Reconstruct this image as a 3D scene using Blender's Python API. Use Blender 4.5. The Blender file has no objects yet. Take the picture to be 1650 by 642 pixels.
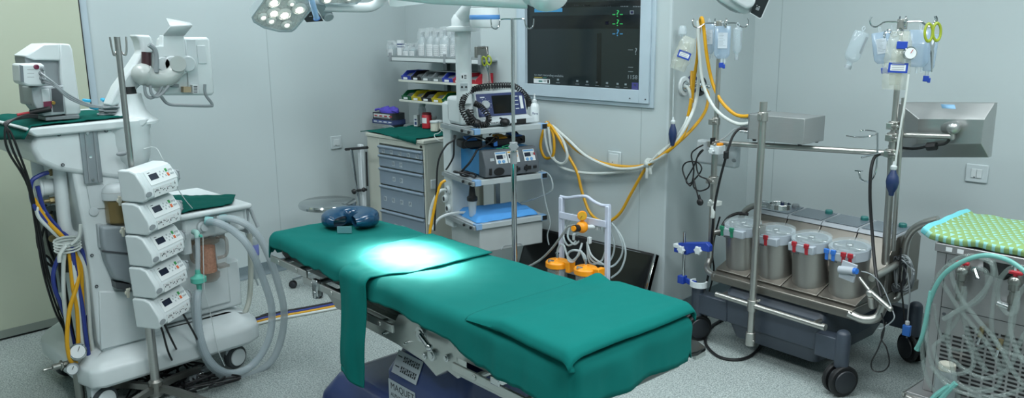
import bpy, bmesh, math, random
from mathutils import Vector, Matrix, noise
random.seed(7)
C = bpy.context.scene.collection
SC = bpy.context.scene
R = math.radians
PI = math.pi

# ------------------------------------------------------------------ camera
EYE = Vector((0, 0, 1.6))
FPX = 1306.877
PITCH, ROLL, YAW = 0.2147923, -0.01034926, -0.7743118
FW = Vector((math.sin(YAW) * math.cos(PITCH), math.cos(YAW) * math.cos(PITCH), -math.sin(PITCH)))
_r = Vector((math.cos(YAW), -math.sin(YAW), 0)); _u = _r.cross(FW)
RT = math.cos(ROLL) * _r + math.sin(ROLL) * _u
UP = -math.sin(ROLL) * _r + math.cos(ROLL) * _u
cd = bpy.data.cameras.new('camera'); cam = bpy.data.objects.new('camera', cd); C.objects.link(cam)
cd.sensor_width = 36; cd.lens = FPX / 1650 * 36; cd.clip_start = 0.05
m = Matrix((RT, UP, -FW)).transposed().to_4x4(); m.translation = EYE
cam.matrix_world = m
SC.camera = cam

# ------------------------------------------------------------------ light and exposure
SC.view_settings.view_transform = 'Standard'; SC.view_settings.look = 'None'
SC.view_settings.gamma = 1; SC.view_settings.use_curve_mapping = False
SC.view_settings.exposure = 0.08
SC.cycles.use_denoising = True
SC.cycles.max_bounces = 10; SC.cycles.transparent_max_bounces = 24
SC.cycles.sample_clamp_indirect = 6
w = bpy.data.worlds.new('World'); SC.world = w; w.use_nodes = True
w.node_tree.nodes['Background'].inputs[0].default_value = (0.5, 0.6, 0.65, 1)
w.node_tree.nodes['Background'].inputs[1].default_value = 0.02
def area(name, loc, sx, sy, power, col=(0.95, 0.995, 1.0), rot=(0, 0, 0)):
    l = bpy.data.lights.new(name, 'AREA'); l.shape = 'RECTANGLE'; l.size = sx; l.size_y = sy
    l.energy = power; l.color = col
    o = bpy.data.objects.new(name, l); o.location = loc; o.rotation_euler = rot; C.objects.link(o); return o
CEIL = 2.9
PANELS = [(-3.6, 0.9, 24), (-3.6, 2.6, 22), (-1.5, 0.6, 31), (-1.5, 2.6, 30), (0.4, 0.9, 40), (0.4, 2.9, 46)]
for i, (px_, py_, pw_) in enumerate(PANELS):
    area('ceiling_panel_light', (px_, py_, CEIL - 0.035), 1.15, 0.55, pw_)
SPOT_AT = Vector((-2.37, 1.80, 0.76))
LAMP_C = Vector((-3.42, 1.95, 1.86))
def lamp_light(p, at, energy, size, blend, rad=0.03):
    l = bpy.data.lights.new('lamp_beam', 'SPOT'); l.energy = energy; l.spot_size = R(size); l.spot_blend = blend
    l.shadow_soft_size = rad; l.color = (0.93, 1.0, 0.97)
    o = bpy.data.objects.new('lamp_beam', l); o.location = p
    o.rotation_euler = (Vector(at) - Vector(p)).to_track_quat('-Z', 'Y').to_euler(); C.objects.link(o); return o

# ------------------------------------------------------------------ helpers
def ray(px, py): return FW * FPX + RT * (px - 825) - UP * (py - 321)
def onz(px, py, z): d = ray(px, py); return EYE + d * ((z - EYE.z) / d.z)
def onx(px, py, x): d = ray(px, py); return EYE + d * (x / d.x)
def ony(px, py, y): d = ray(px, py); return EYE + d * (y / d.y)
def onp(px, py, P, n): d = ray(px, py); P = Vector(P); n = Vector(n); return EYE + d * ((P - EYE).dot(n) / d.dot(n))
def onv(px, py, P, ang):
    a = R(ang); return onp(px, py, (P[0], P[1], 0), (-math.sin(a), math.cos(a), 0))
def far(px, py, dist):
    d = ray(px, py); return EYE + d * (dist / math.hypot(d.x, d.y))

def lin(c):
    if isinstance(c, str): c = tuple(int(c[i:i + 2], 16) / 255 for i in (0, 2, 4))
    return tuple((v / 12.92 if v <= 0.04045 else ((v + 0.055) / 1.055) ** 2.4) for v in c)
MATS = {}
def mat(name, col, rough=0.5, metal=0.0, var=0.06, scale=12, bump=0.0, bscale=200, alpha=1.0, emit=None, est=1.0, spec=0.5, coat=0.0, aniso=None, trans=0.0, sheen=0.0):
    if name in MATS: return MATS[name]
    mt = bpy.data.materials.new(name); mt.use_nodes = True; nt = mt.node_tree; N = nt.nodes; L = nt.links
    b = N['Principled BSDF']; c = lin(col)
    b.inputs['Roughness'].default_value = rough; b.inputs['Metallic'].default_value = metal
    b.inputs['Specular IOR Level'].default_value = spec; b.inputs['Coat Weight'].default_value = coat
    b.inputs['Transmission Weight'].default_value = trans
    b.inputs['Sheen Weight'].default_value = sheen
    tc = N.new('ShaderNodeTexCoord'); nz = N.new('ShaderNodeTexNoise'); nz.inputs['Scale'].default_value = scale
    nz.inputs['Detail'].default_value = 4
    mp = N.new('ShaderNodeMapping'); L.new(tc.outputs['Object'], mp.inputs['Vector']); L.new(mp.outputs[0], nz.inputs['Vector'])
    if aniso: mp.inputs['Scale'].default_value = aniso
    mx = N.new('ShaderNodeMix'); mx.data_type = 'RGBA'
    mx.inputs[6].default_value = (*[max(0, v * (1 - var)) for v in c], 1); mx.inputs[7].default_value = (*[min(1, v * (1 + var)) for v in c], 1)
    L.new(nz.outputs['Fac'], mx.inputs[0]); L.new(mx.outputs[2], b.inputs['Base Color'])
    if bump:
        n2 = N.new('ShaderNodeTexNoise'); n2.inputs['Scale'].default_value = bscale; L.new(mp.outputs[0], n2.inputs['Vector'])
        bp = N.new('ShaderNodeBump'); bp.inputs['Strength'].default_value = bump; bp.inputs['Distance'].default_value = 0.01
        L.new(n2.outputs['Fac'], bp.inputs['Height']); L.new(bp.outputs[0], b.inputs['Normal'])
    if alpha < 1: b.inputs['Alpha'].default_value = alpha
    if emit: b.inputs['Emission Color'].default_value = (*lin(emit), 1); b.inputs['Emission Strength'].default_value = est
    MATS[name] = mt; return mt

class MB:
    def __init__(s, M=None):
        s.bm = bmesh.new(); s.M = M or Matrix.Identity(4); s.mi = 0
    def v(s, p): return s.bm.verts.new(s.M @ Vector(p))
    def f(s, vs, mi=None):
        try: f = s.bm.faces.new(vs)
        except ValueError: return None
        f.material_index = s.mi if mi is None else mi; return f
    def box(s, x0, x1, y0, y1, z0, z1, T=None, mi=None):
        T = T or Matrix.Identity(4)
        vs = [s.v(T @ Vector((x, y, z))) for z in (z0, z1) for y in (y0, y1) for x in (x0, x1)]
        for q in ((0, 2, 3, 1), (4, 5, 7, 6), (0, 1, 5, 4), (2, 6, 7, 3), (0, 4, 6, 2), (1, 3, 7, 5)): s.f([vs[i] for i in q], mi)
        return s
    def cb(s, c, d, T=None, mi=None, rot=None):
        M = Matrix.Translation(Vector(c))
        if rot: 
            from mathutils import Euler
            M = M @ Euler([R(a) for a in rot]).to_matrix().to_4x4()
        if T: M = T @ M
        return s.box(-d[0] / 2, d[0] / 2, -d[1] / 2, d[1] / 2, -d[2] / 2, d[2] / 2, M, mi)
    def ring(s, c, a, b, r, n, r2=None): return [s.v(Vector(c) + a * (r * math.cos(2 * PI * i / n)) + b * ((r2 or r) * math.sin(2 * PI * i / n))) for i in range(n)]
    def cyl(s, p0, p1, r, r2=None, n=20, cap=True, mi=None):
        p0 = Vector(p0); p1 = Vector(p1); d = (p1 - p0).normalized(); a = d.orthogonal().normalized(); b = d.cross(a)
        if r2 is None: r2 = r
        A = s.ring(p0, a, b, r, n); B = s.ring(p1, a, b, max(r2, 1e-5), n)
        for i in range(n): s.f([A[i], A[(i + 1) % n], B[(i + 1) % n], B[i]], mi)
        if cap: s.f(A[::-1], mi); s.f(B, mi)
        return s
    def tube(s, pts, r, n=8, closed=False, sm=0, cap=True, mi=None, flat=1.0):
        pts = [Vector(p) for p in pts]
        if sm: pts = crom(pts, sm, closed)
        N = len(pts); ts = []
        for i in range(N):
            a = pts[(i - 1) % N] if (closed or i > 0) else pts[0]; b = pts[(i + 1) % N] if (closed or i < N - 1) else pts[-1]
            t = (b - a); ts.append(t.normalized() if t.length > 1e-9 else Vector((0, 0, 1)))
        nrm = ts[0].orthogonal().normalized(); rings = []
        for i in range(N):
            nrm = (nrm - ts[i] * nrm.dot(ts[i]))
            nrm = nrm.normalized() if nrm.length > 1e-6 else ts[i].orthogonal().normalized()
            rr = r(i / (N - 1)) if callable(r) else r
            rings.append(s.ring(pts[i], nrm, ts[i].cross(nrm), rr, n, rr * flat))
        for i in range(N if closed else N - 1):
            A = rings[i]; B = rings[(i + 1) % N]
            for k in range(n): s.f([A[k], A[(k + 1) % n], B[(k + 1) % n], B[k]], mi)
        if cap and not closed: s.f(rings[0][::-1], mi); s.f(rings[-1], mi)
        return s
    def lathe(s, prof, o=(0, 0, 0), ax=(0, 0, 1), n=24, mi=None, cap=True):
        o = Vector(o); d = Vector(ax).normalized(); a = d.orthogonal().normalized(); b = d.cross(a)
        rs = [s.ring(o + d * z, a, b, max(r, 1e-4), n) for r, z in prof]
        for A, B in zip(rs, rs[1:]):
            for k in range(n): s.f([A[k], A[(k + 1) % n], B[(k + 1) % n], B[k]], mi)
        if cap: s.f(rs[0][::-1], mi); s.f(rs[-1], mi)
        return s
    def prism(s, poly, o, U, V, W, h, mi=None):
        """poly in (U,V) coordinates at o, extruded h along W"""
        o = Vector(o); U = Vector(U); V = Vector(V); W = Vector(W) * h
        A = [s.v(o + U * a + V * b) for a, b in poly]; B = [s.v(o + U * a + V * b + W) for a, b in poly]; n = len(poly)
        for i in range(n): s.f([A[i], A[(i + 1) % n], B[(i + 1) % n], B[i]], mi)
        s.f(A[::-1], mi); s.f(B, mi); return s
    def sph(s, c, r, sc=(1, 1, 1), n=16, mi=None, M=None):
        T = Matrix.Translation(Vector(c)) @ (M or Matrix.Identity(4)) @ Matrix.Diagonal((*sc, 1))
        rs = []
        for j in range(1, n // 2):
            ph = PI * j / (n // 2)
            rs.append([s.v(T @ Vector((r * math.sin(ph) * math.cos(2 * PI * i / n), r * math.sin(ph) * math.sin(2 * PI * i / n), r * math.cos(ph)))) for i in range(n)])
        t = s.v(T @ Vector((0, 0, r))); b = s.v(T @ Vector((0, 0, -r)))
        for i in range(n):
            s.f([t, rs[0][i], rs[0][(i + 1) % n]], mi); s.f([b, rs[-1][(i + 1) % n], rs[-1][i]], mi)
        for A, B in zip(rs, rs[1:]):
            for i in range(n): s.f([A[i], B[i], B[(i + 1) % n], A[(i + 1) % n]], mi)
        return s
    def grid(s, fn, nu, nv, mi=None):
        g = [[s.v(fn(i / nu, j / nv)) for j in range(nv + 1)] for i in range(nu + 1)]
        for i in range(nu):
            for j in range(nv): s.f([g[i][j], g[i + 1][j], g[i + 1][j + 1], g[i][j + 1]], mi)
        return s
    def text(s, body, M, size, mi=1, ext=0.0005, align='LEFT', sx=1):
        cu = bpy.data.curves.new('t', 'FONT'); cu.body = body; cu.size = size; cu.extrude = ext; cu.align_x = align; cu.resolution_u = 2
        to = bpy.data.objects.new('t', cu); C.objects.link(to); bpy.context.view_layer.update()
        me = bpy.data.meshes.new_from_object(to.evaluated_get(bpy.context.evaluated_depsgraph_get()))
        T = M @ Matrix.Diagonal((sx, 1, 1, 1)); vs = [s.v(T @ v.co) for v in me.vertices]
        for p in me.polygons: s.f([vs[i] for i in p.vertices], mi)
        bpy.data.objects.remove(to); bpy.data.curves.remove(cu); bpy.data.meshes.remove(me); return s
    def obj(s, name, mats, parent=None, bevel=0, sub=0, solid=0, smooth=35, seg=2):
        s.bm.normal_update()
        bmesh.ops.recalc_face_normals(s.bm, faces=s.bm.faces[:])
        me = bpy.data.meshes.new(name); s.bm.to_mesh(me); s.bm.free()
        for x in (mats if isinstance(mats, (list, tuple)) else [mats]): me.materials.append(x)
        o = bpy.data.objects.new(name, me); C.objects.link(o)
        if smooth:
            me.shade_smooth(); me.set_sharp_from_angle(angle=R(smooth))
        if parent: o.parent = parent
        if solid: q = o.modifiers.new('s', 'SOLIDIFY'); q.thickness = solid; q.offset = 0
        if sub: q = o.modifiers.new('u', 'SUBSURF'); q.levels = sub; q.render_levels = sub
        if bevel: q = o.modifiers.new('b', 'BEVEL'); q.width = bevel; q.segments = seg; q.limit_method = 'ANGLE'; q.angle_limit = R(40); q.harden_normals = False
        return o

def crom(P, k, closed=False):
    out = []; N = len(P)
    for i in range(N if closed else N - 1):
        if closed: a, b, c, d = P[i - 1], P[i], P[(i + 1) % N], P[(i + 2) % N]
        else: a, b, c, d = P[max(i - 1, 0)], P[i], P[i + 1], P[min(i + 2, N - 1)]
        for j in range(k):
            t = j / k
            out.append(0.5 * ((2 * b) + (c - a) * t + (2 * a - 5 * b + 4 * c - d) * t * t + (3 * b - a - 3 * c + d) * t ** 3))
    if not closed: out.append(P[-1])
    return out
def tag(o, label, cat, group=None):
    o['label'] = label; o['category'] = cat
    if group: o['group'] = group
    return o
def thing(name, label, cat, loc=(0, 0, 0), rz=0, group=None):
    o = bpy.data.objects.new(name, None); C.objects.link(o); o.empty_display_size = 0.1
    o.location = loc; o.rotation_euler = (0, 0, R(rz)); return tag(o, label, cat, group)
def frame(loc, rz): return Matrix.Translation(Vector(loc)) @ Matrix.Rotation(R(rz), 4, 'Z')
def struct(o): o['kind'] = 'structure'; return o
def dup(root, loc=None, rz=None, label=None, group=None):
    r = root.copy(); C.objects.link(r)
    if loc is not None: r.location = loc
    if rz is not None: r.rotation_euler = (0, 0, R(rz))
    if label: r['label'] = label
    if group: r['group'] = group
    for ch in list(root.children):
        c = ch.copy(); C.objects.link(c); c.parent = r
        for g in ch.children: d = g.copy(); C.objects.link(d); d.parent = c
    return r
def lab(o, label): o['label'] = label; return o
def fbm(x, y, z=0.0): return noise.noise(Vector((x, y, z)))
def basis(o, X, Y):
    X = Vector(X).normalized(); Y = Vector(Y); Z = X.cross(Y).normalized(); Y = Z.cross(X)
    M = Matrix((X, Y, Z)).transposed().to_4x4(); M.translation = Vector(o); return M

# ------------------------------------------------------------------ materials
WHITE = mat('white_enamel', 'c9d2d3', 0.35); WHITE2 = mat('white_plastic', 'bfc8ca', 0.4)
CREAM = mat('cream_panel', 'b9bdb0', 0.4); GREYP = mat('grey_plastic', '858d90', 0.45); LGREY = mat('light_grey_plastic', '9ea7aa', 0.45)
DGREY = mat('dark_grey_plastic', '43484c', 0.45); BLACK = mat('black_rubber', '101214', 0.5); BLACKG = mat('black_gloss', '0b0d0e', 0.12)
STEEL = mat('brushed_steel', 'b5b5b2', 0.28, 1.0, var=0.08, aniso=(1, 1, 30)); STEELD = mat('satin_steel', '8d8c87', 0.38, 1.0, var=0.08, aniso=(30, 1, 1))
CHROME = mat('chrome', 'c5c9ca', 0.1, 1.0); ALU = mat('aluminium', 'a9b0b2', 0.4, 0.8)
GREEN = mat('green_surgical_cloth', '0a6660', 0.9, bump=0.15, bscale=900, var=0.04, spec=0.15)
DKGREEN = mat('dark_green_cloth', '09534b', 0.9, bump=0.2, bscale=700, spec=0.12)
YEL = mat('yellow_hose_rubber', 'c9950f', 0.45); WHOSE = mat('white_hose_rubber', 'c2cac6', 0.45); BHOSE = mat('blue_hose_rubber', '22347f', 0.45)
BLUEC = mat('pale_blue_plastic', '7fa6cc', 0.4); NAVY = mat('navy_rubber', '1b2f55', 0.4); ROYAL = mat('royal_blue_plastic', '1e3f9a', 0.4)
RED = mat('red_plastic', 'a3202c', 0.4); TEAL = mat('teal_plastic', '2f8f86', 0.4); ORANGE = mat('orange_plastic', 'e8930c', 0.4)
CLEAR = mat('clear_plastic', 'c4d3d6', 0.12, alpha=0.28, spec=0.8); CLEAR2 = mat('milky_clear_plastic', 'c0ced3', 0.2, alpha=0.5, spec=0.6)
CHOSE = mat('translucent_hose', 'b9c6c8', 0.25, alpha=0.55, spec=0.7); PAPER = mat('white_label', 'cdd3d4', 0.6); INK = mat('dark_ink', '22282b', 0.6)
LCD = mat('dark_lcd', '1c2433', 0.15); LIME = mat('lime_plastic', '8c9b26', 0.4)
# ================================================================== ROOM
XA, YB, YB2, XD, YC = -4.735, 3.76, 3.54, -2.33, 4.40
XE, YS = 2.2, -2.2          # walls behind the camera
XSTEP = -3.72
WALLM = mat('wall_laminate', 'afbbbc', 0.38, var=0.02, scale=2, spec=0.35)
FLOORM = bpy.data.materials.new('speckled_vinyl'); FLOORM.use_nodes = True
def _floor():
    nt = FLOORM.node_tree; N = nt.nodes; L = nt.links; b = N['Principled BSDF']; b.inputs['Roughness'].default_value = 0.42
    tc = N.new('ShaderNodeTexCoord'); a = N.new('ShaderNodeTexNoise'); a.inputs['Scale'].default_value = 140; a.inputs['Detail'].default_value = 3
    v = N.new('ShaderNodeTexVoronoi'); v.inputs['Scale'].default_value = 260
    r = N.new('ShaderNodeValToRGB'); e = r.color_ramp.elements
    e[0].position = 0.34; e[0].color = (*lin('566361'), 1); e[1].position = 0.62; e[1].color = (*lin('b0bab8'), 1)
    q = r.color_ramp.elements.new(0.48); q.color = (*lin('8b9694'), 1)
    m2 = N.new('ShaderNodeMix'); m2.data_type = 'FLOAT'; m2.inputs[0].default_value = 0.35
    L.new(tc.outputs['Object'], a.inputs['Vector']); L.new(tc.outputs['Object'], v.inputs['Vector'])
    L.new(a.outputs['Fac'], m2.inputs[2]); L.new(v.outputs['Distance'], m2.inputs[3]); L.new(m2.outputs[0], r.inputs[0])
    L.new(r.outputs[0], b.inputs['Base Color'])
_floor()
CEILM = mat('ceiling_paint', 'c6cecf', 0.7)
T = 0.12
struct(MB().box(XA - T, XE + T, YS - T, YC + 0.3, -0.1, 0).obj('floor', FLOORM, smooth=0))
struct(MB().box(XA - T, XE + T, YS - T, YC + 0.3, CEIL, CEIL + 0.1).obj('ceiling', CEILM, smooth=0))
SEAM = mat('panel_seam', '98a4a6', 0.5)
def wall(name, x0, x1, y0, y1, seams=(), z1=CEIL):
    """seams: list of (x,y,dx,dy) thin joint strips on the panel faces"""
    b = MB().box(x0, x1, y0, y1, 0, z1)
    for (sx, sy, dx, dy) in seams: b.box(sx - dx, sx + dx, sy - dy, sy + dy, 0, z1, mi=1)
    return struct(b.obj(name, [WALLM, SEAM], smooth=0))
sA = [(XA, y, 0.0008, 0.002) for y in (2.65,)]
wall('wall_left', XA - T, XA, YS, YB, sA)
wall('wall_back', XA - T, XSTEP, YB, YC + T, [])
wall('wall_screen', XSTEP, XD, YB2, YC + T, [(-2.5, YB2, 0.002, 0.0008)])
wall('wall_right', XD, XE, YC, YC + T, [(-2.17, YC, 0.002, 0.0008), (-0.6, YC, 0.002, 0.0008)])
wall('wall_side', XE, XE + T, YS, YC + T)
wall('wall_front', XA, XE, YS - T, YS)
# coved vinyl upstand
COVE = mat('cove_vinyl', '66757a', 0.5, var=0.25, scale=180)
def base(name, p0, p1, n):
    p0 = Vector((*p0, 0)); p1 = Vector((*p1, 0)); n = Vector((*n, 0)); d = (p1 - p0); L_ = d.length; d.normalize()
    prof = [(0.0005, 0.08), (0.004, 0.078)] + [(0.004 + 0.026 * (1 - math.cos(t)), 0.03 - 0.029 * math.sin(t)) for t in [i * PI / 12 for i in range(7)]] + [(0.0005, 0.0005)]
    return struct(MB().prism([(a, b) for a, b in prof], p0, n, (0, 0, 1), d, L_).obj(name, COVE))
base('baseboard_left', (XA, 1.60), (XA, YB), (1, 0)); base('baseboard_back', (XA, YB), (XSTEP, YB), (0, -1))
base('baseboard_screen', (XSTEP, YB2), (XD, YB2), (0, -1)); base('baseboard_side', (XD, YB2), (XD, YC), (1, 0)); base('baseboard_right', (XD, YC), (XE, YC), (0, -1))
base('baseboard_front', (XA, YS), (XE, YS), (0, 1))
# white corner bead on the projecting screen wall
struct(MB().box(XD - 0.012, XD + 0.002, YB2 - 0.002, YB2 + 0.012, 0.08, CEIL).obj('trim_1', mat('corner_bead', 'b4c0c2', 0.4), smooth=0))
# sliding door leaf on the left wall
DOORM = mat('cream_door_laminate', 'adb5a2', 0.4, var=0.02, scale=2)
d = struct(MB().box(XA, XA + 0.035, -0.6, 1.555, 0.035, 2.3).obj('door_1', DOORM, smooth=0, bevel=0.002))
e = MB().box(XA + 0.034, XA + 0.038, -0.6, 1.555, 0.012, 0.055).box(XA + 0.001, XA + 0.03, -0.6, 1.555, 0.006, 0.034, mi=1)
e.obj('bottom_seal', [mat('door_base_rail', '7c857d', 0.4), BLACK], d, smooth=0)
MB().box(XA + 0.001, XA + 0.036, 1.5555, 1.5595, 0.005, 2.3).obj('edge_gasket', BLACK, d, smooth=0)
struct(MB().box(XA, XA + 0.02, 1.56, 1.60, 0.0, CEIL).obj('trim_2', mat('door_jamb', 'a3b3bb', 0.35), smooth=0, bevel=0.002))
# ceiling lights
for i, (px_, py_, pw_) in enumerate(PANELS):
    t = thing('ceiling_light', 'flat square lit panel light set in the ceiling overhead', 'ceiling light', (px_, py_, CEIL), group='ceiling panel lights')
    MB().box(-0.62, 0.62, -0.32, -0.29, -0.03, 0).box(-0.62, 0.62, 0.29, 0.32, -0.03, 0).box(-0.62, -0.59, -0.29, 0.29, -0.03, 0).box(0.59, 0.62, -0.29, 0.29, -0.03, 0).obj('frame', WHITE, t)
    MB().box(-0.59, 0.59, -0.29, 0.29, -0.025, 0).obj('diffuser', mat('lit_diffuser', 'e6eeee', 0.5, emit='dcecff', est=2.5), t)

# recessed wall monitor
def screen():
    sx0, sx1, sz0, sz1 = -3.32, -2.505, 1.245, 1.86
    fx0, fx1, fz0, fz1 = -3.40, -2.42, 1.155, 1.95
    t = thing('wall_monitor', 'large dark monitoring screen set in a pale frame in the wall', 'monitor', ((fx0 + fx1) / 2, YB2, fz0))
    o = Vector(t.location)
    def lx(x): return x - o.x
    def lz(z): return z - o.z
    b = MB()
    def fr(a0, a1, b0, b1, c0, c1, d0, d1, y0, y1):
        b.box(lx(a0), lx(c0), y0, y1, lz(b0), lz(b1)); b.box(lx(c1), lx(a1), y0, y1, lz(b0), lz(b1))
        b.box(lx(c0), lx(c1), y0, y1, lz(b0), lz(d0)); b.box(lx(c0), lx(c1), y0, y1, lz(d1), lz(b1))
    fr(fx0, fx1, fz0, fz1, fx0 + .022, fx1 - .022, fz0 + .022, fz1 - .022, -0.012, 0)
    fr(fx0 + .0225, fx1 - .0225, fz0 + .0225, fz1 - .0225, sx0 - .0, sx1 + .0, sz0, sz1, -0.024, 0)
    b.obj('frame', mat('monitor_frame', 'a9bac3', 0.35), t, bevel=0.0015)
    for x in (fx0 + .04, (fx0 + fx1) / 2 + .35, fx1 - .04): MB().cyl((lx(x), -0.0242, lz(fz0 + .045)), (lx(x), -0.0262, lz(fz0 + .045)), .004, n=10).obj('screw', DGREY, t)
    SCR = mat('screen_glass', '1d2628', 0.13, spec=0.5, var=0.1, scale=1.5)
    g1 = mat('ui_green', '1f8a45', 0.5, emit='24a04c', est=0.6); g2 = mat('ui_grey', '69757a', 0.5, emit='69757a', est=0.35); g3 = mat('ui_blue', '2b5f80', 0.5, emit='2f7fae', est=0.5); g4 = mat('ui_violet', '383a6e', 0.5, emit='2c2e66', est=0.3)
    g5 = mat('ui_band', '101517', 0.15)
    b = MB(); b.box(lx(sx0), lx(sx1), -0.003, -0.0005, lz(sz0), lz(sz1), mi=0)
    P = lambda px, py: ony(px, py, YB2 - .004)
    FT = lambda px, py: basis((P(px, py).x - o.x, -0.0035, P(px, py).z - o.z), (1, 0, 0), (0, 0, 1))
    def bar(x0, y0, x1, y1, mi):
        a = P(x0, y0); c = P(x1, y1); b.box(a.x - o.x, c.x - o.x, -0.0037, -0.0031, c.z - o.z, a.z - o.z, mi=mi)
    bar(858, 26, 1036, 46, 5); bar(858, 6, 1036, 9, 5); bar(962, 54, 968, 138, 5)
    bar(861, 14, 906, 19, 3)
    bar(1018, 133, 1028, 146, 4); bar(1029, 133, 1036, 146, 4)
    for x, y, s_, mi in ((986, 27, '-?-', 1), (986, 42, '-?-', 1), (986, 58, '-?-', 3), (1022, 88, '?', 2), (1020, 127, '1158', 2), (1031, 28, '?', 2), (861, 122, 'to start recording available', 2)):
        b.text(s_, FT(x - (10 if s_ == '1158' else 0), y), 0.05 if '?' in s_ else .03 if s_ == '1158' else 0.018, mi=mi, ext=0.0003, sx=1.5 if s_ == '-?-' else 1.15)
    for x, y in ((978, 37), (1018, 20)): bar(x - 3, y - 3, x + 3, y + 3, 2); bar(x - 2, y - 2, x + 2, y + 2, 4)
    for x0, n in ((885, 4), (905, 3), (925, 3), (940, 5), (975, 4), (1000, 5), (1020, 5)):
        for k in range(n): bar(x0 + k * 2.6, 7 + .02 * (x0 - 880), x0 + k * 2.6 + 1.4, 8.6 + .02 * (x0 - 880), 2)
    for x in (899, 930, 946, 962, 978, 995, 1008, 1023, 1033):
        yy = 129 + (x - 899) * .07; bar(x - 1.6, yy - 2, x + 1.6, yy + 1, 2); bar(x - 3, yy + 4, x + 3, yy + 5, 2)
    for y in (80, 108, 115): bar(1012, y, 1020, y + 1, 2)
    b.obj('screen', [SCR, g1, g2, g3, g4, g5], t, smooth=0)
    b = MB(); a = P(860, 126.5); c = P(886, 135)
    b.box(a.x - o.x, c.x - o.x, -0.0045, -0.0038, c.z - o.z, a.z - o.z)
    def sb(x0, y0, x1, y1, mi):
        a = P(x0, y0); c = P(x1, y1); b.box(a.x - o.x, c.x - o.x, -0.0049, -0.0046, c.z - o.z, a.z - o.z, mi=mi)
    sb(868, 129.5, 874, 132.5, 1); sb(861, 124, 874, 126, 2); sb(875, 124.5, 881, 126, 1); sb(882, 128.5, 885, 134, 3); sb(876, 129, 881, 130, 3); sb(876, 131, 880, 132, 3)
    b.obj('energy_sticker', [PAPER, mat('sticker_teal', '2c6f66'), mat('sticker_yellow', 'a59a45'), INK], t, smooth=0)
screen()

def switch_plate(name, label, cat, M, w, h, keys, dots=False):
    t = thing(name, label, cat); t.matrix_world = M
    MB().box(-w / 2, w / 2, -h / 2, h / 2, 0, 0.009).obj('plate', mat('switch_plate_plastic', 'b6c2c4', 0.35), t, bevel=0.004)
    for k in keys:
        MB().box(k[0], k[1], k[2], k[3], 0.009, 0.013).obj('rocker', mat('switch_rocker_plastic', 'c2cccd', 0.35), t, bevel=0.0015)
    MB().box(-0.012, -0.004, -0.02, -0.016, 0.0131, 0.0135).obj('marker', INK, t, smooth=0)
    return t
c = onx(541, 229.5, XA)
switch_plate('wall_switch', 'small white square switch plate on the wall above the round stool', 'switch', basis(c, (0, 1, 0), (0, 0, 1)), .088, .088, [(-.024, .024, -.022, .022)])
c = ony(1574.5, 279.5, YC)
switch_plate('wall_switch', 'white double light switch on the wall below the steel monitor back', 'switch', basis(c, (1, 0, 0), (0, 0, 1)), .1, .09, [(-.024, -.001, -.022, .022), (.001, .024, -.022, .022)])
c = ony(991, 256, YB2)
switch_plate('wall_switch', 'white blank socket plate behind the looped yellow and white hoses', 'socket', basis(c, (1, 0, 0), (0, 0, 1)), .09, .085, [(-.03, .03, -.028, .028)])
# ================================================================== OPERATING TABLE
TZ = 0.74
TA = -4.0; TO = Vector((-3.0, 2.114, 0)); TM = frame(TO, TA)
def TW(u, v, z): return TM @ Vector((u, v, z))
t = thing('operating_table', 'long operating table with a royal blue pedestal and steel side rails', 'operating table', TO, TA)
BLUEB = mat('royal_blue_enamel', '23335f', 0.3, var=0.03, coat=0.2)
# pedestal base: rounded slab with an upright column housing
b = MB()
def loft(b, sections, mi=None):
    rings = [[b.v(p) for p in s] for s in sections]
    for A, B in zip(rings, rings[1:]):
        n = len(A)
        for i in range(n): b.f([A[i], A[(i + 1) % n], B[(i + 1) % n], B[i]], mi)
    b.f(rings[0][::-1], mi); b.f(rings[-1], mi)
def rrect(x0, x1, y0, y1, r, z, k=5, zf=None):
    out = []
    for cx, cy, a0 in ((x1 - r, y1 - r, 0), (x0 + r, y1 - r, 90), (x0 + r, y0 + r, 180), (x1 - r, y0 + r, 270)):
        for i in range(k + 1):
            a = R(a0 + 90 * i / k); x = cx + r * math.cos(a); y = cy + r * math.sin(a)
            out.append((x, y, z if zf is None else zf(x, y)))
    return out
loft(b, [rrect(.36, 1.38, -.49, .02, .07, .02), rrect(.35, 1.39, -.50, .03, .07, .10), rrect(.37, 1.38, -.49, .02, .07, .17), rrect(.42, 1.34, -.45, -.01, .07, .245), rrect(.47, 1.3, -.41, -.05, .07, .262)])
base_o = b.obj('base_housing', BLUEB, t, smooth=40)
b = MB()
loft(b, [rrect(.79, 1.25, -.44, -.03, .05, .22), rrect(.79, 1.25, -.44, -.03, .05, .385), rrect(.83, 1.22, -.40, -.06, .05, .47), rrect(.86, 1.18, -.34, -.1, .06, .485)])
col_o = b.obj('column_housing', BLUEB, t, smooth=40)
b = MB(); 
for k in range(3): b.box(.87 + k * .012, 1.16 - k * .012, -.33 + k * .008, -.11 - k * .008, .485 + .016 * k, .497 + .016 * k)
b.obj('column_bellows', BLACK, t, bevel=.002)
for cx, cy in ((.45, -.40), (.45, -.05), (1.24, -.43), (1.24, -.05)):
    MB().lathe([(.018, .03), (.032, .026), (.035, .004), (.03, 0)], (cx, cy, 0), n=16).obj('foot', BLACK, t)
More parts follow.
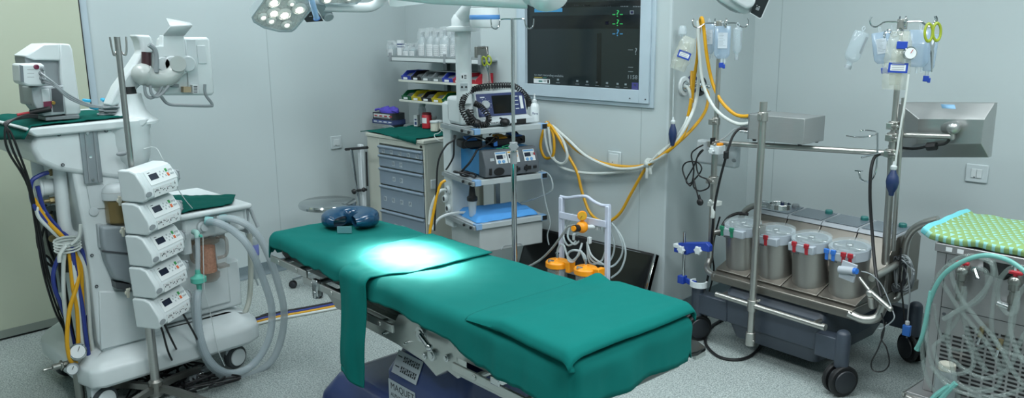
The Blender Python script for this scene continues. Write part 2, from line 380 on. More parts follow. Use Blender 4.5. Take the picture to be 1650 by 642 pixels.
# name plate and symbol plate on the near face of the column
LBL = mat('silver_nameplate', 'a4adb3', 0.35, 0.3)
Mx = basis((.825, -.4415, .36), (1, 0, 0), (0, 0, 1))
b = MB(); b.box(0, .165, -.09, .0, 0, .001, T=Mx)
b.text('MAQUET', Mx @ Matrix.Translation((.012, -.034, .0012)), .036, ext=.0002)
b.text('ALPHAMAXX', Mx @ Matrix.Translation((.012, -.062, .0012)), .021, ext=.0002)
b.obj('nameplate', [LBL, INK], t, smooth=0)
s0 = Vector((.735, -.441, .362)); s1 = Vector((.765, -.405, .445)); 
Mx = basis((.845, -.4400, .388), (1, 0, 0), (0, .4, .85)) @ Matrix.Translation((0, .002, .0015))
b = MB(); b.box(0, .15, 0, .082, 0, .001, T=Mx)
for r_ in range(2):
    for k in range(8):
        b.box(.045 + k * .012, .053 + k * .012, .014 + r_ * .036, .034 + r_ * .036, .0011, .0016, T=Mx, mi=1)
        b.box(.047 + k * .012, .051 + k * .012, .019 + r_ * .036 + (k % 3) * .004, .024 + r_ * .036 + (k % 3) * .004, .0017, .002, T=Mx, mi=0)
for r_ in range(2): b.box(.01, .035, .025 + r_ * .036, .029 + r_ * .036, .0011, .0014, T=Mx, mi=1)
b.obj('symbol_plate', [LBL, INK], t, smooth=0)
# table top frame, joint and side rails
SSM = mat('table_steel', 'bfc3c0', 0.32, .85, var=0.05, aniso=(1, 40, 40))
b = MB()
b.box(.02, .62, -.40, -.04, .60, .635).box(.55, 1.22, -.42, -.03, .53, .635).box(1.2, 1.80, -.40, -.05, .60, .635)
b.obj('top_frame', mat('frame_dark_steel', '6c7270', 0.35, 1.0), t, bevel=.006)
b = MB()   # joint block between back and seat sections, near side
pts = [(.92, .63), (1.02, .655), (1.12, .665), (1.2, .63), (1.245, .60), (1.245, .50), (1.19, .51), (1.13, .47), (1.06, .50), (.9, .515), (.6, .52), (.55, .545), (.55, .60), (.9, .60)]
b.prism(pts, (0, -.452, 0), (1, 0, 0), (0, 0, 1), (0, 1, 0), .04)
b.obj('joint_plate', SSM, t, bevel=.004)
for (x, z, r_) in ((1.06, .60, .026), (1.12, .545, .02), (1.2, .56, .012), (1.08, .53, .012), (.7, .56, .006), (.84, .54, .006), (.97, .54, .006), (.62, .58, .006)):
    MB().lathe([(r_, 0), (r_, .023), (r_ * .6, .0235), (r_ * .6, .027)], (x, -.44, z), (0, -1, 0), n=18).obj('joint_bolt', CHROME, t)
b = MB(); b.cyl((1.07, -.465, .60), (1.15, -.49, .59), .009).sph((1.15, -.49, .59), .012)
b.obj('release_lever', CHROME, t)
def rail(u0, u1, z0, z1, name='side_rail'):
    for vv, s_ in ((-.485, 1), (.03, -1)):
        b = MB(); b.box(u0, u1, vv, vv + .01, z0, z1)
        n = max(2, int((u1 - u0) / .22))
        for k in range(n):
            x = u0 + (u1 - u0) * (k + .5) / n
            y0, y1 = (vv + .01, -.40) if s_ == 1 else (-.05, vv)
            b.cyl((x, y0, (z0 + z1) / 2), (x, y1, (z0 + z1) / 2), .011, n=12); b.cyl((x, vv - .004 if s_ == 1 else vv + .01, (z0 + z1) / 2), (x, vv if s_ == 1 else vv + .014, (z0 + z1) / 2), .009, n=12)
        b.obj(name, SSM, t, bevel=.002)
rail(.02, .33, .628, .655); rail(.30, .60, .600, .628); rail(.62, .93, .572, .6); rail(1.26, 1.70, .545, .572)
MB().prism([(.36, .60), (.62, .60), (.62, .53), (.47, .53)], (0, -.44, 0), (1, 0, 0), (0, 0, 1), (0, 1, 0), .02).obj('section_plate', SSM, t, bevel=.002)
for z0_, z1_ in ((.575, .64), (.515, .54)): MB().box(1.24, 1.78, -.455, -.435, z0_, z1_).obj('section_plate', SSM, t, bevel=.002)
MB().box(.40, .44, -.50, -.48, .58, .645).box(.41, .43, -.505, -.485, .57, .60).obj('rail_clamp', CHROME, t, bevel=.004)
MB().box(1.46, 1.5, -.50, -.46, .575, .60).obj('rail_clamp', CHROME, t, bevel=.004)
# black foot bracket at the far end
b = MB(); b.prism([(1.45, -.42), (1.70, -.42), (1.75, -.34), (1.755, .0), (1.775, .07), (1.77, .12), (1.72, .145), (1.45, .06)], (0, 0, .592), (1, 0, 0), (0, 1, 0), (0, 0, 1), .014)
b.obj('foot_plate', BLACKG, t, bevel=.003)
b = MB(); b.box(1.50, 1.68, .075, .09, .545, .592).box(1.665, 1.69, .05, .075, .53, .592)
b.box(1.755, 1.77, .07, .12, .576, .592); b.obj('foot_rail_block', SSM, t, bevel=.002)
b = MB()
loft(b, [rrect(.02, 1.75, -.44, -.03, .05, .646), rrect(.01, 1.76, -.445, -.03, .05, .66), rrect(.01, 1.76, -.445, -.03, .05, .710), rrect(.03, 1.74, -.42, -.045, .05, .728)])
b.obj('mattress', BLACK, t, smooth=40)

# drapes
def lerp_list(L_, x):
    if x <= L_[0][0]: return L_[0][1]
    for (a, va), (c, vc) in zip(L_, L_[1:]):
        if x <= c: return va + (vc - va) * (x - a) / (c - a)
    return L_[-1][1]
def cloth(name, label, cat, u0, u1, v0f, v1f, z0, dn, du, hem, matl, seed=0, wr=.003, nu=150, nv=70, thick=.003, rr=.03, taper=None):
    """a cloth laid over a slab: flat in the middle, folding over the rim and falling by hem(u, side)"""
    root = None; b = MB(TM)
    L_ = u1 - u0
    def one(a, w_):
        # a along, w_ across in -1..1 outside = overhang
        EX = .12; uu = u0 - EX + (L_ + 2 * EX) * a
        ex = 0; us = uu
        if uu < u0: ex = u0 - uu; us = u0; sx = -1
        elif uu > u1: ex = uu - u1; us = u1; sx = 1
        else: sx = 0
        v0 = v0f(us); v1 = v1f(us); W_ = v1 - v0; EY = .14
        vv = v0 - EY + (W_ + 2 * EY) * w_
        ey = 0; vs = vv; sy = 0
        if vv < v0: ey = v0 - vv; vs = v0; sy = -1
        elif vv > v1: ey = vv - v1; vs = v1; sy = 1
        e = math.hypot(ex, ey)
        if e > 0: dx, dy = sx * ex / e, sy * ey / e
        else: dx = dy = 0
        h = hem(us, sx, sy, ex, ey); 
        Emax = .12 if sx and not sy else .14
        e_ = min(1.0, e / Emax) * h
        # rounded rim
        if e_ < rr * PI / 2: out = rr * math.sin(e_ / rr); dz = rr * (1 - math.cos(e_ / rr))
        else: out = rr + .05 * (e_ - rr * PI / 2); dz = rr + (e_ - rr * PI / 2)
        nx = fbm(us * 5 + seed, vs * 5, seed) * wr + fbm(us * 14, vs * 16 + seed, 3) * wr * .45
        fold = 0
        if e_ > rr: fold = (fbm(us * 9 + seed, vs * 12, 5.0) * .016 + fbm(us * 30, vs * 30, 2.) * .004) * min(1, (e_ - rr) / .06)
        x = us + dx * (out + fold); y = vs + dy * (out + fold)
        dia = .006 * fbm((us + vs * .7) * 11 + seed, 1.3 * (vs - us), 8.) * min(1, e_ * 12 + .25)
        return Vector((x, y, z0 - dz + nx + dia))
    b.grid(one, nu, nv)
    o = b.obj(name, matl, smooth=80); q = o.modifiers.new('s', 'SOLIDIFY'); q.thickness = thick; q.offset = 1
    return tag(o, label, cat)
hemn = [(-.05, .075), (.13, .075), (.4, .082), (.65, .085), (.85, .092), (1.1, .095), (1.3, .11), (1.42, .145), (1.6, .15), (1.8, .155)]
def hem_main(u, sx, sy, ex, ey):
    w_ = .012 * fbm(u * 9, 3.3)
    if sx < 0: return .12 + .015 * fbm(ey * 20, 1)
    if sx > 0: return .15 + .012 * fbm(ex * 7, 2)
    if sy > 0: return .11
    return lerp_list(hemn, u) + w_ * .7 + .006 * fbm(u * 25, 9.)
cloth('table_drape', 'green surgical drape covering the whole operating table mattress', 'drape', .015, 1.775, lambda u: -.44 - .035 * min(1, u / 1.0), lambda u: -.025, TZ + .008, 1, 1, hem_main, GREEN, seed=1.7, rr=.035, wr=.006)
# strip of cloth across the table, hanging down at the near side
b = MB(TM)
def strip(a, c_):
    # a along the strip from far edge across the table to hanging end
    S = a * .885
    wob = .008 * fbm(a * 5, c_ * 3, 4)
    zt = TZ + .014
    vn = -.50
    if S < .47:
        v = -.01 - S * (0.49 / .47); z = zt + .002 * fbm(a * 14, c_ * 7); e = 0
    else:
        e = S - .47; rr = .03
        if e < rr * PI / 2: v = vn - rr * math.sin(e / rr); z = zt - rr * (1 - math.cos(e / rr))
        else: v = vn - rr - .012 * math.sin(min(1, (e - rr * PI / 2) / .3) * 1.6); z = zt - rr - (e - rr * PI / 2)
    w0 = .175 + (.15 if S < .25 else .15 * max(0, (.47 - S) / .22)) * 1.0
    uc = .845 - w0 if S < .47 else .845 - .175
    ur = .90 if S < .35 else .90 - .055 * min(1, (S - .35) / .12)
    if S >= .47: ur = .845 - .02 * min(1, e / .3)
    u_ = uc + (ur - uc) * c_
    if S >= .47: u_ += .008 * math.sin(e * 9) - .006 * (1 - c_) * 0
    z += .004 * fbm(u_ * 20, v * 20, 6) * (1 if S > .3 else .4)
    fold = .006 * math.sin(c_ * 7 + a * 2) * (min(1, e / .1) if S > .47 else 0)
    if a > .97: z += .012 * math.sin(c_ * 5 + 1)
    return Vector((u_, v + fold - wob * (e > 0), z))
b.grid(strip, 110, 26)
o = b.obj('cloth_strip', mat('green_strip_cloth', '0a6660', 0.9, bump=.15, bscale=900, var=.04, spec=.12), smooth=80); q = o.modifiers.new('s', 'SOLIDIFY'); q.thickness = .004; q.offset = 1
tag(o, 'narrow green cloth laid across the table, its end hanging beside the blue pedestal', 'cloth')
# folded sheet at the foot
b = MB(TM)
def foldsheet(layer):
    th = .013
    def top(u, v): return TZ + .016 + (layer + 1) * th * min(1, max(0, (u - 1.38 - .0 * layer) / .22)) * 1.0
    def fn(a, c_):
        # closed loop cross-section along c_, sweeping u
        u = 1.40 + .39 * a + .012 * math.sin(c_ * 6.28)
        return u
    return top
def sheet(a, c_):
    # c_ : 0..1 goes over the top from near hem to far edge; edges rolled under
    u = 1.36 + a * .445
    lift = .030 * min(1, max(0, (u - 1.36) / .16))
    v0 = -.522 + .02 * (1 - a); v1 = -.005
    e = .0
    near = c_ * .62
    if c_ < .06: v = v0 + .022 * (1 - c_ / .06) ** 1; z = lift * (c_ / .06) * .5
    elif c_ < .12: v = v0 + .012 * (c_ - .06) / .06; z = lift * (.5 + .5 * (c_ - .06) / .06)
    elif c_ > .95: v = v1 + .01; z = lift * (1 - (c_ - .95) / .05)
    else: v = v0 + .012 + (v1 - v0 - .012) * (c_ - .12) / .83; z = lift
    if v < -.47: z -= (-.47 - v) ** 2 * 5
    z += .0025 * fbm(u * 9, v * 9, 2) + .0015 * fbm(u * 24, v * 20, 2)
    z += .035 * max(0, 1 - abs(a - .14) / .14) * max(0, (c_ - .82) / .18)
    if a > .93: 
        k = (a - .93) / .07; z -= lift * .75 * k * k; 
    return Vector((u + .012 * fbm(v * 4, 1.), v, TZ + .012 + z))
b.grid(sheet, 60, 60)
o = b.obj('folded_sheet', mat('green_sheet_cloth', '0a6862', 0.9, bump=.15, bscale=900, var=.04, spec=.12), smooth=80); q = o.modifiers.new('s', 'SOLIDIFY'); q.thickness = .006; q.offset = 1
tag(o, 'thick green sheet folded flat on the foot end of the operating table', 'sheet')
# gel head ring
b = MB(frame(TW(.175, -.185, TZ + .012), -48))
gel = mat('blue_gel', '123f5e', 0.18, spec=.6, alpha=.92, var=.1, scale=20)
segs = []
def gelring(a, c_):
    th = R(24 + 312 * a); Rm = .062; 
    tp = math.sin(PI * min(max(a, .02), .98)) ** .25
    ph = 2 * PI * c_; w_ = .046 * (0.8 + .2 * tp); h_ = .039
    cx = math.cos(ph); sx_ = math.sin(ph)
    cx = math.copysign(abs(cx) ** .7, cx); sx_ = math.copysign(abs(sx_) ** .7, sx_)
    r_ = Rm + w_ * cx
    return Vector((r_ * math.cos(th), r_ * 1.15 * math.sin(th), h_ + h_ * sx_ * tp))
b.grid(gelring, 48, 20)
bmesh.ops.holes_fill(b.bm, edges=b.bm.edges[:], sides=30)
bmesh.ops.remove_doubles(b.bm, verts=b.bm.verts[:], dist=.0001)
b.box(.105, .112, -.03, .03, .004, .03, mi=1)
tag(b.obj('head_ring', [gel, mat('gel_tag', '5f8f94', .5)], smooth=60), 'translucent dark blue gel head ring at the head end of the table', 'head ring')
# ================================================================== LEFT SIDE: anaesthesia workstation and what stands on it
def local(root):
    return Matrix.Translation(-Vector(root.location)) if abs(root.rotation_euler.z) < 1e-6 else frame(root.location, math.degrees(root.rotation_euler.z)).inverted()
def slab(b, pts, x, depth, mi=None):
    """outline traced on the plane x = const, given real thickness away from the viewer"""
    P = [onx(a, c, x) for a, c in pts]
    A = [b.v(p) for p in P]; Bk = [b.v(p + Vector((-depth, 0, 0))) for p in P]; n = len(P)
    for i in range(n): b.f([A[i], A[(i + 1) % n], Bk[(i + 1) % n], Bk[i]], mi)
    b.f(A, mi); b.f(Bk[::-1], mi); return b
XF = -3.5
am = thing('anesthesia_machine', 'tall white anaesthesia workstation on castors by the cream door', 'anaesthesia machine', (-3.8, 1.35, 0))
ML = local(am)
b = MB(ML)   # wheeled deck
def deck(z, g, yl=.985, yr=1.80):
    pl = [(-3.40 - g, yl + .06 + g), (-3.40 - g, yr - .10), (-3.44 - g, yr - .03 - g), (-3.52, yr - g), (-4.0, yr - g), (-4.12 + g, yr - .12), (-4.12 + g, yl + .12), (-4.0, yl + g), (-3.52, yl + g), (-3.43 - g, yl + .02 + g)]
    return [(x, y, z + (.012 if x > -3.5 else 0) * 0) for x, y in pl]
loft(b, [deck(.12, .03), deck(.13, .0), deck(.205, .0), deck(.235, .03), deck(.262, .12)])
b.obj('base_deck', WHITE, am, bevel=.012, smooth=50)
b = MB(ML); slab(b, [(117, 280), (135, 370), (139, 397), (145, 430), (158, 551), (167, 572), (245, 556), (268, 535), (262, 450), (258, 400), (215, 290), (200, 240), (150, 240), (120, 240)], XF, .5)
b.obj('main_body', WHITE, am, bevel=.01)
b = MB(ML); slab(b, [(57, 219), (200, 204), (215, 250), (200, 290), (126, 281), (92, 275), (62, 262), (50, 240)], XF + .015, .55)
b.obj('upper_body', WHITE, am, bevel=.02, seg=3)
b = MB(ML); b.prism([(.90, .02), (.935, -.015), (1.34, -.015), (1.36, 0), (1.36, .02), (1.34, .022), (.92, .022)], (-4.08, 0, 1.203), (0, 1, 0), (0, 0, 1), (1, 0, 0), .62)
b.obj('top_tray', WHITE, am, bevel=.008)
c = onx(210, 222, XF + .0)
b = MB(ML); b.lathe([(.02, .985), (.05, .992), (.075, 1.015), (.092, 1.055), (.1, 1.12), (.1, 1.165), (.105, 1.18), (.105, 1.215), (.098, 1.222)], (c.x - .06, c.y, 0), n=32)
b.obj('column_bulge', WHITE, am)
b = MB(ML); b.sph(onx(196, 248, XF + .055), .022, (.5, 1, .45)); b.obj('latch_lever', GREYP, am)
b = MB(ML); slab(b, [(127.5, 212), (157, 211), (166.5, 294), (137, 297)], XF + .022, .01)
b.obj('accessory_rail', [mat('rail_aluminium', '8f999d', .4, .5)], am, bevel=.002)
b = MB(ML); slab(b, [(136, 212), (138, 212), (146, 295), (144, 295)], XF + .026, .006); slab(b, [(150, 212), (152, 212), (161, 294), (159, 294)], XF + .026, .006)
for p in ((141, 215), (145.5, 253), (150, 290)): q = onx(*p, XF + .024); b.cyl(q, q + Vector((.003, 0, 0)), .006, n=12, mi=1)
b.obj('rail_slot', [GREYP, CHROME], am)
for p in ((95, 217), (171, 211), (101, 266), (148, 412), (155.5, 462), (170, 560)):
    q = onx(*p, XF + (.018 if p[1] < 270 else .003)); MB(ML).cyl(q, q + Vector((.002, 0, 0)), .007, n=14).cyl(q + Vector((.002, 0, 0)), q + Vector((.004, 0, 0)), .0035, n=10, mi=1).obj('panel_screw', [DGREY, GREYP], am)
# inspection panel and side column
b = MB(ML); slab(b, [(140, 300), (168, 297), (172, 336), (146, 337)], XF + .006, .006); b.obj('blank_panel', WHITE2, am, bevel=.002)
b = MB(ML); slab(b, [(163, 565), (240, 545), (266, 528), (262, 470), (160, 470)], XF + .012, .02); b.obj('lower_panel', WHITE, am, bevel=.005)
b = MB(ML); q = onx(151, 341, XF + .004); b.lathe([(.018, 0), (.018, .004), (.012, .005)], q, (1, 0, 0), n=20); b.obj('dial_cover', WHITE2, am)
# tube frame at the rear
b = MB(ML); tr = [(96, 270), (98, 300), (101, 330), (104.5, 362), (110, 377), (122, 383), (137, 386)]
b.tube([onx(x, y, XF - .08) for x, y in tr], .026, n=12, sm=4); b.obj('tube_frame', WHITE, am)
b = MB(ML); b.tube([onx(x, y, XF - .2) for x, y in ((112, 282), (114, 310), (118, 345), (122, 368))], .018, n=10, sm=4); b.obj('inner_tube', WHITE2, am)
a0 = onx(66, 303, XF - .12); a1 = onx(96, 300, XF - .12)
b = MB(ML); b.cyl(a0, a1, .034, n=24); b.cyl(a0 + Vector((0, .0, 0)), a0 + (a0 - a1).normalized() * .012, .043, n=24)
b.obj('filter_cylinder', WHITE, am, bevel=.004)
b = MB(ML); b.cyl(onx(60, 250, XF - .4), onx(90, 470, XF - .42), .03, n=16); b.obj('rear_post', WHITE2, am)
b = MB(ML); slab(b, [(72, 345), (108, 335), (132, 385), (140, 440), (98, 440), (80, 400)], XF - .22, .12)
b.obj('valve_chassis', mat('dull_valve_metal', '5f6767', .5, .6, var=.4, scale=60), am, bevel=.004)
for k, (x, y) in enumerate(((80, 350), (92, 365), (85, 385), (104, 372), (112, 395), (98, 405), (118, 420), (105, 350))):
    q = onx(x, y, XF - .2); b = MB(ML); b.lathe([(.012, 0), (.016, .006), (.016, .02), (.009, .024), (.009, .04)], q, (1, -.3, .15 * (k % 3)), n=12); b.obj('valve_fitting', ALU if k % 2 else mat('old_brass', '8c7f5d', .4, .8), am)
for (x, y) in ((84, 278), (84, 323)):
    q = onx(x, y, XF - .1); b = MB(ML); b.cyl(q + Vector((0, -.03, 0)), q + Vector((0, .04, .0)), .008, n=12).cyl(q + Vector((0, -.01, 0)), q + Vector((0, .012, 0)), .014, n=6)
    b.obj('gas_inlet', mat('old_brass', '8c7f5d', .4, .8), am)
# castors
def castor(parent, M, c, r, matl, wd=.03, housing=True, face=(1, -.2, 0), name='castor'):
    b = MB(M); f = Vector(face).normalized(); c = Vector(c)
    b.lathe([(r * .3, -wd), (r * .92, -wd), (r, -wd * .6), (r, wd * .6), (r * .92, wd), (r * .3, wd)], c, f, n=32)
    o = b.obj(name, BLACK if matl is None else matl, parent)
    b = MB(M); b.lathe([(.0, 0), (r * .72, 0), (r * .74, .004), (r * .7, .008), (r * .2, .012)], c + f * (wd + .0002), f, n=28); b.obj('hub_cap', WHITE if matl is not BLACK else mat('hub_dark', '22262b', .4), o)
    b = MB(M); b.lathe([(.0, 0), (r * .72, 0), (r * .74, .004), (r * .7, .008), (r * .2, .012)], c - f * (wd + .0002), -f, n=28); b.obj('hub_cap', WHITE if matl is not BLACK else mat('hub_dark', '22262b', .4), o)
    return o
TYRE = mat('grey_tyre', '3a4043', .5)
for (cx, cy) in ((-3.47, 1.06), (-3.48, 1.66), (-3.98, 1.66), (-3.98, 1.08)):
    castor(am, ML, (cx, cy, .056), .056, TYRE, .018, face=(1, .25, 0))
    b = MB(ML); b.box(cx - .05, cx + .015, cy - .05, cy - .01, .055, .125); b.box(cx - .055, cx + .02, cy - .05, cy + .05, .112, .13); b.obj('castor_fork', WHITE2, am, bevel=.005)
# vaporiser reservoir, absorber housing (grey) under it
q = onx(192, 330, XF + .03)
b = MB(ML); b.lathe([(.046, .83), (.05, .835), (.05, .935), (.056, .94), (.056, .96)], (q.x - .02, q.y, -.03), n=28); b.obj('amber_reservoir', mat('amber_clear_plastic', '8f7b4b', .2, alpha=.6), am)
b = MB(ML); b.lathe([(.035, .815), (.035, .92)], (q.x - .02, q.y, -.03), n=20); b.obj('reservoir_core', mat('reservoir_dark', '57503c', .5), am)
b = MB(ML); b.lathe([(.057, .93), (.057, .955), (.052, .975), (.035, .99), (.02, .992)], (q.x - .02, q.y, -.03), n=28); b.obj('reservoir_cap', WHITE2, am)
b = MB(ML); slab(b, [(164, 366), (215, 364), (232, 372), (232, 455), (212, 458), (186, 452), (173, 422), (166, 395)], XF + .055, .16)
b.obj('waste_canister', mat('canister_grey', '8a9499', .4), am, bevel=.012, seg=3)
b = MB(ML); slab(b, [(164.5, 404), (232, 410), (232, 413), (165, 407)], XF + .058, .01); b.obj('canister_seam', DGREY, am)
b = MB(ML); slab(b, [(186, 455), (212, 459), (211, 470), (188, 466)], XF + .05, .1); b.obj('canister_outlet', DGREY, am)
b = MB(ML); slab(b, [(157, 362), (167, 362), (167, 400), (160, 400)], XF + .02, .03); b.obj('canister_clip', LGREY, am, bevel=.003)
for k, (x, y) in enumerate(((193, 324), (198, 374), (206, 473))):
    q = onx(x, y, XF + .11); b = MB(ML); b.cyl(q, q + Vector((-.06, .03, 0)), .005, n=8); b.cyl(q, q + Vector((-.012, 0, 0)), .01, n=12); b.cb(q, (.012, .01, .04)); b.obj('wing_screw', mat('ivory_plastic', 'c6c6b8', .4), am, bevel=.002)
# work surface to the right with breathing block and absorber
b = MB(ML)
pl = [onz(296, 345, .80), onz(381, 329, .80), onz(384, 322, .80)]
b.box(-4.0, -3.44, 1.42, 1.79, .765, .79); b.obj('work_surface', WHITE, am, bevel=.01)
b = MB(ML); b.box(-3.9, -3.475, 1.47, 1.765, .66, .765); b.obj('breathing_block', WHITE, am, bevel=.012)
b = MB(ML); b.box(-3.7, -3.468, 1.46, 1.50, .60, .70); b.obj('block_bracket', WHITE2, am, bevel=.006); MB(ML).box(-3.7, -3.49, 1.765, 1.785, .67, .765).obj('block_end_plate', WHITE2, am, bevel=.006)
b = MB(ML); b.box(-3.9, -3.55, 1.40, 1.70, .30, .66); b.box(-3.9, -3.56, 1.38, 1.76, .27, .50); b.obj('lower_cabinet', WHITE, am, bevel=.01)
for y in (1.555, 1.69):
    b = MB(ML); b.lathe([(.026, 0), (.026, .012), (.018, .016), (.018, .028)], (-3.475, y, .715), (1, .1, 0), n=20); b.obj('hose_port', WHITE2, am)
b = MB(ML); b.box(-3.62, -3.5, 1.79, 1.80, .63, .76); b.cyl((-3.5, 1.80, .77), (-3.48, 1.83, .66), .009, n=10); b.tube([(-3.62, 1.795, .74), (-3.7, 1.84, .735), onx(408, 372, -3.7)], .006, n=8); b.obj('side_arm', LGREY, am, bevel=.003)
q = Vector((-3.50, 1.575, .012))
AMB = mat('brown_clear_plastic', '7a5f40', .15, alpha=.32)
b = MB(ML); b.lathe([(.04, .44), (.052, .455), (.053, .475), (.044, .48), (.042, .61), (.062, .622), (.064, .632), (.03, .64)], q, n=32, cap=True); b.obj('absorber_jar', AMB, am)
b = MB(ML); b.lathe([(.001, .482), (.040, .482), (.040, .60), (.001, .60)], q, n=28); b.obj('absorber_granules', mat('pink_granules', 'dba48e', .8, var=.35, scale=110, bump=.5, bscale=160), am)
b = MB(ML); b.tube([q + Vector((.0, .052, .635)), q + Vector((.01, .085, .63)), q + Vector((.01, .098, .60)), q + Vector((.01, .09, .545)), q + Vector((0, .052, .535))], .008, n=8, sm=5); b.cb(q + Vector((0, .07, .495)), (.05, .05, .012)); b.obj('jar_handle', AMB, am)
b = MB(ML); b.tube([q + Vector((.0, -.052, .635)), q + Vector((.01, -.07, .62)), q + Vector((.01, -.072, .56)), q + Vector((0, -.052, .535))], .008, n=8, sm=5); b.obj('jar_handle', AMB, am)
# display arm and screen seen from behind
XR = -3.58
b = MB(ML); q = onx(210, 178, XR)
b.lathe([(.108, 1.195), (.108, 1.205), (.085, 1.22), (.062, 1.25), (.052, 1.30), (.05, 1.32)], (q.x, q.y, 0), n=32); b.obj('arm_base', WHITE, am)
b = MB(ML); b.lathe([(.036, 1.28), (.03, 1.35)], (q.x, q.y, 0), n=20); b.obj('arm_pivot', BLACK, am)
b = MB(ML); slab(b, [(219, 56), (243, 57), (250, 73), (248, 84), (240, 88), (237, 98), (228, 137), (203, 163), (185, 172), (176, 171), (190, 140), (213, 108), (229, 84), (225, 66)], XR + .02, .085)
b.obj('support_arm', WHITE, am, bevel=.01, seg=3)
b = MB(ML); b.tube([onx(236, 84, XR + .05), onx(236, 108, XR + .05)], .02, n=14); b.obj('arm_bushing', mat('maroon_bushing', '3a2226', .4), am)
b = MB(ML); b.tube([onx(x, y, XR + .09) for x, y in ((240, 72), (249, 80), (252, 95), (252, 117))], .011, n=8, sm=4); b.tube([onx(x, y, XR + .08) for x, y in ((233, 138), (235, 152), (243, 158), (254, 152), (262, 138))], .007, n=8, sm=5); b.tube([onx(x, y, XR + .09) for x, y in ((242, 138), (244, 150), (252, 156), (262, 150), (272, 138))], .007, n=8, sm=5)
b.obj('arm_cable', GREYP, am)
BG = mat('warm_grey_plastic', 'a9b0ad', .3)
b = MB(ML); b.tube([onx(x, y, XR + .06) for x, y in ((230, 118), (240, 125), (262, 128), (278, 121), (287, 108))], lambda a: .045 - .014 * a, n=18, sm=5); b.sph(onx(230, 120, XR + .06), .046); b.cyl(onx(287, 103, XR + .04), onx(287, 103, XR + .1), .033, n=24)
b.obj('swivel_elbow', BG, am, smooth=60)
b = MB(ML)
for x, r_ in ((258, .032), (272, .036), (298, .036)): q = onx(x, 103, XR + .0); b.lathe([(r_, -.03), (r_, .03), (r_ * .85, .036)], q, (1, 0, 0), n=24)
b.obj('tilt_hub', WHITE2, am)
b = MB(ML); slab(b, [(262, 57), (297, 57), (301, 118), (296, 121), (282, 92), (262, 92), (256, 110), (248, 112), (248, 74), (262, 74)], XR + .03, .04); b.obj('mount_bracket', WHITE, am, bevel=.004)
b = MB(ML); P = [onx(263, 57, XR + .03), onx(297, 57, XR + .03), onx(310, 41, XR + .10), onx(274, 43, XR + .10), onx(268, 30, XR + .02)]
b.f([b.v(P[0]), b.v(P[1]), b.v(P[2]), b.v(P[3])]); b.f([b.v(P[3]), b.v(P[2]), b.v(onx(306, 37, XR + .06)), b.v(P[4])])
b.obj('cover_flap', WHITE, am, solid=.004)
b = MB(ML); slab(b, [(262, 60), (334, 60), (339, 63), (347, 150), (342, 154), (268, 154), (256, 146)], XR - .02, .07)
b.obj('display_housing', WHITE, am, bevel=.012, seg=3)
b = MB(ML); slab(b, [(317, 73), (331, 73), (334, 103), (320, 103)], XR - .016, .01); slab(b, [(299, 63), (316, 63), (322, 150), (304, 150)], XR - .014, .02); b.obj('display_back_panel', WHITE2, am, bevel=.003)
b = MB(ML); slab(b, [(277, 136), (289, 136), (289, 141), (277, 141)], XR + .0, .02); slab(b, [(281, 127), (288, 127), (288, 131), (281, 131)], XR, .02)
b.obj('connector', GREYP, am, bevel=.002)
b = MB(ML); slab(b, [(296, 140), (308, 140), (308, 149), (296, 149)], XR + .008, .03); slab(b, [(310, 137), (320, 137), (321, 151), (311, 151)], XR + .008, .03, 1)
for k in range(5): slab(b, [(312, 139 + k * 2.4), (318, 139 + k * 2.4), (318, 140.2 + k * 2.4), (312, 140.2 + k * 2.4)], XR + .0085, .0005, 2)
b.obj('back_label', [mat('tan_label', 'a8977a', .6), PAPER, INK], am, smooth=0)
b = MB(ML); b.tube([onx(x, y, XR + .03) for x, y in ((330, 136), (331, 152), (342, 168), (336, 171), (300, 170), (272, 168), (260, 156))], .007, n=8, sm=5); b.obj('display_handle', GREYP, am)

# cloth on the top tray
def draped_patch(name, label, pts_top, z, matl, hang=None, th=.004, seed=0, amp=.004, nu=30, nv=16):
    """pts_top: 4 world corners (near-left, near-right, far-right, far-left)"""
    A, B_, C_, D_ = [Vector(p) for p in pts_top]; b = MB()
    def fn(a, c_):
        p = (A * (1 - a) + B_ * a) * (1 - c_) + (D_ * (1 - a) + C_ * a) * c_
        q = p + Vector((0, 0, amp * (1 + fbm(p.x * 18 + seed, p.y * 18)) + amp * .5 * fbm(p.x * 50, p.y * 50)))
        if hang: q = hang(q, a, c_)
        return q
    b.grid(fn, nu, nv); o = b.obj(name, matl, smooth=80, solid=th); return tag(o, label, 'cloth')
TT = 1.229
def hg(q, a, c_):
    e = .925 - q.y
    if e > 0: q.z -= e * .95; q.y += e * .35
    return q
draped_patch('surgical_cloth', 'dark green cloth under the patient monitor on the anaesthesia machine', [(-3.455, .875, TT), (-3.52, 1.36, TT), (-3.85, 1.37, TT), (-4.06, .82, TT)], TT, DKGREEN, hg, seed=3)
CT = .795
def hg2(q, a, c_):
    if c_ > .35 and a < .5: q.z += .03 * math.sin(min(1, (c_ - .35) / .5) * PI) * math.sin(a / .5 * PI)
    return q
draped_patch('surgical_cloth', 'dark green cloth crumpled on the work surface behind the infusion pumps', [(-3.455, 1.42, CT), (-3.46, 1.70, CT), (-3.62, 1.80, CT), (-3.98, 1.44, CT)], CT, DKGREEN, hg2, seed=9, amp=.006)

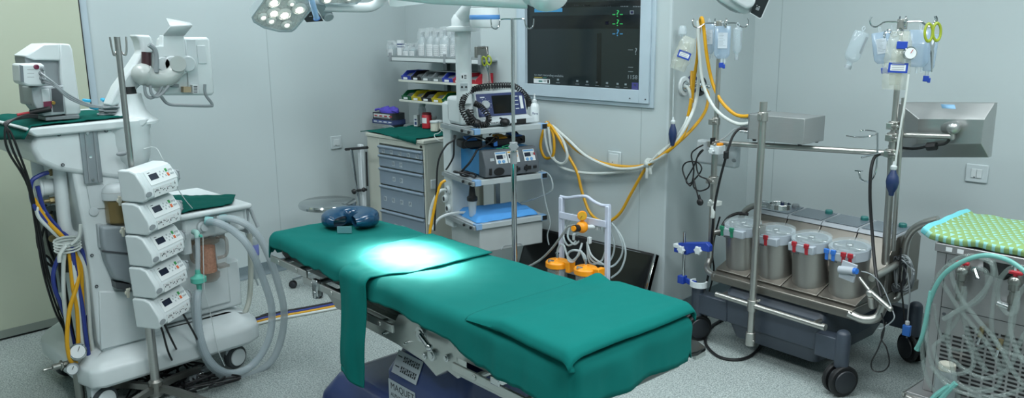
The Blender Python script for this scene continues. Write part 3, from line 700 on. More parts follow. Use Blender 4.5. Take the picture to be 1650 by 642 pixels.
# ---- patient monitor on the top tray
pm = thing('patient_monitor', 'white bulky patient monitor with side module standing on the anaesthesia machine tray', 'monitor', (-3.62, 1.10, 1.222))
PL = local(pm)
XP = -3.52
b = MB(PL); slab(b, [(96, 70), (113, 71), (117, 80), (131, 181), (128, 185), (105, 186), (97, 120)], XP - .02, .16); b.obj('screen_housing', WHITE, pm, bevel=.008)
b = MB(PL); slab(b, [(40, 91), (70, 71), (96, 70), (99, 98), (56, 97)], XP - .02, .16); b.obj('top_cover', WHITE, pm, bevel=.006)
b = MB(PL); slab(b, [(40, 92), (56, 88), (97, 98), (100, 140), (102, 186), (72, 189), (58, 172), (50, 170), (46, 130)], XP - .04, .14); b.obj('rear_body', GREYP, pm, bevel=.004)
b = MB(PL); slab(b, [(50, 141), (103, 138), (106, 184), (71, 188), (58, 173), (54, 165)], XP - .0, .12); b.obj('module_rack', LGREY, pm, bevel=.004)
b = MB(PL); slab(b, [(66, 144), (79, 143), (83, 175), (70, 176)], XP + .004, .02); b.obj('plug_in_module', WHITE2, pm, bevel=.002)
b = MB(PL); slab(b, [(83, 143), (100, 141), (103, 180), (86, 181)], XP + .0025, .02); b.obj('module_slot', DGREY, pm)
b = MB(PL); slab(b, [(70, 164), (83, 163), (84, 175), (71, 176)], XP + .007, .01); q = onx(86, 166, XP + .008); b.cyl(q - Vector((.012, 0, 0)), q + Vector((.004, 0, 0)), .007, n=12, mi=1); b.obj('red_connector', [mat('maroon_plastic', '6e2340', .4), mat('brass', 'b58c4a', .3, .9)], pm, bevel=.001)
b = MB(PL); slab(b, [(73, 189), (128, 185), (128, 191), (74, 195)], XP - .01, .14); b.obj('stand_plate', GREYP, pm, bevel=.002)
b = MB(PL); slab(b, [(31, 103), (46, 103), (66, 102), (72, 105), (76, 136), (70, 139), (46, 139), (33, 134)], XP + .05, .1); b.obj('side_module', WHITE, pm, bevel=.008)
b = MB(PL); slab(b, [(32, 105), (37, 106), (39, 133), (34, 132)], XP + .052, .01); b.obj('module_display', mat('module_lcd', '6a7479', .3), pm)
for x, y, m_ in ((58, 108, 'maroon_plastic'), (68, 111, None), (66, 118, None), (67, 126, None), (70, 132, None)):
    q = onx(x, y, XP + .048); b = MB(PL); b.lathe([(.0095, 0), (.0095, .006), (.006, .007), (.006, .014 if m_ is None else .004)], q, (1, .2, 0), n=16); b.obj('socket', MATS[m_] if m_ else GREYP, pm)
b = MB(PL)
for y in (112, 118, 124): slab(b, [(44, y), (55, y), (55, y + .6), (44, y + .6)], XP + .0505, .001)
b.obj('module_print', GREYP, pm, smooth=0)
# leads from the module running to a coil on the tray
LEAD = mat('grey_lead', '8f979a', .45)
def cable(name, label, cat, pts, r, matl, group=None, sm=6, n=8):
    b = MB(); P = [Vector(p) for p in pts]; o0 = P[0].copy(); b.M = Matrix.Translation(-o0)
    b.tube(P, r, n=n, sm=sm); o = b.obj(name, matl); o.location = o0; return tag(o, label, cat, group)
def coil(c, r, turns, dz, jit=.01, ax=(0, 0, 1), n=14, seed=0, sq=1.0):
    rnd = random.Random(seed); M = basis(c, Vector(ax).orthogonal(), Vector(ax).cross(Vector(ax).orthogonal())); out = []
    for i in range(int(turns * n)):
        a = 2 * PI * i / n; rr = r * (1 + rnd.uniform(-jit, jit) * 8)
        out.append(M @ Vector((rr * math.cos(a), rr * sq * math.sin(a), dz * i / n + rnd.uniform(0, .004))))
    return out
for k, (x, y) in enumerate(((66, 118), (67, 126), (70, 132))):
    pts = [onx(x, y, XP + .07), onx(85 + 2 * k, 132 + 4 * k, XP + .1), onx(110, 152 + 3 * k, XP + .08), onx(140, 167 + 2 * k, XP + .02), onx(165, 172 + k, XP - .02)]
    cable('sensor_lead', ['grey sensor lead from the top socket of the patient monitor module', 'grey sensor lead from the middle socket of the patient monitor module', 'grey sensor lead from the lowest socket of the patient monitor module'][k], 'cable', pts, .0035, LEAD)
q = Vector((-3.62, 1.30, 1.232))
cable('coiled_lead', 'coiled grey monitoring lead heaped between patient monitor and display arm', 'cable', coil(q, .07, 6, .006, .02, seed=4, sq=.8), .004, LEAD)
for k, (x, y) in enumerate(((167, 164), (152, 177), (140, 165))):
    o = MB().cb((0, 0, .008), (.035, .018, .014), rot=(0, 10, 30 * k)).obj('cable_tag', mat('cyan_plastic', '2fa3c9', .4), bevel=.004); o.location = onz(x, y, 1.262); tag(o, ['small cyan clip on the heap of grey leads, nearest the display arm', 'small cyan clip lowest on the heap of grey leads', 'small cyan clip nearest the patient monitor on the grey leads'][k], 'clip')
# red and black clamps and black cables falling at the left end
o = MB().cyl((-.0, -.03, .0), (.02, .04, .012), .011, n=12).cyl((0, -.03, 0), (0, -.075, -.004), .006, n=10, mi=1).obj('cable_plug', [BLACK, RED]); o.location = onx(62, 181, -3.52) ; tag(o, 'black cable plug with red sleeve on the green cloth beside the monitor', 'plug')
for k in range(3):
    pts = [onx(60, 186 + k * 2, -3.5), onx(40, 186 + k * 2, -3.47), onx(14 - 3 * k, 198, -3.44), onx(8 + 5 * k, 215, -3.43), onx(14 + 8 * k, 245, -3.44), onx(45 + 2 * k, 300, -3.52), onx(58 + 3 * k, 370, -3.6), onx(70 + 4 * k, 440, -3.62), onx(88 + 5 * k, 500, -3.7), onx(104 + 3 * k, 535, -3.75), onx(106 + 4 * k, 575, -3.8)]
    cable('black_cable', ['black cable hanging outermost from the green cloth at the left end', 'black cable hanging between two others from the green cloth at the left', 'black cable hanging nearest the machine from the green cloth at the left'][k], 'cable', pts, .0045, BLACK)
cable('black_cable', 'tangled black cable looped behind the gas hoses of the anaesthesia machine', 'cable', [onx(x, y, -3.72) for x, y in ((75, 330), (62, 350), (60, 390), (72, 420), (90, 430), (78, 395), (74, 360), (84, 340), (70, 370), (66, 405), (84, 425), (96, 500))], .005, BLACK)
cable('black_cable', 'thick black cable running down inside the bundle of gas hoses', 'cable', [onx(x, y, -3.66) for x, y in ((92, 400), (98, 430), (104, 470), (112, 520), (122, 570))], .012, BLACK)
# gas hoses: gathered by a white tie
def hs(lbl, pts, m_, x0=-3.56, r=.0085): cable('gas_hose', lbl, 'hose', [onx(x, y, x0 - .0 + (d if d else 0)) for x, y, d in pts], r, m_, 'gas hoses of the anaesthesia machine')
hs('blue gas hose on the left of the bundle, bowing out towards the door', [(78, 278, 0), (62, 284, 0), (50, 296, 0), (54, 330, 0), (78, 360, 0), (104, 384, 0), (112, 395, .02), (96, 412, 0), (86, 440, 0), (88, 465, -.01), (98, 490, -.03), (112, 530, -.05), (128, 588, -.06)], BHOSE)
hs('blue gas hose bowing out against the white machine body', [(60, 300, -.02), (72, 340, -.02), (98, 372, -.01), (116, 388, .03), (132, 405, .02), (147, 440, .02), (153, 475, .02), (150, 502, .0), (138, 520, -.04), (146, 580, -.05)], BHOSE)
hs('blue gas hose running straight down on the right of the bundle', [(116, 396, .02), (122, 440, .02), (132, 490, .02), (138, 540, .02), (146, 590, .0)], BHOSE, -3.54)
hs('yellow gas hose crossing over the front of the bundle', [(54, 320, .0), (76, 356, .0), (104, 386, .02), (112, 410, .03), (117, 460, .04), (124, 500, .04), (126, 545, .03), (124, 575, .02)], YEL)
hs('yellow gas hose looping round at the bottom regulator', [(118, 398, .02), (126, 430, .03), (124, 460, .05), (112, 500, .06), (108, 550, .06), (114, 582, .05), (125, 583, .03), (128, 572, .02)], YEL)
hs('yellow gas hose hanging straight beside the white one', [(120, 396, .0), (130, 430, .02), (133, 490, .02), (138, 540, .02), (144, 585, .0)], YEL)
hs('white gas hose leftmost in the bundle with dark print', [(70, 345, -.01), (60, 335, .0), (64, 352, 0), (90, 378, 0), (104, 392, .02), (102, 430, .02), (103, 480, .0), (109, 530, -.02), (118, 575, -.03)], WHOSE)
hs('white gas hose in the middle of the bundle', [(112, 392, .01), (119, 430, .04), (124, 480, .04), (130, 530, .03), (136, 580, .02)], WHOSE)
hs('white gas hose rightmost in the bundle beside the machine body', [(118, 392, .01), (136, 430, .02), (142, 480, .02), (146, 540, .01), (154, 590, .0)], WHOSE)
b = MB(); q = onx(108, 394, -3.52)
for k in range(4): b.tube([q + Vector((.0 + .01 * math.cos(a), .045 * math.cos(a) , .012 * k - .02 + .028 * math.sin(a) * .5)) for a in [i * PI / 4 for i in range(8)]], .009, n=6, closed=True, sm=2, flat=.5)
b.tube([q + Vector((.02, .01, 0)), q + Vector((.03, .04, .03)), q + Vector((.03, .05, .08))], .007, n=6, sm=4); b.tube([q + Vector((.02, -.01, 0)), q + Vector((.03, -.04, -.03)), q + Vector((.03, -.045, -.06))], .008, n=6, sm=4)
tag(b.obj('fabric_tie', mat('white_gauze', 'b9c1bd', .9)), 'white cloth tie knotted round the bundle of gas hoses', 'tie')
# gas regulators at the bottom
def gauge(b, c, r, f, mi0=0, mi1=1, mi2=2):
    f = Vector(f).normalized(); c = Vector(c); b.lathe([(r * .9, -.016), (r, -.012), (r, .006), (r * .9, .009)], c, f, n=24, mi=mi0); b.lathe([(.0, 0), (r * .82, 0)], c + f * .0095, f, n=24, mi=mi1, cap=False)
    a = f.orthogonal().normalized(); b.tube([c + f * .011, c + f * .011 + a * r * .6 + f.cross(a) * r * .2], .0012, n=5, mi=mi2)
rg = thing('gas_regulator', 'metal gas regulators with round dial gauges below the hose bundle', 'regulator', onz(125, 600, 0))
GL = local(rg)
b = MB(GL); q = onx(128, 570, -3.5); gauge(b, q + Vector((0, -.005, .01)), .034, (1, -.3, .35)); b.obj('dial_gauge', [CHROME, PAPER, INK], rg)
b = MB(GL); gauge(b, onx(117, 595, -3.5), .025, (1, -.5, .1)); b.obj('dial_gauge', [GREYP, PAPER, INK], rg)
b = MB(GL); q = onx(122, 583, -3.54); b.cyl(q + Vector((0, -.09, .0)), q + Vector((0, .05, .0)), .014, n=14).cb(q, (.04, .05, .045)).cyl(q, Vector((q.x, q.y, .035)), .018, n=14); b.cyl(q + Vector((0, -.09, 0)), q + Vector((0, -.125, 0)), .006, n=8).cyl(q + Vector((0, -.05, 0)), q + Vector((0, -.06, 0)), .022, n=6)
b.obj('valve_body', mat('nickel', '8c8f8a', .3, .9), rg, bevel=.002)
b = MB(GL); p = Vector((q.x - .02, q.y + .0, 0)); b.lathe([(.05, 0), (.052, .01), (.045, .03), (.02, .036)], p, n=24); b.obj('floor_foot', GREYP, rg)
b = MB(GL); p2 = onx(127, 560, -3.56)
b.cyl((q.x, q.y, .09), (q.x, q.y, .20), .012, n=12); b.obj('gas_stem', mat('nickel', '8c8f8a', .3, .9), rg)

# ---- infusion pumps on a pole
PB = Vector((-3.34, 1.23, 0))
ps = thing('pump_stand', 'slim steel pole stand on small castors carrying five infusion pumps', 'infusion stand', PB)
SL = local(ps)
b = MB(SL); b.cyl(PB + Vector((0, 0, .05)), PB + Vector((0, 0, .62)), .019, n=20).cyl(PB + Vector((0, 0, .60)), PB + Vector((0, 0, 1.56)), .0115, n=18).cyl(PB + Vector((0, 0, .6)), PB + Vector((0, 0, .64)), .022, n=18)
b.obj('pole', STEEL, ps)
for k in range(2):
    s_ = -1 if k else 1; tp = PB + Vector((0, 0, 1.55)); b = MB(SL)
    b.tube([tp + Vector((0, 0, -.02)), tp + Vector((0, s_ * .012, -.05)), tp + Vector((.01, s_ * .022, -.06)), tp + Vector((.012, s_ * .028, -.03)), tp + Vector((.012, s_ * .03, .01))], .0038, n=8, sm=4); b.obj('hook', STEEL, ps)
b = MB(SL)
for k in range(4):
    a = R(25 + 90 * k); d_ = Vector((math.cos(a), math.sin(a), 0)); b.tube([PB + Vector((0, 0, .09)), PB + d_ * .12 + Vector((0, 0, .085)), PB + d_ * .26 + Vector((0, 0, .062))], .018, n=4, sm=2)
b.lathe([(.03, .06), (.03, .12), (.02, .13)], PB, n=16)
b.obj('star_base', STEELD, ps)
for k in range(4):
    a = R(25 + 90 * k); d_ = Vector((math.cos(a), math.sin(a), 0)); castor(ps, SL, PB + d_ * .26 + Vector((0, 0, .028)), .028, TYRE, .011, face=d_.cross(Vector((0, 0, 1))))
# one pump, local axes: x = long axis to the right, y = away from viewer, z = up
def pump(label):
    t = thing('infusion_pump', label, 'infusion pump', group=None)
    prof = [(0, .0), (-.11, .0), (-.13, .012), (-.128, .05), (-.088, .108), (-.06, .118), (0, .118)]  # y,z
    b = MB(); b.prism(prof, (-.15, 0, 0), (0, 1, 0), (0, 0, 1), (1, 0, 0), .275); b.obj('body', WHITE, t, bevel=.006)
    b = MB(); b.prism([(.004, .0), (-.112, -.002), (-.134, .012), (-.133, .052), (-.091, .112), (-.06, .122), (.004, .122)], (-.165, 0, 0), (0, 1, 0), (0, 0, 1), (1, 0, 0), .04); b.obj('end_cap', WHITE, t, bevel=.006)
    b = MB(); b.prism([(-.0, .0), (-.08, .0), (-.11, .02), (-.105, .06), (-.07, .11), (0, .115)], (.125, 0, 0), (0, 1, 0), (0, 0, 1), (1, 0, 0), .03); b.obj('syringe_guard', WHITE2, t, bevel=.012, seg=3)
    Ms = basis((-.09, -.128, .05), (1, 0, 0), (0, .04, .058))   # sloped fascia
    b = MB(); b.box(-.01, .215, .004, .066, 0, .003, T=Ms, mi=0); b.box(.01, .078, .024, .05, .003, .004, T=Ms, mi=1)
    b.box(.01, .03, .056, .059, .003, .0036, T=Ms, mi=3)
    for i in range(4): a = i * PI / 2; b.box(.108 + .012 * math.cos(a) - .004, .108 + .012 * math.cos(a) + .004, .036 + .012 * math.sin(a) - .0035, .036 + .012 * math.sin(a) + .0035, .003, .0042, T=Ms, mi=4)
    b.box(.150, .166, .04, .054, .003, .0045, T=Ms, mi=2); b.box(.150, .166, .020, .034, .003, .0045, T=Ms, mi=5)
    for i in range(4):
        for j in range(2): b.box(.133 if i == 0 else .163 + i * .012, (.133 if i == 0 else .163 + i * .012) + .008, .022 + j * .018, .03 + j * .018, .003, .0042, T=Ms, mi=4)
    for i in range(6): b.box(.135 + i * .012, .139 + i * .012, .022 + (i % 2) * .014, .024 + (i % 2) * .014, .0043, .0046, T=Ms, mi=3)
    b.obj('control_panel', [mat('panel_white', 'cfd6d6', .4), LCD, mat('green_key', '2f8f46', .5), INK, LGREY, mat('orange_key', 'cf6234', .5)], t, smooth=0)
    Mf = basis((-.09, -.1305, .008), (1, 0, 0), (0, 0, 1)); rnd = random.Random(5)
    b = MB(); b.box(-.005, .19, 0, .036, 0, .002, T=Mf)
    for i in range(16):
        x = .004 + i * .0115; z = .008 + rnd.random() * .016; b.box(x, x + .006, z, z + .002 + rnd.random() * .006, .002, .0026, T=Mf, mi=1)
        if i % 3 == 0: b.box(x, x + .003, z + .01, z + .0125, .002, .0026, T=Mf, mi=2)
    b.obj('syringe_symbols', [mat('panel_white', 'cfd6d6', .4), INK, RED], t, smooth=0)
    Me = basis((-.153, -.1335, .012), (1, 0, 0), (0, 0, 1))
    b = MB(); b.prism([(.016 * math.cos(a) * 1.5, .010 * math.sin(a)) for a in [i * PI / 8 for i in range(16)]], (-.142, -.1345, .028), (1, 0, 0), (0, 0, 1), (0, -1, 0), .003); b.obj('release_button', GREYP, t)
    b = MB(); b.lathe([(.03, 0), (.034, .006), (.034, .02), (.03, .026)], (.148, -.075, .045), (1, 0, 0), n=24); b.obj('drive_ring', LGREY, t)
    b = MB(); b.lathe([(.022, 0), (.022, .025), (.016, .03)], (.172, -.075, .05), (1, 0, 0), n=20)
    for i in range(4): a = PI / 4 + i * PI / 2; b.cb((.192, -.075 + .02 * math.cos(a), .05 + .02 * math.sin(a)), (.016, .012, .012), rot=(math.degrees(a), 0, 0))
    b.obj('plunger_head', GREYP, t, bevel=.002)
    b = MB(); b.cb((-.02, .03, .06), (.05, .06, .06)); b.cyl((-.07, .03, .06), (-.05, .03, .06), .02, n=12); b.obj('pole_clamp', GREYP, t, bevel=.004)
    return t
DIRP = math.degrees(math.atan2(.87, -.49)) # long axis heading
plabs = ['topmost of the five stacked white infusion pumps on the pole', 'white infusion pump second from the top of the stack', 'white infusion pump in the middle of the five', 'white infusion pump second from the bottom of the stack', 'lowest of the five stacked white infusion pumps']
for k in range(5):
    t = pump(plabs[k]); z = .985 - .131 * k
    ax = Vector((math.cos(R(DIRP)), math.sin(R(DIRP)), 0)); yv = Vector((-ax.y, ax.x, 0))  # away from viewer
    if yv.dot(Vector((-1, .3, 0))) < 0: yv = -yv
    zt = ax.cross(yv); o = PB - yv * (.03) + ax * (.01) + Vector((0, 0, z - .05))
    M = basis(o, ax, yv); t.matrix_world = M @ Matrix.Rotation(R(-3), 4, 'Y') @ Matrix.Diagonal((.70, .84, 1.02, 1))

# ---- breathing hoses, filter and floor cables
def bhose(name, label, pts, r, m_, group=None, sm=14, ribs=True):
    b = MB(); P = crom([Vector(p) for p in pts], sm); o0 = P[0].copy(); b.M = Matrix.Translation(-o0); n = len(P)
    b.tube(P, (lambda a: r * (1 + .05 * (int(a * (n - 1)) % 2))) if ribs else r, n=14, cap=False)
    o = b.obj(name, m_, smooth=60 if not ribs else 25); o.location = o0; return tag(o, label, 'hose', group)
CORR = mat('corrugated_hose', 'b3c0c4', .3, alpha=.62)
bhose('breathing_hose', 'wide translucent breathing hose looping outermost to the right of the anaesthesia machine', [onx(350, 354, -3.44), onx(375, 353, -3.40), onx(402, 366, -3.36), onx(425, 395, -3.34), onx(446, 450, -3.34), onx(458, 510, -3.34), onx(445, 570, -3.34), onx(415, 600, -3.36), onx(375, 612, -3.36), onx(340, 590, -3.36), onx(322, 550, -3.37), onx(314, 500, -3.38), onx(316, 470, -3.39)], .0165, CORR, sm=18)
bhose('breathing_hose', 'wide translucent breathing hose looping inside the outer one', [onx(335, 358, -3.44), onx(352, 360, -3.38), onx(378, 374, -3.34), onx(402, 400, -3.30), onx(424, 450, -3.30), onx(438, 500, -3.30), onx(432, 550, -3.30), onx(405, 590, -3.32), onx(368, 602, -3.33), onx(338, 582, -3.33), onx(322, 540, -3.34), onx(318, 490, -3.36), onx(320, 468, -3.38)], .0165, mat('corrugated_hose_pale', 'aebcc2', .3, alpha=.6), sm=18)
bhose('corrugated_tube', 'ribbed pale tube hanging from the side arm to the machine deck', [onx(401, 366, -3.62), onx(403, 400, -3.62), onx(404, 450, -3.60), onx(400, 490, -3.56), onx(385, 520, -3.5), onx(360, 540, -3.46), onx(328, 545, -3.45)], .0125, mat('ribbed_tube', 'b2b8ae', .4, alpha=.8), sm=12)
b = MB(); q = onx(408, 400, -3.7); b.lathe([(.02, .055), (.026, .04), (.027, .0), (.024, -.11), (.014, -.16), (.006, -.165)], q, n=20)
b.lathe([(.027, .02), (.028, .018), (.028, -.035), (.027, -.037)], q, n=20, mi=1, cap=False); b.tube([q + Vector((0, .0, -.16)), q + Vector((0, .01, -.2))], .005, n=6)
b.tube([q + Vector((0, .0, .05)), q + Vector((0, .0, .08)), q + Vector((0, .02, .1))], .006, n=6, sm=3); b.tube([q + Vector((0, -.02, .03)), q + Vector((0, -.035, .09))], .004, n=6)
tag(b.obj('breathing_bag', [mat('milky_bag', 'a9b6b8', .4, alpha=.7), mat('violet_sleeve', '6d78b8', .5)]), 'limp translucent breathing bag with violet band hanging beside the ribbed tube', 'bag')
bf = thing('breathing_filter', 'pale green breathing filter on clear vertical tube beside the lowest pumps', 'filter', onx(320, 460, -3.39))
FL = local(bf); q = onx(320, 452, -3.39)
FG = mat('mint_plastic', '57b3a0', .35)
b = MB(FL); b.lathe([(.011, .05), (.012, .03), (.02, .02), (.034, .014), (.034, -.006), (.02, -.014), (.012, -.02), (.011, -.05)], q, n=24); b.obj('filter_body', FG, bf)
b = MB(FL); b.tube([q + Vector((0, 0, .04)), onx(319, 412, -3.39), onx(318, 382, -3.40)], .011, n=12); b.obj('clear_tube', CLEAR2, bf)
b = MB(FL); b.tube([onx(318, 384, -3.40), onx(317, 376, -3.41), onx(312, 374, -3.44)], .013, n=12, sm=3); b.lathe([(.006, 0), (.006, .015)], onx(322, 380, -3.38), (1, 0, 0), n=10, mi=1); b.obj('elbow', [mat('pale_mint', '8fb8b0', .4), FG], bf)
for y_, x_ in ((1.555, 0), (1.69, 0)):
    pass
o = MB().cyl(onx(330, 355, -3.45), onx(343, 357, -3.43), .019, n=16).obj('hose_cuff', mat('teal_cuff', '7fb5b5', .4)); tag(o, 'pale teal cuff where the inner breathing hose meets the machine', 'cuff')
o = MB().cyl(onx(354, 353, -3.45), onx(366, 352, -3.43), .019, n=16).obj('hose_cuff', mat('teal_cuff', '7fb5b5', .4)); tag(o, 'pale teal cuff where the outer breathing hose meets the machine', 'cuff')
cable('sample_line', 'very thin clear gas sampling line curling from the filter to the floor', 'tube', [onx(327, 382, -3.37), onx(328, 430, -3.36), onx(330, 470, -3.36), onx(340, 510, -3.37), onx(350, 560, -3.36), onx(362, 590, -3.36)], .0018, mat('thin_line', 'c3cccc', .4))
cable('sample_line', 'thin clear line hanging from the top pump across the green cloth', 'tube', [onx(232, 240, -3.45), onx(250, 238, -3.45), onx(262, 256, -3.42), onx(290, 310, -3.4), onx(310, 336, -3.43)], .0018, mat('thin_line', 'c3cccc', .4))
rnd = random.Random(11)
wl = ['black cable falling from the lowest pump beside the pole', 'second black cable falling from the lowest pump to the floor', 'black cable falling furthest right from the pumps to the floor']
for k, pts in enumerate(([(252, 510), (262, 535), (272, 570), (288, 600), (300, 625)], [(258, 508), (268, 530), (280, 555), (296, 585), (312, 612)], [(286, 492), (300, 515), (318, 548), (332, 580), (340, 618)])):
    cable('power_cable', wl[k], 'cable', [onx(x, y, -3.34 + .0 * i) for i, (x, y) in enumerate(pts[:3])] + [onz(x, y, .04) for x, y in pts[3:]], .0045, BLACK)
cl = ['tangled black cable on the floor nearest the pole base', 'tangled black cable under the left part of the machine deck', 'tangled black cable on the floor below the breathing hoses', 'tangled black cable spreading over the grey adapter block', 'tangled black cable at the right end of the floor heap', 'tangled black cable lying in front of the floor heap', 'tangled black cable deep under the middle of the machine deck']
for k in range(7):
    cx, cy = [(262, 618), (200, 630), (300, 622), (318, 615), (338, 622), (240, 636), (280, 600)][k]
    c = onz(cx, cy, 0.012); pts = []
    for i in range(14): pts.append(c + Vector((rnd.uniform(-.10, .10), rnd.uniform(-.13, .13), rnd.uniform(0, .05))))
    cable('floor_cable', cl[k], 'cable', pts, .0045, BLACK, 'tangle of cables under the machine')
o = MB().cb((0, 0, .03), (.06, .16, .05), rot=(0, 0, 18)).obj('power_adapter', GREYP, bevel=.006); o.location = onz(322, 612, 0); tag(o, 'grey power adapter block lying on the floor among the tangled cables', 'power adapter')
o = MB().cb((0, 0, .05), (.08, .12, .1), rot=(0, 0, -8)).obj('power_strip', WHITE2, bevel=.006); o.location = onz(238, 628, 0) + Vector((-.25, 0, 0)); tag(o, 'white power box standing under the anaesthesia machine deck', 'power box')
# hoses lying along the floor from the machine to the table base
for k, (m_, lb, dy) in enumerate(((WHOSE, 'white supply hose lying nearest on the floor behind the table', 6), (YEL, 'yellow supply hose lying on the floor between blue and white', 2.6), (BHOSE, 'blue supply hose lying on the floor above the yellow one', -.8), (BLACK, 'black supply cable lying furthest back on the floor', -4))):
    pts = [onz(x, y + dy, .008) for x, y in ((392, 526), (410, 518), (450, 508), (500, 499), (556, 488), (620, 474), (700, 456))]
    cable('floor_hose', lb, 'hose', pts, .0075, m_)
cable('floor_cable', 'black cable curving across the floor to the machine castor', 'cable', [onz(x, y, .006) for x, y in ((398, 530), (410, 516), (430, 506), (460, 503), (476, 500))], .0045, BLACK)
# ================================================================== MIDDLE: stool, cabinet, shelf, pendant, poles
# stool
sp = Vector((-4.20, 2.68, 0))
st = thing('round_stool', 'round steel stool by the wall behind the head of the operating table', 'stool', sp)
b = MB(); b.lathe([(.0, .505), (.165, .505), (.175, .51), (.178, .525), (.172, .535), (.16, .54), (0, .542)], n=40); b.obj('seat', CHROME, st)
b = MB(); b.cyl((0, 0, .08), (0, 0, .5), .017, n=16).cyl((0, 0, .12), (0, 0, .3), .026, n=16).cyl((0, 0, .07), (0, 0, .13), .035, n=16); b.obj('column', CHROME, st)
b = MB()
for k in range(5): a = R(72 * k + 20); b.tube([(0.02 * math.cos(a), 0.02 * math.sin(a), .1), (.13 * math.cos(a), .13 * math.sin(a), .085), (.24 * math.cos(a), .24 * math.sin(a), .055)], .013, n=8, sm=3)
b.obj('base', CHROME, st)
for k in range(5): a = R(72 * k + 20); castor(st, Matrix.Identity(4), (.24 * math.cos(a), .24 * math.sin(a), .025), .025, BLACK, .008, face=(math.sin(a), -math.cos(a), 0))
b = MB(); b.tube([(.15 * math.cos(a), .15 * math.sin(a), .2) for a in [i * PI / 10 for i in range(20)]], .007, n=8, closed=True)
for k in range(3): a = R(120 * k); b.tube([(.026 * math.cos(a), .026 * math.sin(a), .2), (.15 * math.cos(a), .15 * math.sin(a), .2)], .005, n=6)
b.obj('foot_ring', CHROME, st)
# folded support frame between stool and cabinet
fp = ony(575, 330, 3.0); fs = thing('support_frame', 'folded steel bar frame with black clamps leaning between stool and cabinet', 'frame', (fp.x, 3.0, 0))
F_ = local(fs); YF = 3.0
b = MB(F_); b.tube([ony(557, 241, YF), ony(592, 238, YF)], .009, n=10); b.tube([ony(568, 308, YF), ony(590, 306, YF)], .009, n=10); b.sph(ony(571, 309, YF - .01), .018); b.sph(ony(586, 306, YF - .01), .015); b.obj('black_clamp_bar', BLACK, fs)
b = MB(F_); q = ony(583, 400, YF); b.tube([ony(566, 241, YF), ony(577, 320, YF), ony(583, 360, YF)], .010, n=10); b.tube([ony(583, 360, YF), Vector((q.x, YF + .02, .02))], .01, n=10); b.obj('steel_leg', CHROME, fs)
b = MB(F_); p = ony(580, 238, YF + .03); p2 = ony(583, 340, YF + .03); b.box(p.x - .018, p.x + .018, YF + .02, YF + .05, .02, p.z + .02); b.box(p2.x - .02, p2.x + .1, YF + .0, YF + .06, p2.z - .03, p2.z); b.box(p.x - .1, p.x + .12, YF - .03, YF + .08, .0, .03)
b.obj('white_upright', WHITE2, fs, bevel=.006)
b = MB(F_); b.cyl(ony(590, 245, YF + .02), ony(592, 300, YF + .02), .006, n=8); b.obj('rod', BLACK, fs)
# cabinet
CX0, CX1, CY0, CY1, CZ = -4.35, -3.77, 3.10, 3.70, .885
cb_ = thing('drawer_cabinet', 'cream drawer cabinet with grey drawers under a dark green cloth', 'cabinet', ((CX0 + CX1) / 2, CY0, 0))
CL = local(cb_); CRM = mat('cream_cabinet', 'b6baaf', .45, var=.02); DRW = mat('blue_grey_drawer', '7b8b99', .4, var=.03)
b = MB(CL); b.box(CX0, CX1, CY0 + .02, CY1, .06, CZ).box(CX0, CX0 + .125, CY0, CY0 + .02, .06, CZ).box(CX1 - .012, CX1, CY0, CY0 + .02, .06, CZ).box(CX0 + .125, CX1 - .012, CY0, CY0 + .02, CZ - .035, CZ); b.box(CX0 + .02, CX1 - .02, CY0 + .04, CY1 - .04, 0, .06, mi=1)
b.obj('body', [CRM, DGREY], cb_, bevel=.003)
MB(CL).box(CX0 - .005, CX1 + .005, CY0 - .008, CY1 + .01, CZ, CZ + .022).obj('top', CRM, cb_, bevel=.004)
zs = [CZ - .04, .785, .70, .585, .42, .25, .075]
for i in range(6):
    z1, z0 = zs[i] - .002, zs[i + 1] + .004
    b = MB(CL); b.box(CX0 + .128, CX1 - .015, CY0 - .006, CY0 + .018, z0, z1 - .026); b.prism([(0, 0), (-.006, 0), (-.018, .012), (-.018, .018), (0, .024)], (CX0 + .128, CY0, z1 - .026), (0, 1, 0), (0, 0, 1), (1, 0, 0), CX1 - CX0 - .143)
    o = b.obj('drawer', DRW, cb_, bevel=.002)
    rnd = random.Random(i); n = [5, 2, 2, 4, 2, 3][i]
    for k in range(n):
        x = CX0 + .165 + k * (.085 if n > 3 else .075) + (.10 if n == 2 else 0); h = .03
        b = MB(CL); b.box(x, x + .028, CY0 - .0075, CY0 - .0062, (z0 + z1) / 2 - h / 2 - .01, (z0 + z1) / 2 + h / 2 - .01)
        for j in range(2): b.box(x + .004 + .011 * j, x + .011 + .011 * j, CY0 - .0083, CY0 - .0077, (z0 + z1) / 2 - .02 + .006 * rnd.randint(0, 1), (z0 + z1) / 2 - .005 + .004 * rnd.randint(0, 2), mi=1)
        b.obj('drawer_label', [mat('faded_label', 'a9b4bb', .6), mat('faded_ink', '6f7b84', .6)], o, smooth=0)
q = ony(678, 235, CY0); MB(CL).cyl((q.x + .005, CY0 - .001, CZ - .018), (q.x + .005, CY0 - .006, CZ - .018), .009, n=14).obj('lock', BLACK, cb_)
MB(CL).box(CX1, CX1 + .008, CY0 + .04, CY0 + .09, .60, .66).obj('side_catch', WHITE2, cb_, bevel=.003)
TT2 = CZ + .026
def hg3(q, a, c_):
    e = (CY0 - .012) - q.y
    if e > 0: q.y = CY0 - .012 - e * .12; q.z -= e * .95
    e = (CX0 - .01) - q.x
    if e > 0: q.z -= e * .15
    return q
draped_patch('surgical_cloth', 'dark green cloth spread over the top of the drawer cabinet', [(CX0 - .10, CY0 + .02, TT2), (CX1 - .06, CY0 - .05, TT2), (CX1 - .02, CY1 - .06, TT2), (CX0 - .02, CY1 - .02, TT2)], TT2, DKGREEN, hg3, seed=5, amp=.005, nu=40, nv=30)
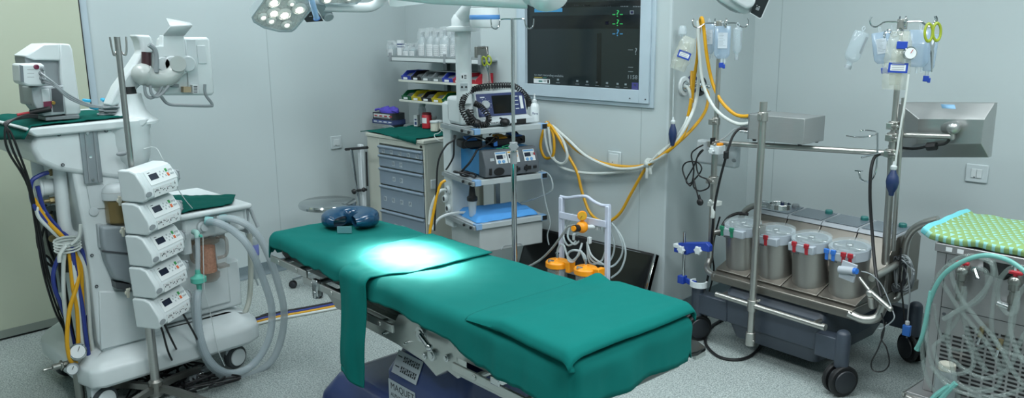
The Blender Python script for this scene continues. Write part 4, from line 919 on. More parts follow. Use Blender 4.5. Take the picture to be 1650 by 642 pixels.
o = MB(); o.prism([(-.14, .0), (.06, .0), (.0, .02), (-.04, .022)], (CX0 - .02, CY0 + .22, CZ + .022), (1, 0, 0), (0, 0, 1), (0, 1, 0), .3); o = o.obj('steel_tray', CHROME, bevel=.003); tag(o, 'corner of a shiny steel tray sticking out left of the cabinet top', 'tray')
# glove boxes + gloves
TZC = TT2 + .012
def carton(name, label, c, d, rz, z, cols, group=None):
    t = thing(name, label, 'box', (c[0], c[1], z), rz, group)
    MB().box(-d[0] / 2, d[0] / 2, -d[1] / 2, d[1] / 2, 0, d[2]).obj('carton', cols[0], t, bevel=.001)
    b = MB(); b.box(-d[0] / 2 + .01, d[0] / 2 - .02, -d[1] / 2 - .0008, -d[1] / 2 - .0002, d[2] * .25, d[2] * .85)
    for k in range(4): b.box(-d[0] / 2 + .02 + k * .05, -d[0] / 2 + .05 + k * .05, -d[1] / 2 - .0014, -d[1] / 2 - .001, d[2] * .45, d[2] * .65, mi=1)
    b.box(-d[0] / 2 + .02, d[0] / 2 - .04, -d[1] / 2 - .0014, -d[1] / 2 - .001, d[2] * .32, d[2] * .38, mi=2)
    b.obj('printed_panel', cols[1:], t, smooth=0); return t
gc = onz(628, 202, TZC); gy = 3.3
g0 = ony(627, 205, 3.42)
carton('glove_box', 'navy glove box lying lowest on the cabinet cloth under the striped box', (g0.x, 3.42), (.21, .12, .03), 4, TZC, [mat('navy_card', '2c3a60', .5), mat('navy_card_print', '4a5a8a', .5), PAPER, LGREY])
carton('glove_box', 'white and black glove box with red print lying on the navy box', (g0.x, 3.42), (.20, .115, .045), 4, TZC + .031, [mat('dark_card', '2e3438', .5), mat('white_card', 'b9bfc0', .5), mat('red_print', '9c3038', .5), INK])
b = MB(); M_ = MB()
def glove(a, c_):
    th = 2 * PI * a; ph = PI * c_ / 2
    r_ = math.sin(ph); x = .11 * r_ * math.cos(th); y = .05 * r_ * math.sin(th)
    z = .04 * math.cos(ph) ** .6 * (1 + .5 * fbm(x * 30, y * 30, 2)) + .012 * fbm(x * 60, y * 60, 5)
    return Vector((x * (1 + .2 * fbm(th, 2)), y, max(z, 0)))
b.grid(glove, 40, 14); b.M = Matrix.Identity(4)
for (x, y, dx, dy) in ((-.1, -.02, -.04, -.01), (.1, .0, .035, -.02), (.09, -.02, .04, .01)): b.tube([(x - dx, y, .015), (x, y - .005, .02), (x + dx, y + dy, .012)], .009, n=8, sm=3)
o = b.obj('rubber_gloves', mat('violet_nitrile', '4a3fa8', .5), smooth=60); o.location = (g0.x + .01, 3.42, TZC + .077); o.scale = (.85, 1, .9); tag(o, 'crumpled pile of violet nitrile gloves on top of the glove boxes', 'gloves')
# red can, bottle and cartons on the cabinet
def on_cab(px, y): q = ony(px, 200, y); return (q.x, y, TZC)
t = thing('red_canister', 'small red canister with dark lid on the cabinet cloth', 'canister', on_cab(688, 3.42))
MB().lathe([(.03, 0), (.033, .003), (.033, .085), (.03, .09)], n=28).obj('body', RED, t)
MB().lathe([(.031, .0905), (.031, .10), (.026, .103)], n=28).obj('lid', mat('dark_red_plastic', '5d1a20', .4), t)
b = MB()
for i in range(9): a = R(-115 + i * 8); a2 = a + R(8); b.f([b.v((.0335 * math.cos(a), .0335 * math.sin(a), .035)), b.v((.0335 * math.cos(a2), .0335 * math.sin(a2), .035)), b.v((.0335 * math.cos(a2), .0335 * math.sin(a2), .07)), b.v((.0335 * math.cos(a), .0335 * math.sin(a), .07))], 0)
b.obj('label_patch', PAPER, t)
t = thing('clear_bottle', 'clear bottle with white screw cap beside the red canister', 'bottle', on_cab(681, 3.56))
MB().lathe([(.024, 0), (.026, .004), (.026, .1), (.022, .115), (.018, .12)], n=24).obj('body', CLEAR2, t)
MB().lathe([(.024, .12), (.024, .14), (.02, .143)], n=24).obj('cap', WHITE, t)
t = thing('medicine_carton', 'narrow white carton with dark lettering standing left of the red canister', 'box', on_cab(672, 3.45), 20)
b = MB(); b.box(-.014, .014, -.018, .018, 0, .075); b.box(-.008, .008, -.0186, -.0182, .01, .03, mi=1); b.box(-.008, .008, -.0186, -.0182, .04, .05, mi=1); b.obj('carton', [PAPER, mat('navy_ink', '2a3a6a', .5)], t, smooth=0)
for k, (px, yy, hh, lb) in enumerate(((700, 3.35, .055, 'low cream pot with white lid right of the red canister'), (708, 3.42, .05, 'small cream pot with white lid furthest right on the cabinet'), (697, 3.52, .05, 'pale pot with white lid standing behind the cream pots'))):
    t = thing('lidded_pot', lb, 'pot', on_cab(px, yy)); MB().lathe([(.022, 0), (.026, .003), (.026, hh)], n=20).obj('body', mat('ivory_plastic', 'c6c6b8', .4), t); MB().lathe([(.029, hh), (.03, hh + .003), (.03, hh + .01), (.026, hh + .013)], n=20).obj('lid', WHITE, t)
cable('white_cable', 'thin white cord looping on the right corner of the cabinet top', 'cord', [onz(706, 205, TT2 + .02), onz(716, 214, TT2 + .03), ony(722, 222, CY0 + .1), ony(712, 228, CY0 + .05), ony(703, 224, CY0 + .03), ony(700, 217, CY0 + .06), ony(708, 214, CY0 + .1), ony(718, 200, 3.2), ony(722, 185, 3.2)], .0025, WHOSE)

# ---- wall shelving
SHY = 3.40
ws = thing('wall_shelf_unit', 'steel and cream wall shelving with one deep and two narrow shelves', 'shelf unit', (-4.1, YB, 1.0))
WL = local(ws)
UPM = mat('grey_steel_paint', '8b9495', .4, .4)
b = MB(WL); b.box(-4.30, -4.262, YB - .03, YB, .93, 1.46); b.obj('upright', UPM, ws, bevel=.002)
b = MB(WL); b.box(-3.72, -3.68, YB2 - .03, YB2, .93, 1.46); b.obj('upright', UPM, ws, bevel=.002)
xs0, xs1 = -4.44, -3.575
b = MB(WL); b.box(xs0, xs1, SHY, YB - .0, 1.365, 1.375); b.box(xs0, xs1, SHY - .012, SHY, 1.352, 1.392, mi=1); b.obj('deep_shelf', [UPM, UPM], ws, bevel=.002)
for a_, c_ in ((-4.42, -3.895), (-3.875, -3.58)): MB(WL).box(a_, c_, SHY - .02, SHY - .012, 1.358, 1.379).obj('front_strip', mat('white_strip', 'c1c9c9', .4), ws, bevel=.001)
for x in (xs0, -3.885, -3.57): MB(WL).box(x - .01, x + .01, SHY - .022, SHY - .008, 1.35, 1.41).obj('shelf_bracket', GREYP, ws, bevel=.002)
for z in (1.232, 1.10):
    b = MB(WL); b.box(-4.345, -3.58, 3.38, 3.53, z - .006, z); b.box(-4.345, -3.58, 3.372, 3.38, z - .01, z + .004); b.box(-4.33, -4.25, 3.5, YB, z - .03, z - .01)
    b.obj('narrow_shelf', mat('cream_shelf', 'c0c4ba', .4), ws, bevel=.001)
# plastic picking bins
def bin_(col, w=.098, d_=.15, h=.062):
    t = thing('storage_bin', 'x', 'storage bin', group=None)
    m_ = mat('bin_' + col[0], col[1], .35)
    b = MB(); W2 = w / 2; wi = .003
    side = [(0, 0), (0, .028), (.045, h), (d_, h), (d_, 0)]
    for s_ in (-1, 1): b.prism(side, (s_ * W2 - (wi if s_ > 0 else 0), 0, 0), (0, 1, 0), (0, 0, 1), (1, 0, 0), wi)
    b.box(-W2, W2, 0, d_, 0, wi); b.box(-W2, W2, d_ - wi, d_, 0, h)
    b.prism([(0, 0), (-.008, .03), (-.005, .03), (wi, 0)], (-W2, 0, 0), (0, 1, 0), (0, 0, 1), (1, 0, 0), w)
    b.obj('tray', m_, t, bevel=.0012)
    b = MB(); b.box(-.02, .02, -.0105, -.0085, .007, .02); b.obj('label_card', PAPER, t, smooth=0)
    b = MB(); b.prism([(.02, .012), (.06, h - .022), (d_ - .005, h - .018), (d_ - .005, .012)], (-W2 + .005, 0, 0), (0, 1, 0), (0, 0, 1), (1, 0, 0), w - .01); b.obj('contents', mat('packed_supplies', '6f777a', .6, var=.5, scale=70), t)
    return t
bc = {'blue': ('blue', '2a3c9c'), 'black': ('black', '17181b'), 'grey': ('grey', '6c7678'), 'red': ('red', 'a51f2e'), 'green': ('green', '0f5a35'), 'yellow': ('yellow', 'b8a81c')}
ups = [('blue', 'blue storage bin at the left end of the upper bin row'), ('black', 'black storage bin in the upper row beside the left blue bin'), ('grey', 'grey storage bin in the upper row next to the black bin'), ('grey', 'second grey storage bin in the upper row, left of the inner blue bin'), ('blue', 'blue storage bin in the upper row between grey and red'), ('red', 'red storage bin in the upper row right of the inner blue bin'), ('red', 'red storage bin at the right end of the upper row')]
los = [('green', 'green storage bin at the left end of the lower bin row'), ('yellow', 'yellow storage bin in the lower row beside the left green bin'), ('black', 'black storage bin in the lower row between two yellow bins'), ('yellow', 'yellow storage bin in the lower row right of the black bin'), ('green', 'green storage bin in the lower row right of the second yellow bin'), ('red', 'red storage bin in the lower row right of the inner green bin'), ('red', 'red storage bin furthest right in the lower row, mostly hidden')]
for z, lst, x0, sp_ in ((1.2325, ups, -4.275, .103), (1.1005, los, -4.28, .103)):
    for k, (c_, lb) in enumerate(lst):
        t = bin_(bc[c_]); t.location = (x0 + sp_ * k, 3.385, z); t['label'] = lb; t['group'] = 'bins in the upper row' if lst is ups else 'bins in the lower row'
b = MB(); b.prism([(0, 0), (.35, .0), (.40, .11), (.06, .12)], (-4.08, 3.42, 1.297), (1, 0, 0), (0, 1, 0), (0, 0, 1), .004); tag(b.obj('clear_folder', mat('clear_folder_plastic', '98a2a4', .2, alpha=.7)), 'flat grey plastic folder lying across the upper bins', 'folder')
# bottles wrapped in film on the deep shelf
def film(a, c_, r, h, sd):
    th = 2 * PI * a; z = h * c_; k = 1 + .22 * fbm(math.cos(th) * 3 + sd, math.sin(th) * 3, z * 30) + .1 * fbm(th * 3, z * 60, sd)
    rr = r * k * (1.05 - .35 * c_ ** 3)
    return Vector((rr * math.cos(th), rr * math.sin(th), z))
FILM = mat('crinkled_film', 'dfe8ea', .08, alpha=.16, spec=1.0, bump=1, bscale=60)
def bottle(label, x, y, h, r, lab_=True, sd=0):
    t = thing('film_wrapped_bottle', label, 'bottle', (x, y, 1.376), group='wrapped bottles on the top shelf')
    MB().lathe([(r * .85, 0), (r, .004), (r, h * .62), (r * .7, h * .74), (r * .38, h * .8), (r * .36, h * .9)], n=20).obj('bottle_body', mat('clear_bottle_plastic', 'b3c2c5', .12, alpha=.55, spec=.8), t)
    MB().lathe([(r * .42, h * .9), (r * .42, h * .985), (r * .3, h)], n=16).obj('cap', mat('grey_cap', '8c979b', .4), t)
    b = MB(); n = 8
    for i in range(n):
        a = R(-140 + i * 110 / n); a2 = a + R(110 / n); q = r * 1.02
        b.f([b.v((q * math.cos(a), q * math.sin(a), h * .1)), b.v((q * math.cos(a2), q * math.sin(a2), h * .1)), b.v((q * math.cos(a2), q * math.sin(a2), h * .52)), b.v((q * math.cos(a), q * math.sin(a), h * .52))], 0 if (i % 4) else 0)
    for j in range(5): 
        for i in range(5):
            a = R(-130 + i * 18 + j * 3); a2 = a + R(9); q = r * 1.035; z_ = h * (.15 + .07 * j)
            b.f([b.v((q * math.cos(a), q * math.sin(a), z_)), b.v((q * math.cos(a2), q * math.sin(a2), z_)), b.v((q * math.cos(a2), q * math.sin(a2), z_ + h * .025)), b.v((q * math.cos(a), q * math.sin(a), z_ + h * .025))], 1)
    b.obj('label_sleeve', [PAPER, mat('faded_ink2', '8b979c', .6)], t, smooth=0)
    b = MB(); b.grid(lambda a, c_: film(a, c_, r * 1.22, h * 1.12, sd), 24, 14); b.obj('film_wrap', FILM, t, smooth=0)
    return t
bl = ['short film-wrapped bottle at the left end of the top shelf', 'short wrapped bottle behind the striped carton', 'short wrapped bottle with dark cap right of the striped carton', 'short wrapped bottle second right of the striped carton', 'short wrapped bottle just left of the tall bottles', 'first tall wrapped bottle from the left on the top shelf', 'second tall wrapped bottle from the left', 'third tall wrapped bottle from the left', 'fourth tall wrapped bottle from the left, with broad label', 'tall wrapped bottle set back beside the white column', 'tall wrapped bottle partly behind the white column']
for k, (px, h, r, y) in enumerate(((632, .10, .030, 3.46), (640, .09, .028, 3.54), (656, .085, .028, 3.45), (666, .085, .028, 3.47), (676, .09, .026, 3.56), (682, .17, .031, 3.46), (695, .175, .031, 3.45), (706, .17, .031, 3.47), (718, .18, .036, 3.46), (731, .17, .03, 3.5), (742, .16, .03, 3.47))):
    q = ony(px, 85, y); bottle(bl[k], q.x, y, h, r, sd=k * 3.7)
t = thing('striped_carton', 'upright white carton with navy stripes among the wrapped bottles', 'box', (ony(646, 85, 3.435).x, 3.435, 1.376), 8)
b = MB(); b.box(-.018, .018, -.014, .014, 0, .115); b.box(-.0185, .0185, -.0145, .0145, .083, .092, mi=1); b.box(-.0185, .0185, -.0145, .0145, .068, .073, mi=1); b.obj('carton', [PAPER, mat('navy_ink', '2a3a6a', .5)], t, smooth=0)

# ---- ceiling pendant with three shelves
PA = 15.6   # heading of shelf front edges, measured from +y towards +x
fx = Vector((math.sin(R(PA)), math.cos(R(PA)), 0)); sx_ = Vector((-math.cos(R(PA)), math.sin(R(PA)), 0))
P0 = Vector((-3.14, 2.93, 0))    # near left corner of the shelves on plan
pd = thing('equipment_pendant', 'white ceiling pendant with three shelves and a drawer against the wall', 'pendant', P0)
base_M = Matrix((fx, sx_, Vector((0, 0, 1)))).transposed().to_4x4(); base_M.translation = P0   # local: x along front, y back-left, z up
DL = local(pd) @ base_M
def DW(x, y, z): return base_M @ Vector((x, y, z))
CORN = mat('pale_blue_corner', '7da3c8', .4); SHM = mat('shelf_laminate', 'a9b3b5', .35)
for z, zt in ((1.015, 0), (.735, 0), (.49, 0)):
    o = MB(DL).box(.0, .455, 0, .395, z, z + .03).obj('shelf', [SHM], pd, bevel=.003)
    for cx in (0, .42): MB(DL).box(cx - .001, cx + .036, -.002, .04, z - .001, z + .031).obj('corner_cover', CORN, o, bevel=.002)
    MB(DL).box(.425, .456, -.003, .01, z + .002, z + .028).obj('end_stop', BLACK, o, bevel=.001)
    b = MB(DL); b.box(-.022, -.008, -.01, .38, z + .002, z + .026); b.obj('side_rail', ALU, o, bevel=.002)
    for cy in (.02, .1): MB(DL).cyl((-.0225, cy, z + .014), (-.03, cy, z + .014), .008, n=10).obj('rail_knob', BLACK, o)
b = MB(DL); b.box(.03, .44, .02, .38, .35, .489); b.obj('drawer_box', mat('pendant_drawer', 'aab2b2', .4), pd, bevel=.006)
b = MB(DL); b.prism([(0, 0), (.02, .022), (.13, .022), (.15, 0), (.145, 0), (.127, .018), (.023, .018), (.005, 0)], (.16, .02, .352), (1, 0, 0), (0, 0, 1), (0, -1, 0), .004); b.obj('drawer_handle_lip', LGREY, pd)
# console column behind/left of shelves
b = MB(DL); b.box(.0, .14, .30, .40, .44, 1.16); b.obj('console_column', WHITE, pd, bevel=.01, seg=3)
b = MB(DL); b.box(-.0, .09, .16, .34, 1.047, 1.20); b.obj('console_head', WHITE, pd, bevel=.02, seg=3)
for cx in (.14, .33): MB(DL).box(cx, cx + .03, .37, .40, .50, 1.10).obj('rear_profile', ALU, pd, bevel=.003)
for (px, py) in ((737, 313),):
    q = onp(px, py, DW(-.03, 0, 0), fx); 
for (yy, zz) in ((.335, .66), (.375, .60), (.335, .55)):
    b = MB(DL); b.lathe([(.024, 0), (.026, .004), (.02, .012), (.02, .016)], (.0, yy, zz), (-1, 0, 0), n=24); b.lathe([(.0, .0162), (.014, .0162)], (.0, yy, zz), (-1, 0, 0), n=20, mi=1, cap=False); b.obj('gas_outlet', [WHITE, BLACK], pd)
# shaft and head
sc_ = DW(.03, .17, 0)
SC3 = local(pd)
b = MB(SC3); b.cyl((sc_.x, sc_.y, 1.17), (sc_.x, sc_.y, 1.555), .043, n=32); b.obj('shaft', WHITE, pd)
b = MB(SC3); p = [onv(x, y, (sc_.x + .03, sc_.y - .03), -44.4) for x, y in ((750, 133), (763, 133), (763, 150), (750, 150))]
n_ = (EYE - sc_); n_.z = 0; n_.normalize(); uu = Vector((-n_.y, n_.x, 0))
q = sc_ + n_ * .0432
b.box(-.018, .018, -.02, .02, -.001, .0012, T=basis(q + Vector((0, 0, 1.315)), uu, (0, 0, 1))); b.box(-.02, .02, -.02, .02, -.001, .001, T=basis(q + Vector((0, 0, 1.26)), uu, (0, 0, 1)), mi=1)
Tt = basis(q + Vector((0, 0, 1.315)), uu, (0, 0, 1)); b.box(-.012, -.004, -.008, .008, .0012, .0018, T=Tt, mi=2)
for k in range(3): b.box(.002, .014, -.01 + .008 * k, -.006 + .008 * k, .0012, .0018, T=Tt, mi=2)
Tt = basis(q + Vector((0, 0, 1.26)), uu, (0, 0, 1)); 
for k in range(2): b.lathe([(.006, 0), (.006, .0015)], Tt @ Vector((-.011 + .022 * k, 0, .001)), n_, n=14, mi=2)
b.obj('shaft_label', [PAPER, LGREY, INK], pd, smooth=0)
b = MB(SC3); b.lathe([(.05, 1.553), (.085, 1.556), (.088, 1.566), (.085, 1.58), (.06, 1.584)], (sc_.x, sc_.y, 0), n=36); b.obj('shaft_flange', WHITE, pd)
jc = far(781, 30, 4.2); 
b = MB(SC3); p0 = Vector((sc_.x, sc_.y, 1.6)); p1 = Vector((jc.x, jc.y, 1.6)); dd = (p1 - p0); L3 = dd.length; dd.normalize(); si = Vector((-dd.y, dd.x, 0))
Mx = Matrix((dd, si, Vector((0, 0, 1)))).transposed().to_4x4(); Mx.translation = p0
b.lathe([(.06, 1.584), (.06, 1.62), (.045, 1.645), (0, 1.65)], (sc_.x, sc_.y, 0), n=24); b.obj('shaft_joint', WHITE, pd)
b = MB(SC3); z0 = 1.575
b.lathe([(.04, z0 - .002), (.066, z0), (.074, z0 + .012), (.076, z0 + .04)], (jc.x, jc.y, 0), n=32); b.lathe([(.0765, z0 + .04), (.0775, z0 + .042), (.0775, z0 + .06), (.0765, z0 + .062)], (jc.x, jc.y, 0), n=32, mi=1); b.lathe([(.076, z0 + .062), (.072, z0 + .095), (.06, z0 + .1)], (jc.x, jc.y, 0), n=32)
b.lathe([(.068, z0 + .1), (.068, z0 + .125), (.05, z0 + .127)], (jc.x, jc.y, 0), n=32)
b.obj('brake_drum', [WHITE, mat('blue_band', '4f86bf', .4)], pd)
b = MB(SC3); b.tube([(sc_.x, sc_.y, 1.625), (jc.x, jc.y, 1.745)], .045, n=16); b.cyl((jc.x, jc.y, 1.70), (jc.x, jc.y, 2.0), .05, n=20); b.obj('lower_arm', WHITE, pd)
b = MB(SC3); b.cyl((jc.x, jc.y, 2.0), (jc.x, jc.y, CEIL), .06, n=20); b.obj('ceiling_column', WHITE, pd)

# defibrillator on top shelf
def DP(x, y, z, rz=0):   # matrix on the shelf: local x along front edge, y back
    return base_M @ frame((x, y, z), rz)
zs1 = 1.046
df = thing('defibrillator', 'white and navy defibrillator with dial and screen on the top pendant shelf', 'defibrillator', DP(.20, .22, zs1).translation)
dfM = local(df) @ DP(.22, .17, zs1, 0) @ Matrix.Diagonal((1.1, 1, 1.05, 1))
BODY = mat('defib_white', 'bcc5c8', .4)
b = MB(dfM); b.prism([(-.10, 0), (.10, 0), (.10, .165), (-.03, .165), (-.065, .045), (-.10, .035)], (-.13, 0, 0), (0, 1, 0), (0, 0, 1), (1, 0, 0), .29); b.obj('housing', BODY, df, bevel=.006)
Mq = basis((-.125, -.068, .046), (1, 0, 0), (0, .037, .121))
b = MB(dfM); b.box(0, .275, .0, .122, 0, .004, T=Mq); NV = mat('navy_panel', '26345f', .35); 
b.obj('control_panel', NV, df, bevel=.002)
b = MB(dfM); b.box(.085, .20, .012, .108, .0042, .006, T=Mq); b.obj('screen', BLACKG, df)
b = MB(dfM); b.lathe([(.024, 0), (.022, .008), (.018, .014)], Mq @ Vector((.045, .062, .004)), Mq.to_3x3() @ Vector((0, 0, 1)), n=24); b.obj('energy_dial', LGREY, df)
b = MB(dfM)
for a, l_ in ((.02, .05), (.02, .03)): pass
b.box(.018, .06, .018, .022, .0042, .0048, T=Mq); b.box(.02, .045, .1, .105, .0042, .0048, T=Mq)
for k in range(9): aa = R(-60 + 35 * k); b.box(.045 + .032 * math.cos(aa) - .0015, .045 + .032 * math.cos(aa) + .0015, .062 + .032 * math.sin(aa) - .0015, .062 + .032 * math.sin(aa) + .0015, .0042, .0048, T=Mq)
for k in range(4): b.box(.215, .235, .03 + .022 * k, .034 + .022 * k, .0042, .0048, T=Mq)
b.box(.245, .262, .03, .1, .0042, .0046, T=Mq)
b.obj('panel_print', PAPER, df, smooth=0)
b = MB(dfM); b.box(-.13, .16, -.135, -.10, .005, .035); b.box(-.11, .05, -.15, -.132, .012, .03); b.obj('front_sill', BODY, df, bevel=.004)
b = MB(dfM); b.text('PHILIPS', basis((-.10, -.151, .016), (1, 0, 0), (0, 0, 1)), .014, mi=0, ext=.0003); b.obj('maker_lettering', INK, df, smooth=0)
b = MB(dfM); b.box(.02, .11, -.137, -.134, .005, .03); b.obj('printer_slot', BLACK, df)
# coiled black cord and paddles
def coily(path, R_, turns, r):
    P = crom([Vector(p) for p in path], 40); out = []; n = turns * 10; L_ = len(P)
    for i in range(n + 1):
        t_ = i / n * (L_ - 1.001); k = int(t_); p = P[k].lerp(P[k + 1], t_ - k); d_ = (P[k + 1] - P[k]).normalized(); a = d_.orthogonal().normalized(); c_ = d_.cross(a); ref = Vector((0, 0, 1)) if abs(d_.z) < .9 else Vector((1, 0, 0)); a = d_.cross(ref).normalized(); c_ = d_.cross(a)
        th = 2 * PI * i / 10; out.append(p + a * (R_ * math.cos(th)) + c_ * (R_ * math.sin(th)))
    return out
Dm = lambda x, y, z: DW(.21 + x, .17 + y, zs1 + z)
pts = coily([Dm(-.20, -.10, .02), Dm(-.225, -.06, .10), Dm(-.185, -.03, .17), Dm(-.10, -.02, .205), Dm(.03, -.01, .21), Dm(.13, -.02, .2), Dm(.195, -.04, .14), Dm(.2, -.06, .09)], .014, 52, .003)
cable('coiled_cable', 'black coiled paddle cord arching over the defibrillator', 'cord', pts, .0036, BLACK, sm=0, n=6)
pts = coily([Dm(-.20, -.11, .1), Dm(-.20, -.13, .03), Dm(-.13, -.14, .015), Dm(-.10, -.13, .05), Dm(-.14, -.12, .11), Dm(-.17, -.1, .13)], .014, 30, .003)
cable('coiled_cable', 'black coiled cord heaped on the shelf left of the defibrillator', 'cord', pts, .0036, BLACK, sm=0, n=6)
def paddle(label, p, d_):
    t = thing('defib_paddle', label, 'paddle', p); p = Vector(); d_ = Vector(d_).normalized()
    MB().sph(p, .028, (1, 1, .8)).obj('plate_end', BLACK, t); b = MB(); b.tube([p, p + d_ * .05, p + d_ * .09], lambda a: .017 - .006 * a, n=12, sm=3); b.obj('handle', BLACK, t); return t
paddle('black round paddle lying left of the defibrillator in the coiled cord', Dm(-.175, -.125, .025), (-.1, -.2, .3)); paddle('black paddle with handle lying in front of the defibrillator', Dm(-.02, -.165, .024), (-1.2, .6, .1))
cable('coiled_cable', 'short black cord hook at the right side of the defibrillator', 'cord', [Dm(.18, 0, .14), Dm(.2, -.02, .10), Dm(.19, -.03, .07)], .012, BLACK)
q = Dm(.225, -.075, 0); t = thing('spray_bottle', 'small white nozzle bottle at the right end of the top pendant shelf', 'bottle', q)
MB().lathe([(.024, 0), (.027, .004), (.027, .085), (.022, .1), (.012, .108), (.012, .112)], n=24).obj('body', WHITE, t); MB().lathe([(.014, .112), (.014, .124), (.006, .128), (.004, .158)], n=16).obj('nozzle', WHITE2, t)
b = MB(); b.text('Para', basis(Vector((0, 0, .045)) + n_ * .0276 - uu * .016, uu, (0, 0, 1)), .018, mi=0, ext=.0003); b.obj('handwriting', mat('navy_ink', '2a3a6a', .5), t, smooth=0)
# electrosurgical unit on middle shelf
zs2 = .766
eu = thing('electrosurgical_unit', 'blue electrosurgical unit with grey front panel on the middle pendant shelf', 'electrosurgical unit', DP(.2, .2, zs2).translation)
eM = local(eu) @ DP(.235, .19, zs2, 0) @ Matrix.Diagonal((1.02, 1.12, 1.05, 1))
b = MB(eM); b.box(-.165, .165, -.10, .19, .012, .14); b.obj('case', mat('azure_enamel', '2f86c0', .4), eu, bevel=.004)
b = MB(eM); b.prism([(-.10, .008), (-.165, .008), (-.168, .062), (-.135, .145), (-.10, .145)], (-.168, 0, 0), (0, 1, 0), (0, 0, 1), (1, 0, 0), .336); b.obj('front_bezel', mat('esu_grey', '555c62', .4), eu, bevel=.004)
Mq = basis((-.168, -.1685, .062), (1, 0, 0), (0, .033, .083))
LB = mat('esu_blue_key', '5e93bf', .4); LY = mat('esu_yellow', 'c99a2c', .4)
for k, (x0, m_) in enumerate(((.07, LB), (.145, LY), (.245, LB))):
    b = MB(eM); b.box(x0, x0 + .07, .012, .075, .0005, .003, T=Mq); b.box(x0 + .004, x0 + .066, .064, .072, .003, .0036, T=Mq, mi=1); b.box(x0 + .006, x0 + .045, .036, .058, .003, .0036, T=Mq, mi=2); b.box(x0 + .05, x0 + .062, .04, .056, .003, .0036, T=Mq, mi=4 if k == 1 else 3)
    for j in range(2): b.lathe([(.009, 0), (.009, .003)], Mq @ Vector((x0 + .018 + .026 * j, .022, .003)), Mq.to_3x3() @ Vector((0, 0, 1)), n=12, mi=1)
    b.obj('control_field', [PAPER, m_, LCD, LGREY, ORANGE], eu, smooth=0)
b = MB(eM); b.box(.035, .06, .03, .045, .001, .003, T=Mq); b.obj('indicator', LGREY, eu)
b = MB(eM); b.box(.30, .318, .04, .055, .001, .003, T=Mq); b.obj('red_key', RED, eu)
b = MB(eM)
b.prism([(-.035 + .032 * math.cos(a), .035 + .021 * math.sin(a)) for a in [i * PI / 10 for i in range(20)]], (-.05, -.167, 0), (1, 0, 0), (0, 0, 1), (0, -1, 0), .004)
b.obj('footswitch_socket', BLACK, eu, bevel=.001)
for q4 in (((-.145, -.13, .02, .055),), ((.0, .045, .03, .045), (.01, .03, .02, .055)), ((.07, .115, .03, .048), (.08, .09, .022, .055)), ((.13, .15, .032, .046),)):
    b = MB(eM)
    for k_, (a_, c_, d_, e_) in enumerate(q4): b.box(a_, c_, -.172 - .001 * k_, -.166 - .001 * k_, d_, e_)
    b.obj('front_socket', BLACK, eu, bevel=.001)
def pedal(label, x, y, z, rz, col1, col2):
    t = thing('foot_pedal', label, 'foot pedal', DP(x, y, z).translation); M_ = local(t) @ DP(x, y, z, rz)
    MB(M_).box(-.06, .06, -.055, .055, 0, .045).obj('housing', BLACK, t, bevel=.01, seg=3)
    b = MB(M_); b.prism([(-.06, .045), (-.055, .05), (.02, .062), (.02, .05)], (-.03, -.0, 0), (0, 1, 0), (0, 0, 1), (1, 0, 0), .06); b.obj('treadle', mat('pedal_' + label[:4], col1, .4), t, bevel=.003)
    if col2: MB(M_).box(-.058, -.035, -.064, -.054, .005, .035).obj('side_treadle', mat('pedal_side', col2, .4), t, bevel=.003)
    return t
pedal('black foot pedal with blue treadle on the left of the blue unit', .07, .20, zs2 + .153, -10, '3f7fd0', None)
pedal('dark foot pedal with yellow treadle on top of the blue unit', .24, .17, zs2 + .153, -4, 'd9982a', '3f7fd0')
pedal('navy-edged black foot pedal at the right behind the steel pole', .345, .20, zs2 + .153, 12, '3068b8', None)
cable('black_cable', 'black cable looped over the left foot pedal', 'cable', [DW(x, y, z) for x, y, z in ((.02, .12, .93), (-.01, .1, .96), (.03, .1, .99), (.10, .12, .98), (.16, .10, .95), (.2, .1, .97), (.17, .08, .985), (.12, .07, .95), (.05, .06, .925))], .004, BLACK)
cable('black_cable', 'black cable arching over the pedals behind the pole', 'cable', [DW(x, y, z) for x, y, z in ((.22, .24, .97), (.27, .24, 1.0), (.33, .22, 1.0), (.37, .2, .985), (.38, .14, .94))], .005, BLACK)
cable('green_tube', 'thin green tube curled on top of the blue unit', 'tube', [DW(x, y, z) for x, y, z in ((.17, .07, .918), (.21, .05, .92), (.26, .06, .925), (.29, .09, .925), (.25, .08, .93), (.2, .06, .925), (.22, .04, .92), (.27, .05, .92))], .003, mat('green_tubing', '1d8a5c', .4))
cable('black_cable', 'black cable heaped on the left end of the middle pendant shelf', 'cable', [DW(x, y, z) for x, y, z in ((.05, .07, .92), (.0, .06, .86), (-.03, .12, .79), (.0, .10, .775), (.03, .14, .78), (-.02, .2, .785), (-.05, .14, .80), (-.01, .08, .79), (.02, .05, .775), (.045, .1, .785), (-.01, .17, .79))], .006, BLACK)
cable('black_cable', 'black cable hanging from the top shelf past the drawer cabinet', 'cable', [onv(x, y, P0, 60) for x, y in ((734, 218), (731, 226), (718, 236), (706, 262), (703, 310), (700, 372))], .005, BLACK)
cable('black_cable', 'black cable hanging straight down the white console', 'cable', [DW(-.04, y, z) for y, z in ((.16, 1.0), (.17, .95), (.18, .88), (.24, .82), (.28, .79))], .005, BLACK)
cable('yellow_hose', 'yellow hose curving down behind the drawer cabinet edge', 'hose', [onv(x, y, (P0.x, P0.y), 60) for x, y in ((718, 291), (710, 297), (704, 315), (699, 340), (693, 372), (690, 400))], .008, YEL)
cable('white_hose', 'white hose curving from the gas outlet down past the pendant', 'hose', [DW(-.015, .335, .66), DW(-.05, .335, .66), DW(-.08, .35, .62), DW(-.10, .37, .55), DW(-.11, .38, .46)], .009, WHOSE)
cable('white_cable', 'white cord bundle clipped at the left end of the lowest pendant shelf', 'cord', [DW(x, y, z) for x, y, z in ((.10, .2, .535), (.02, .24, .54), (-.05, .27, .53), (-.09, .3, .50), (-.11, .33, .44))], .008, WHITE2)
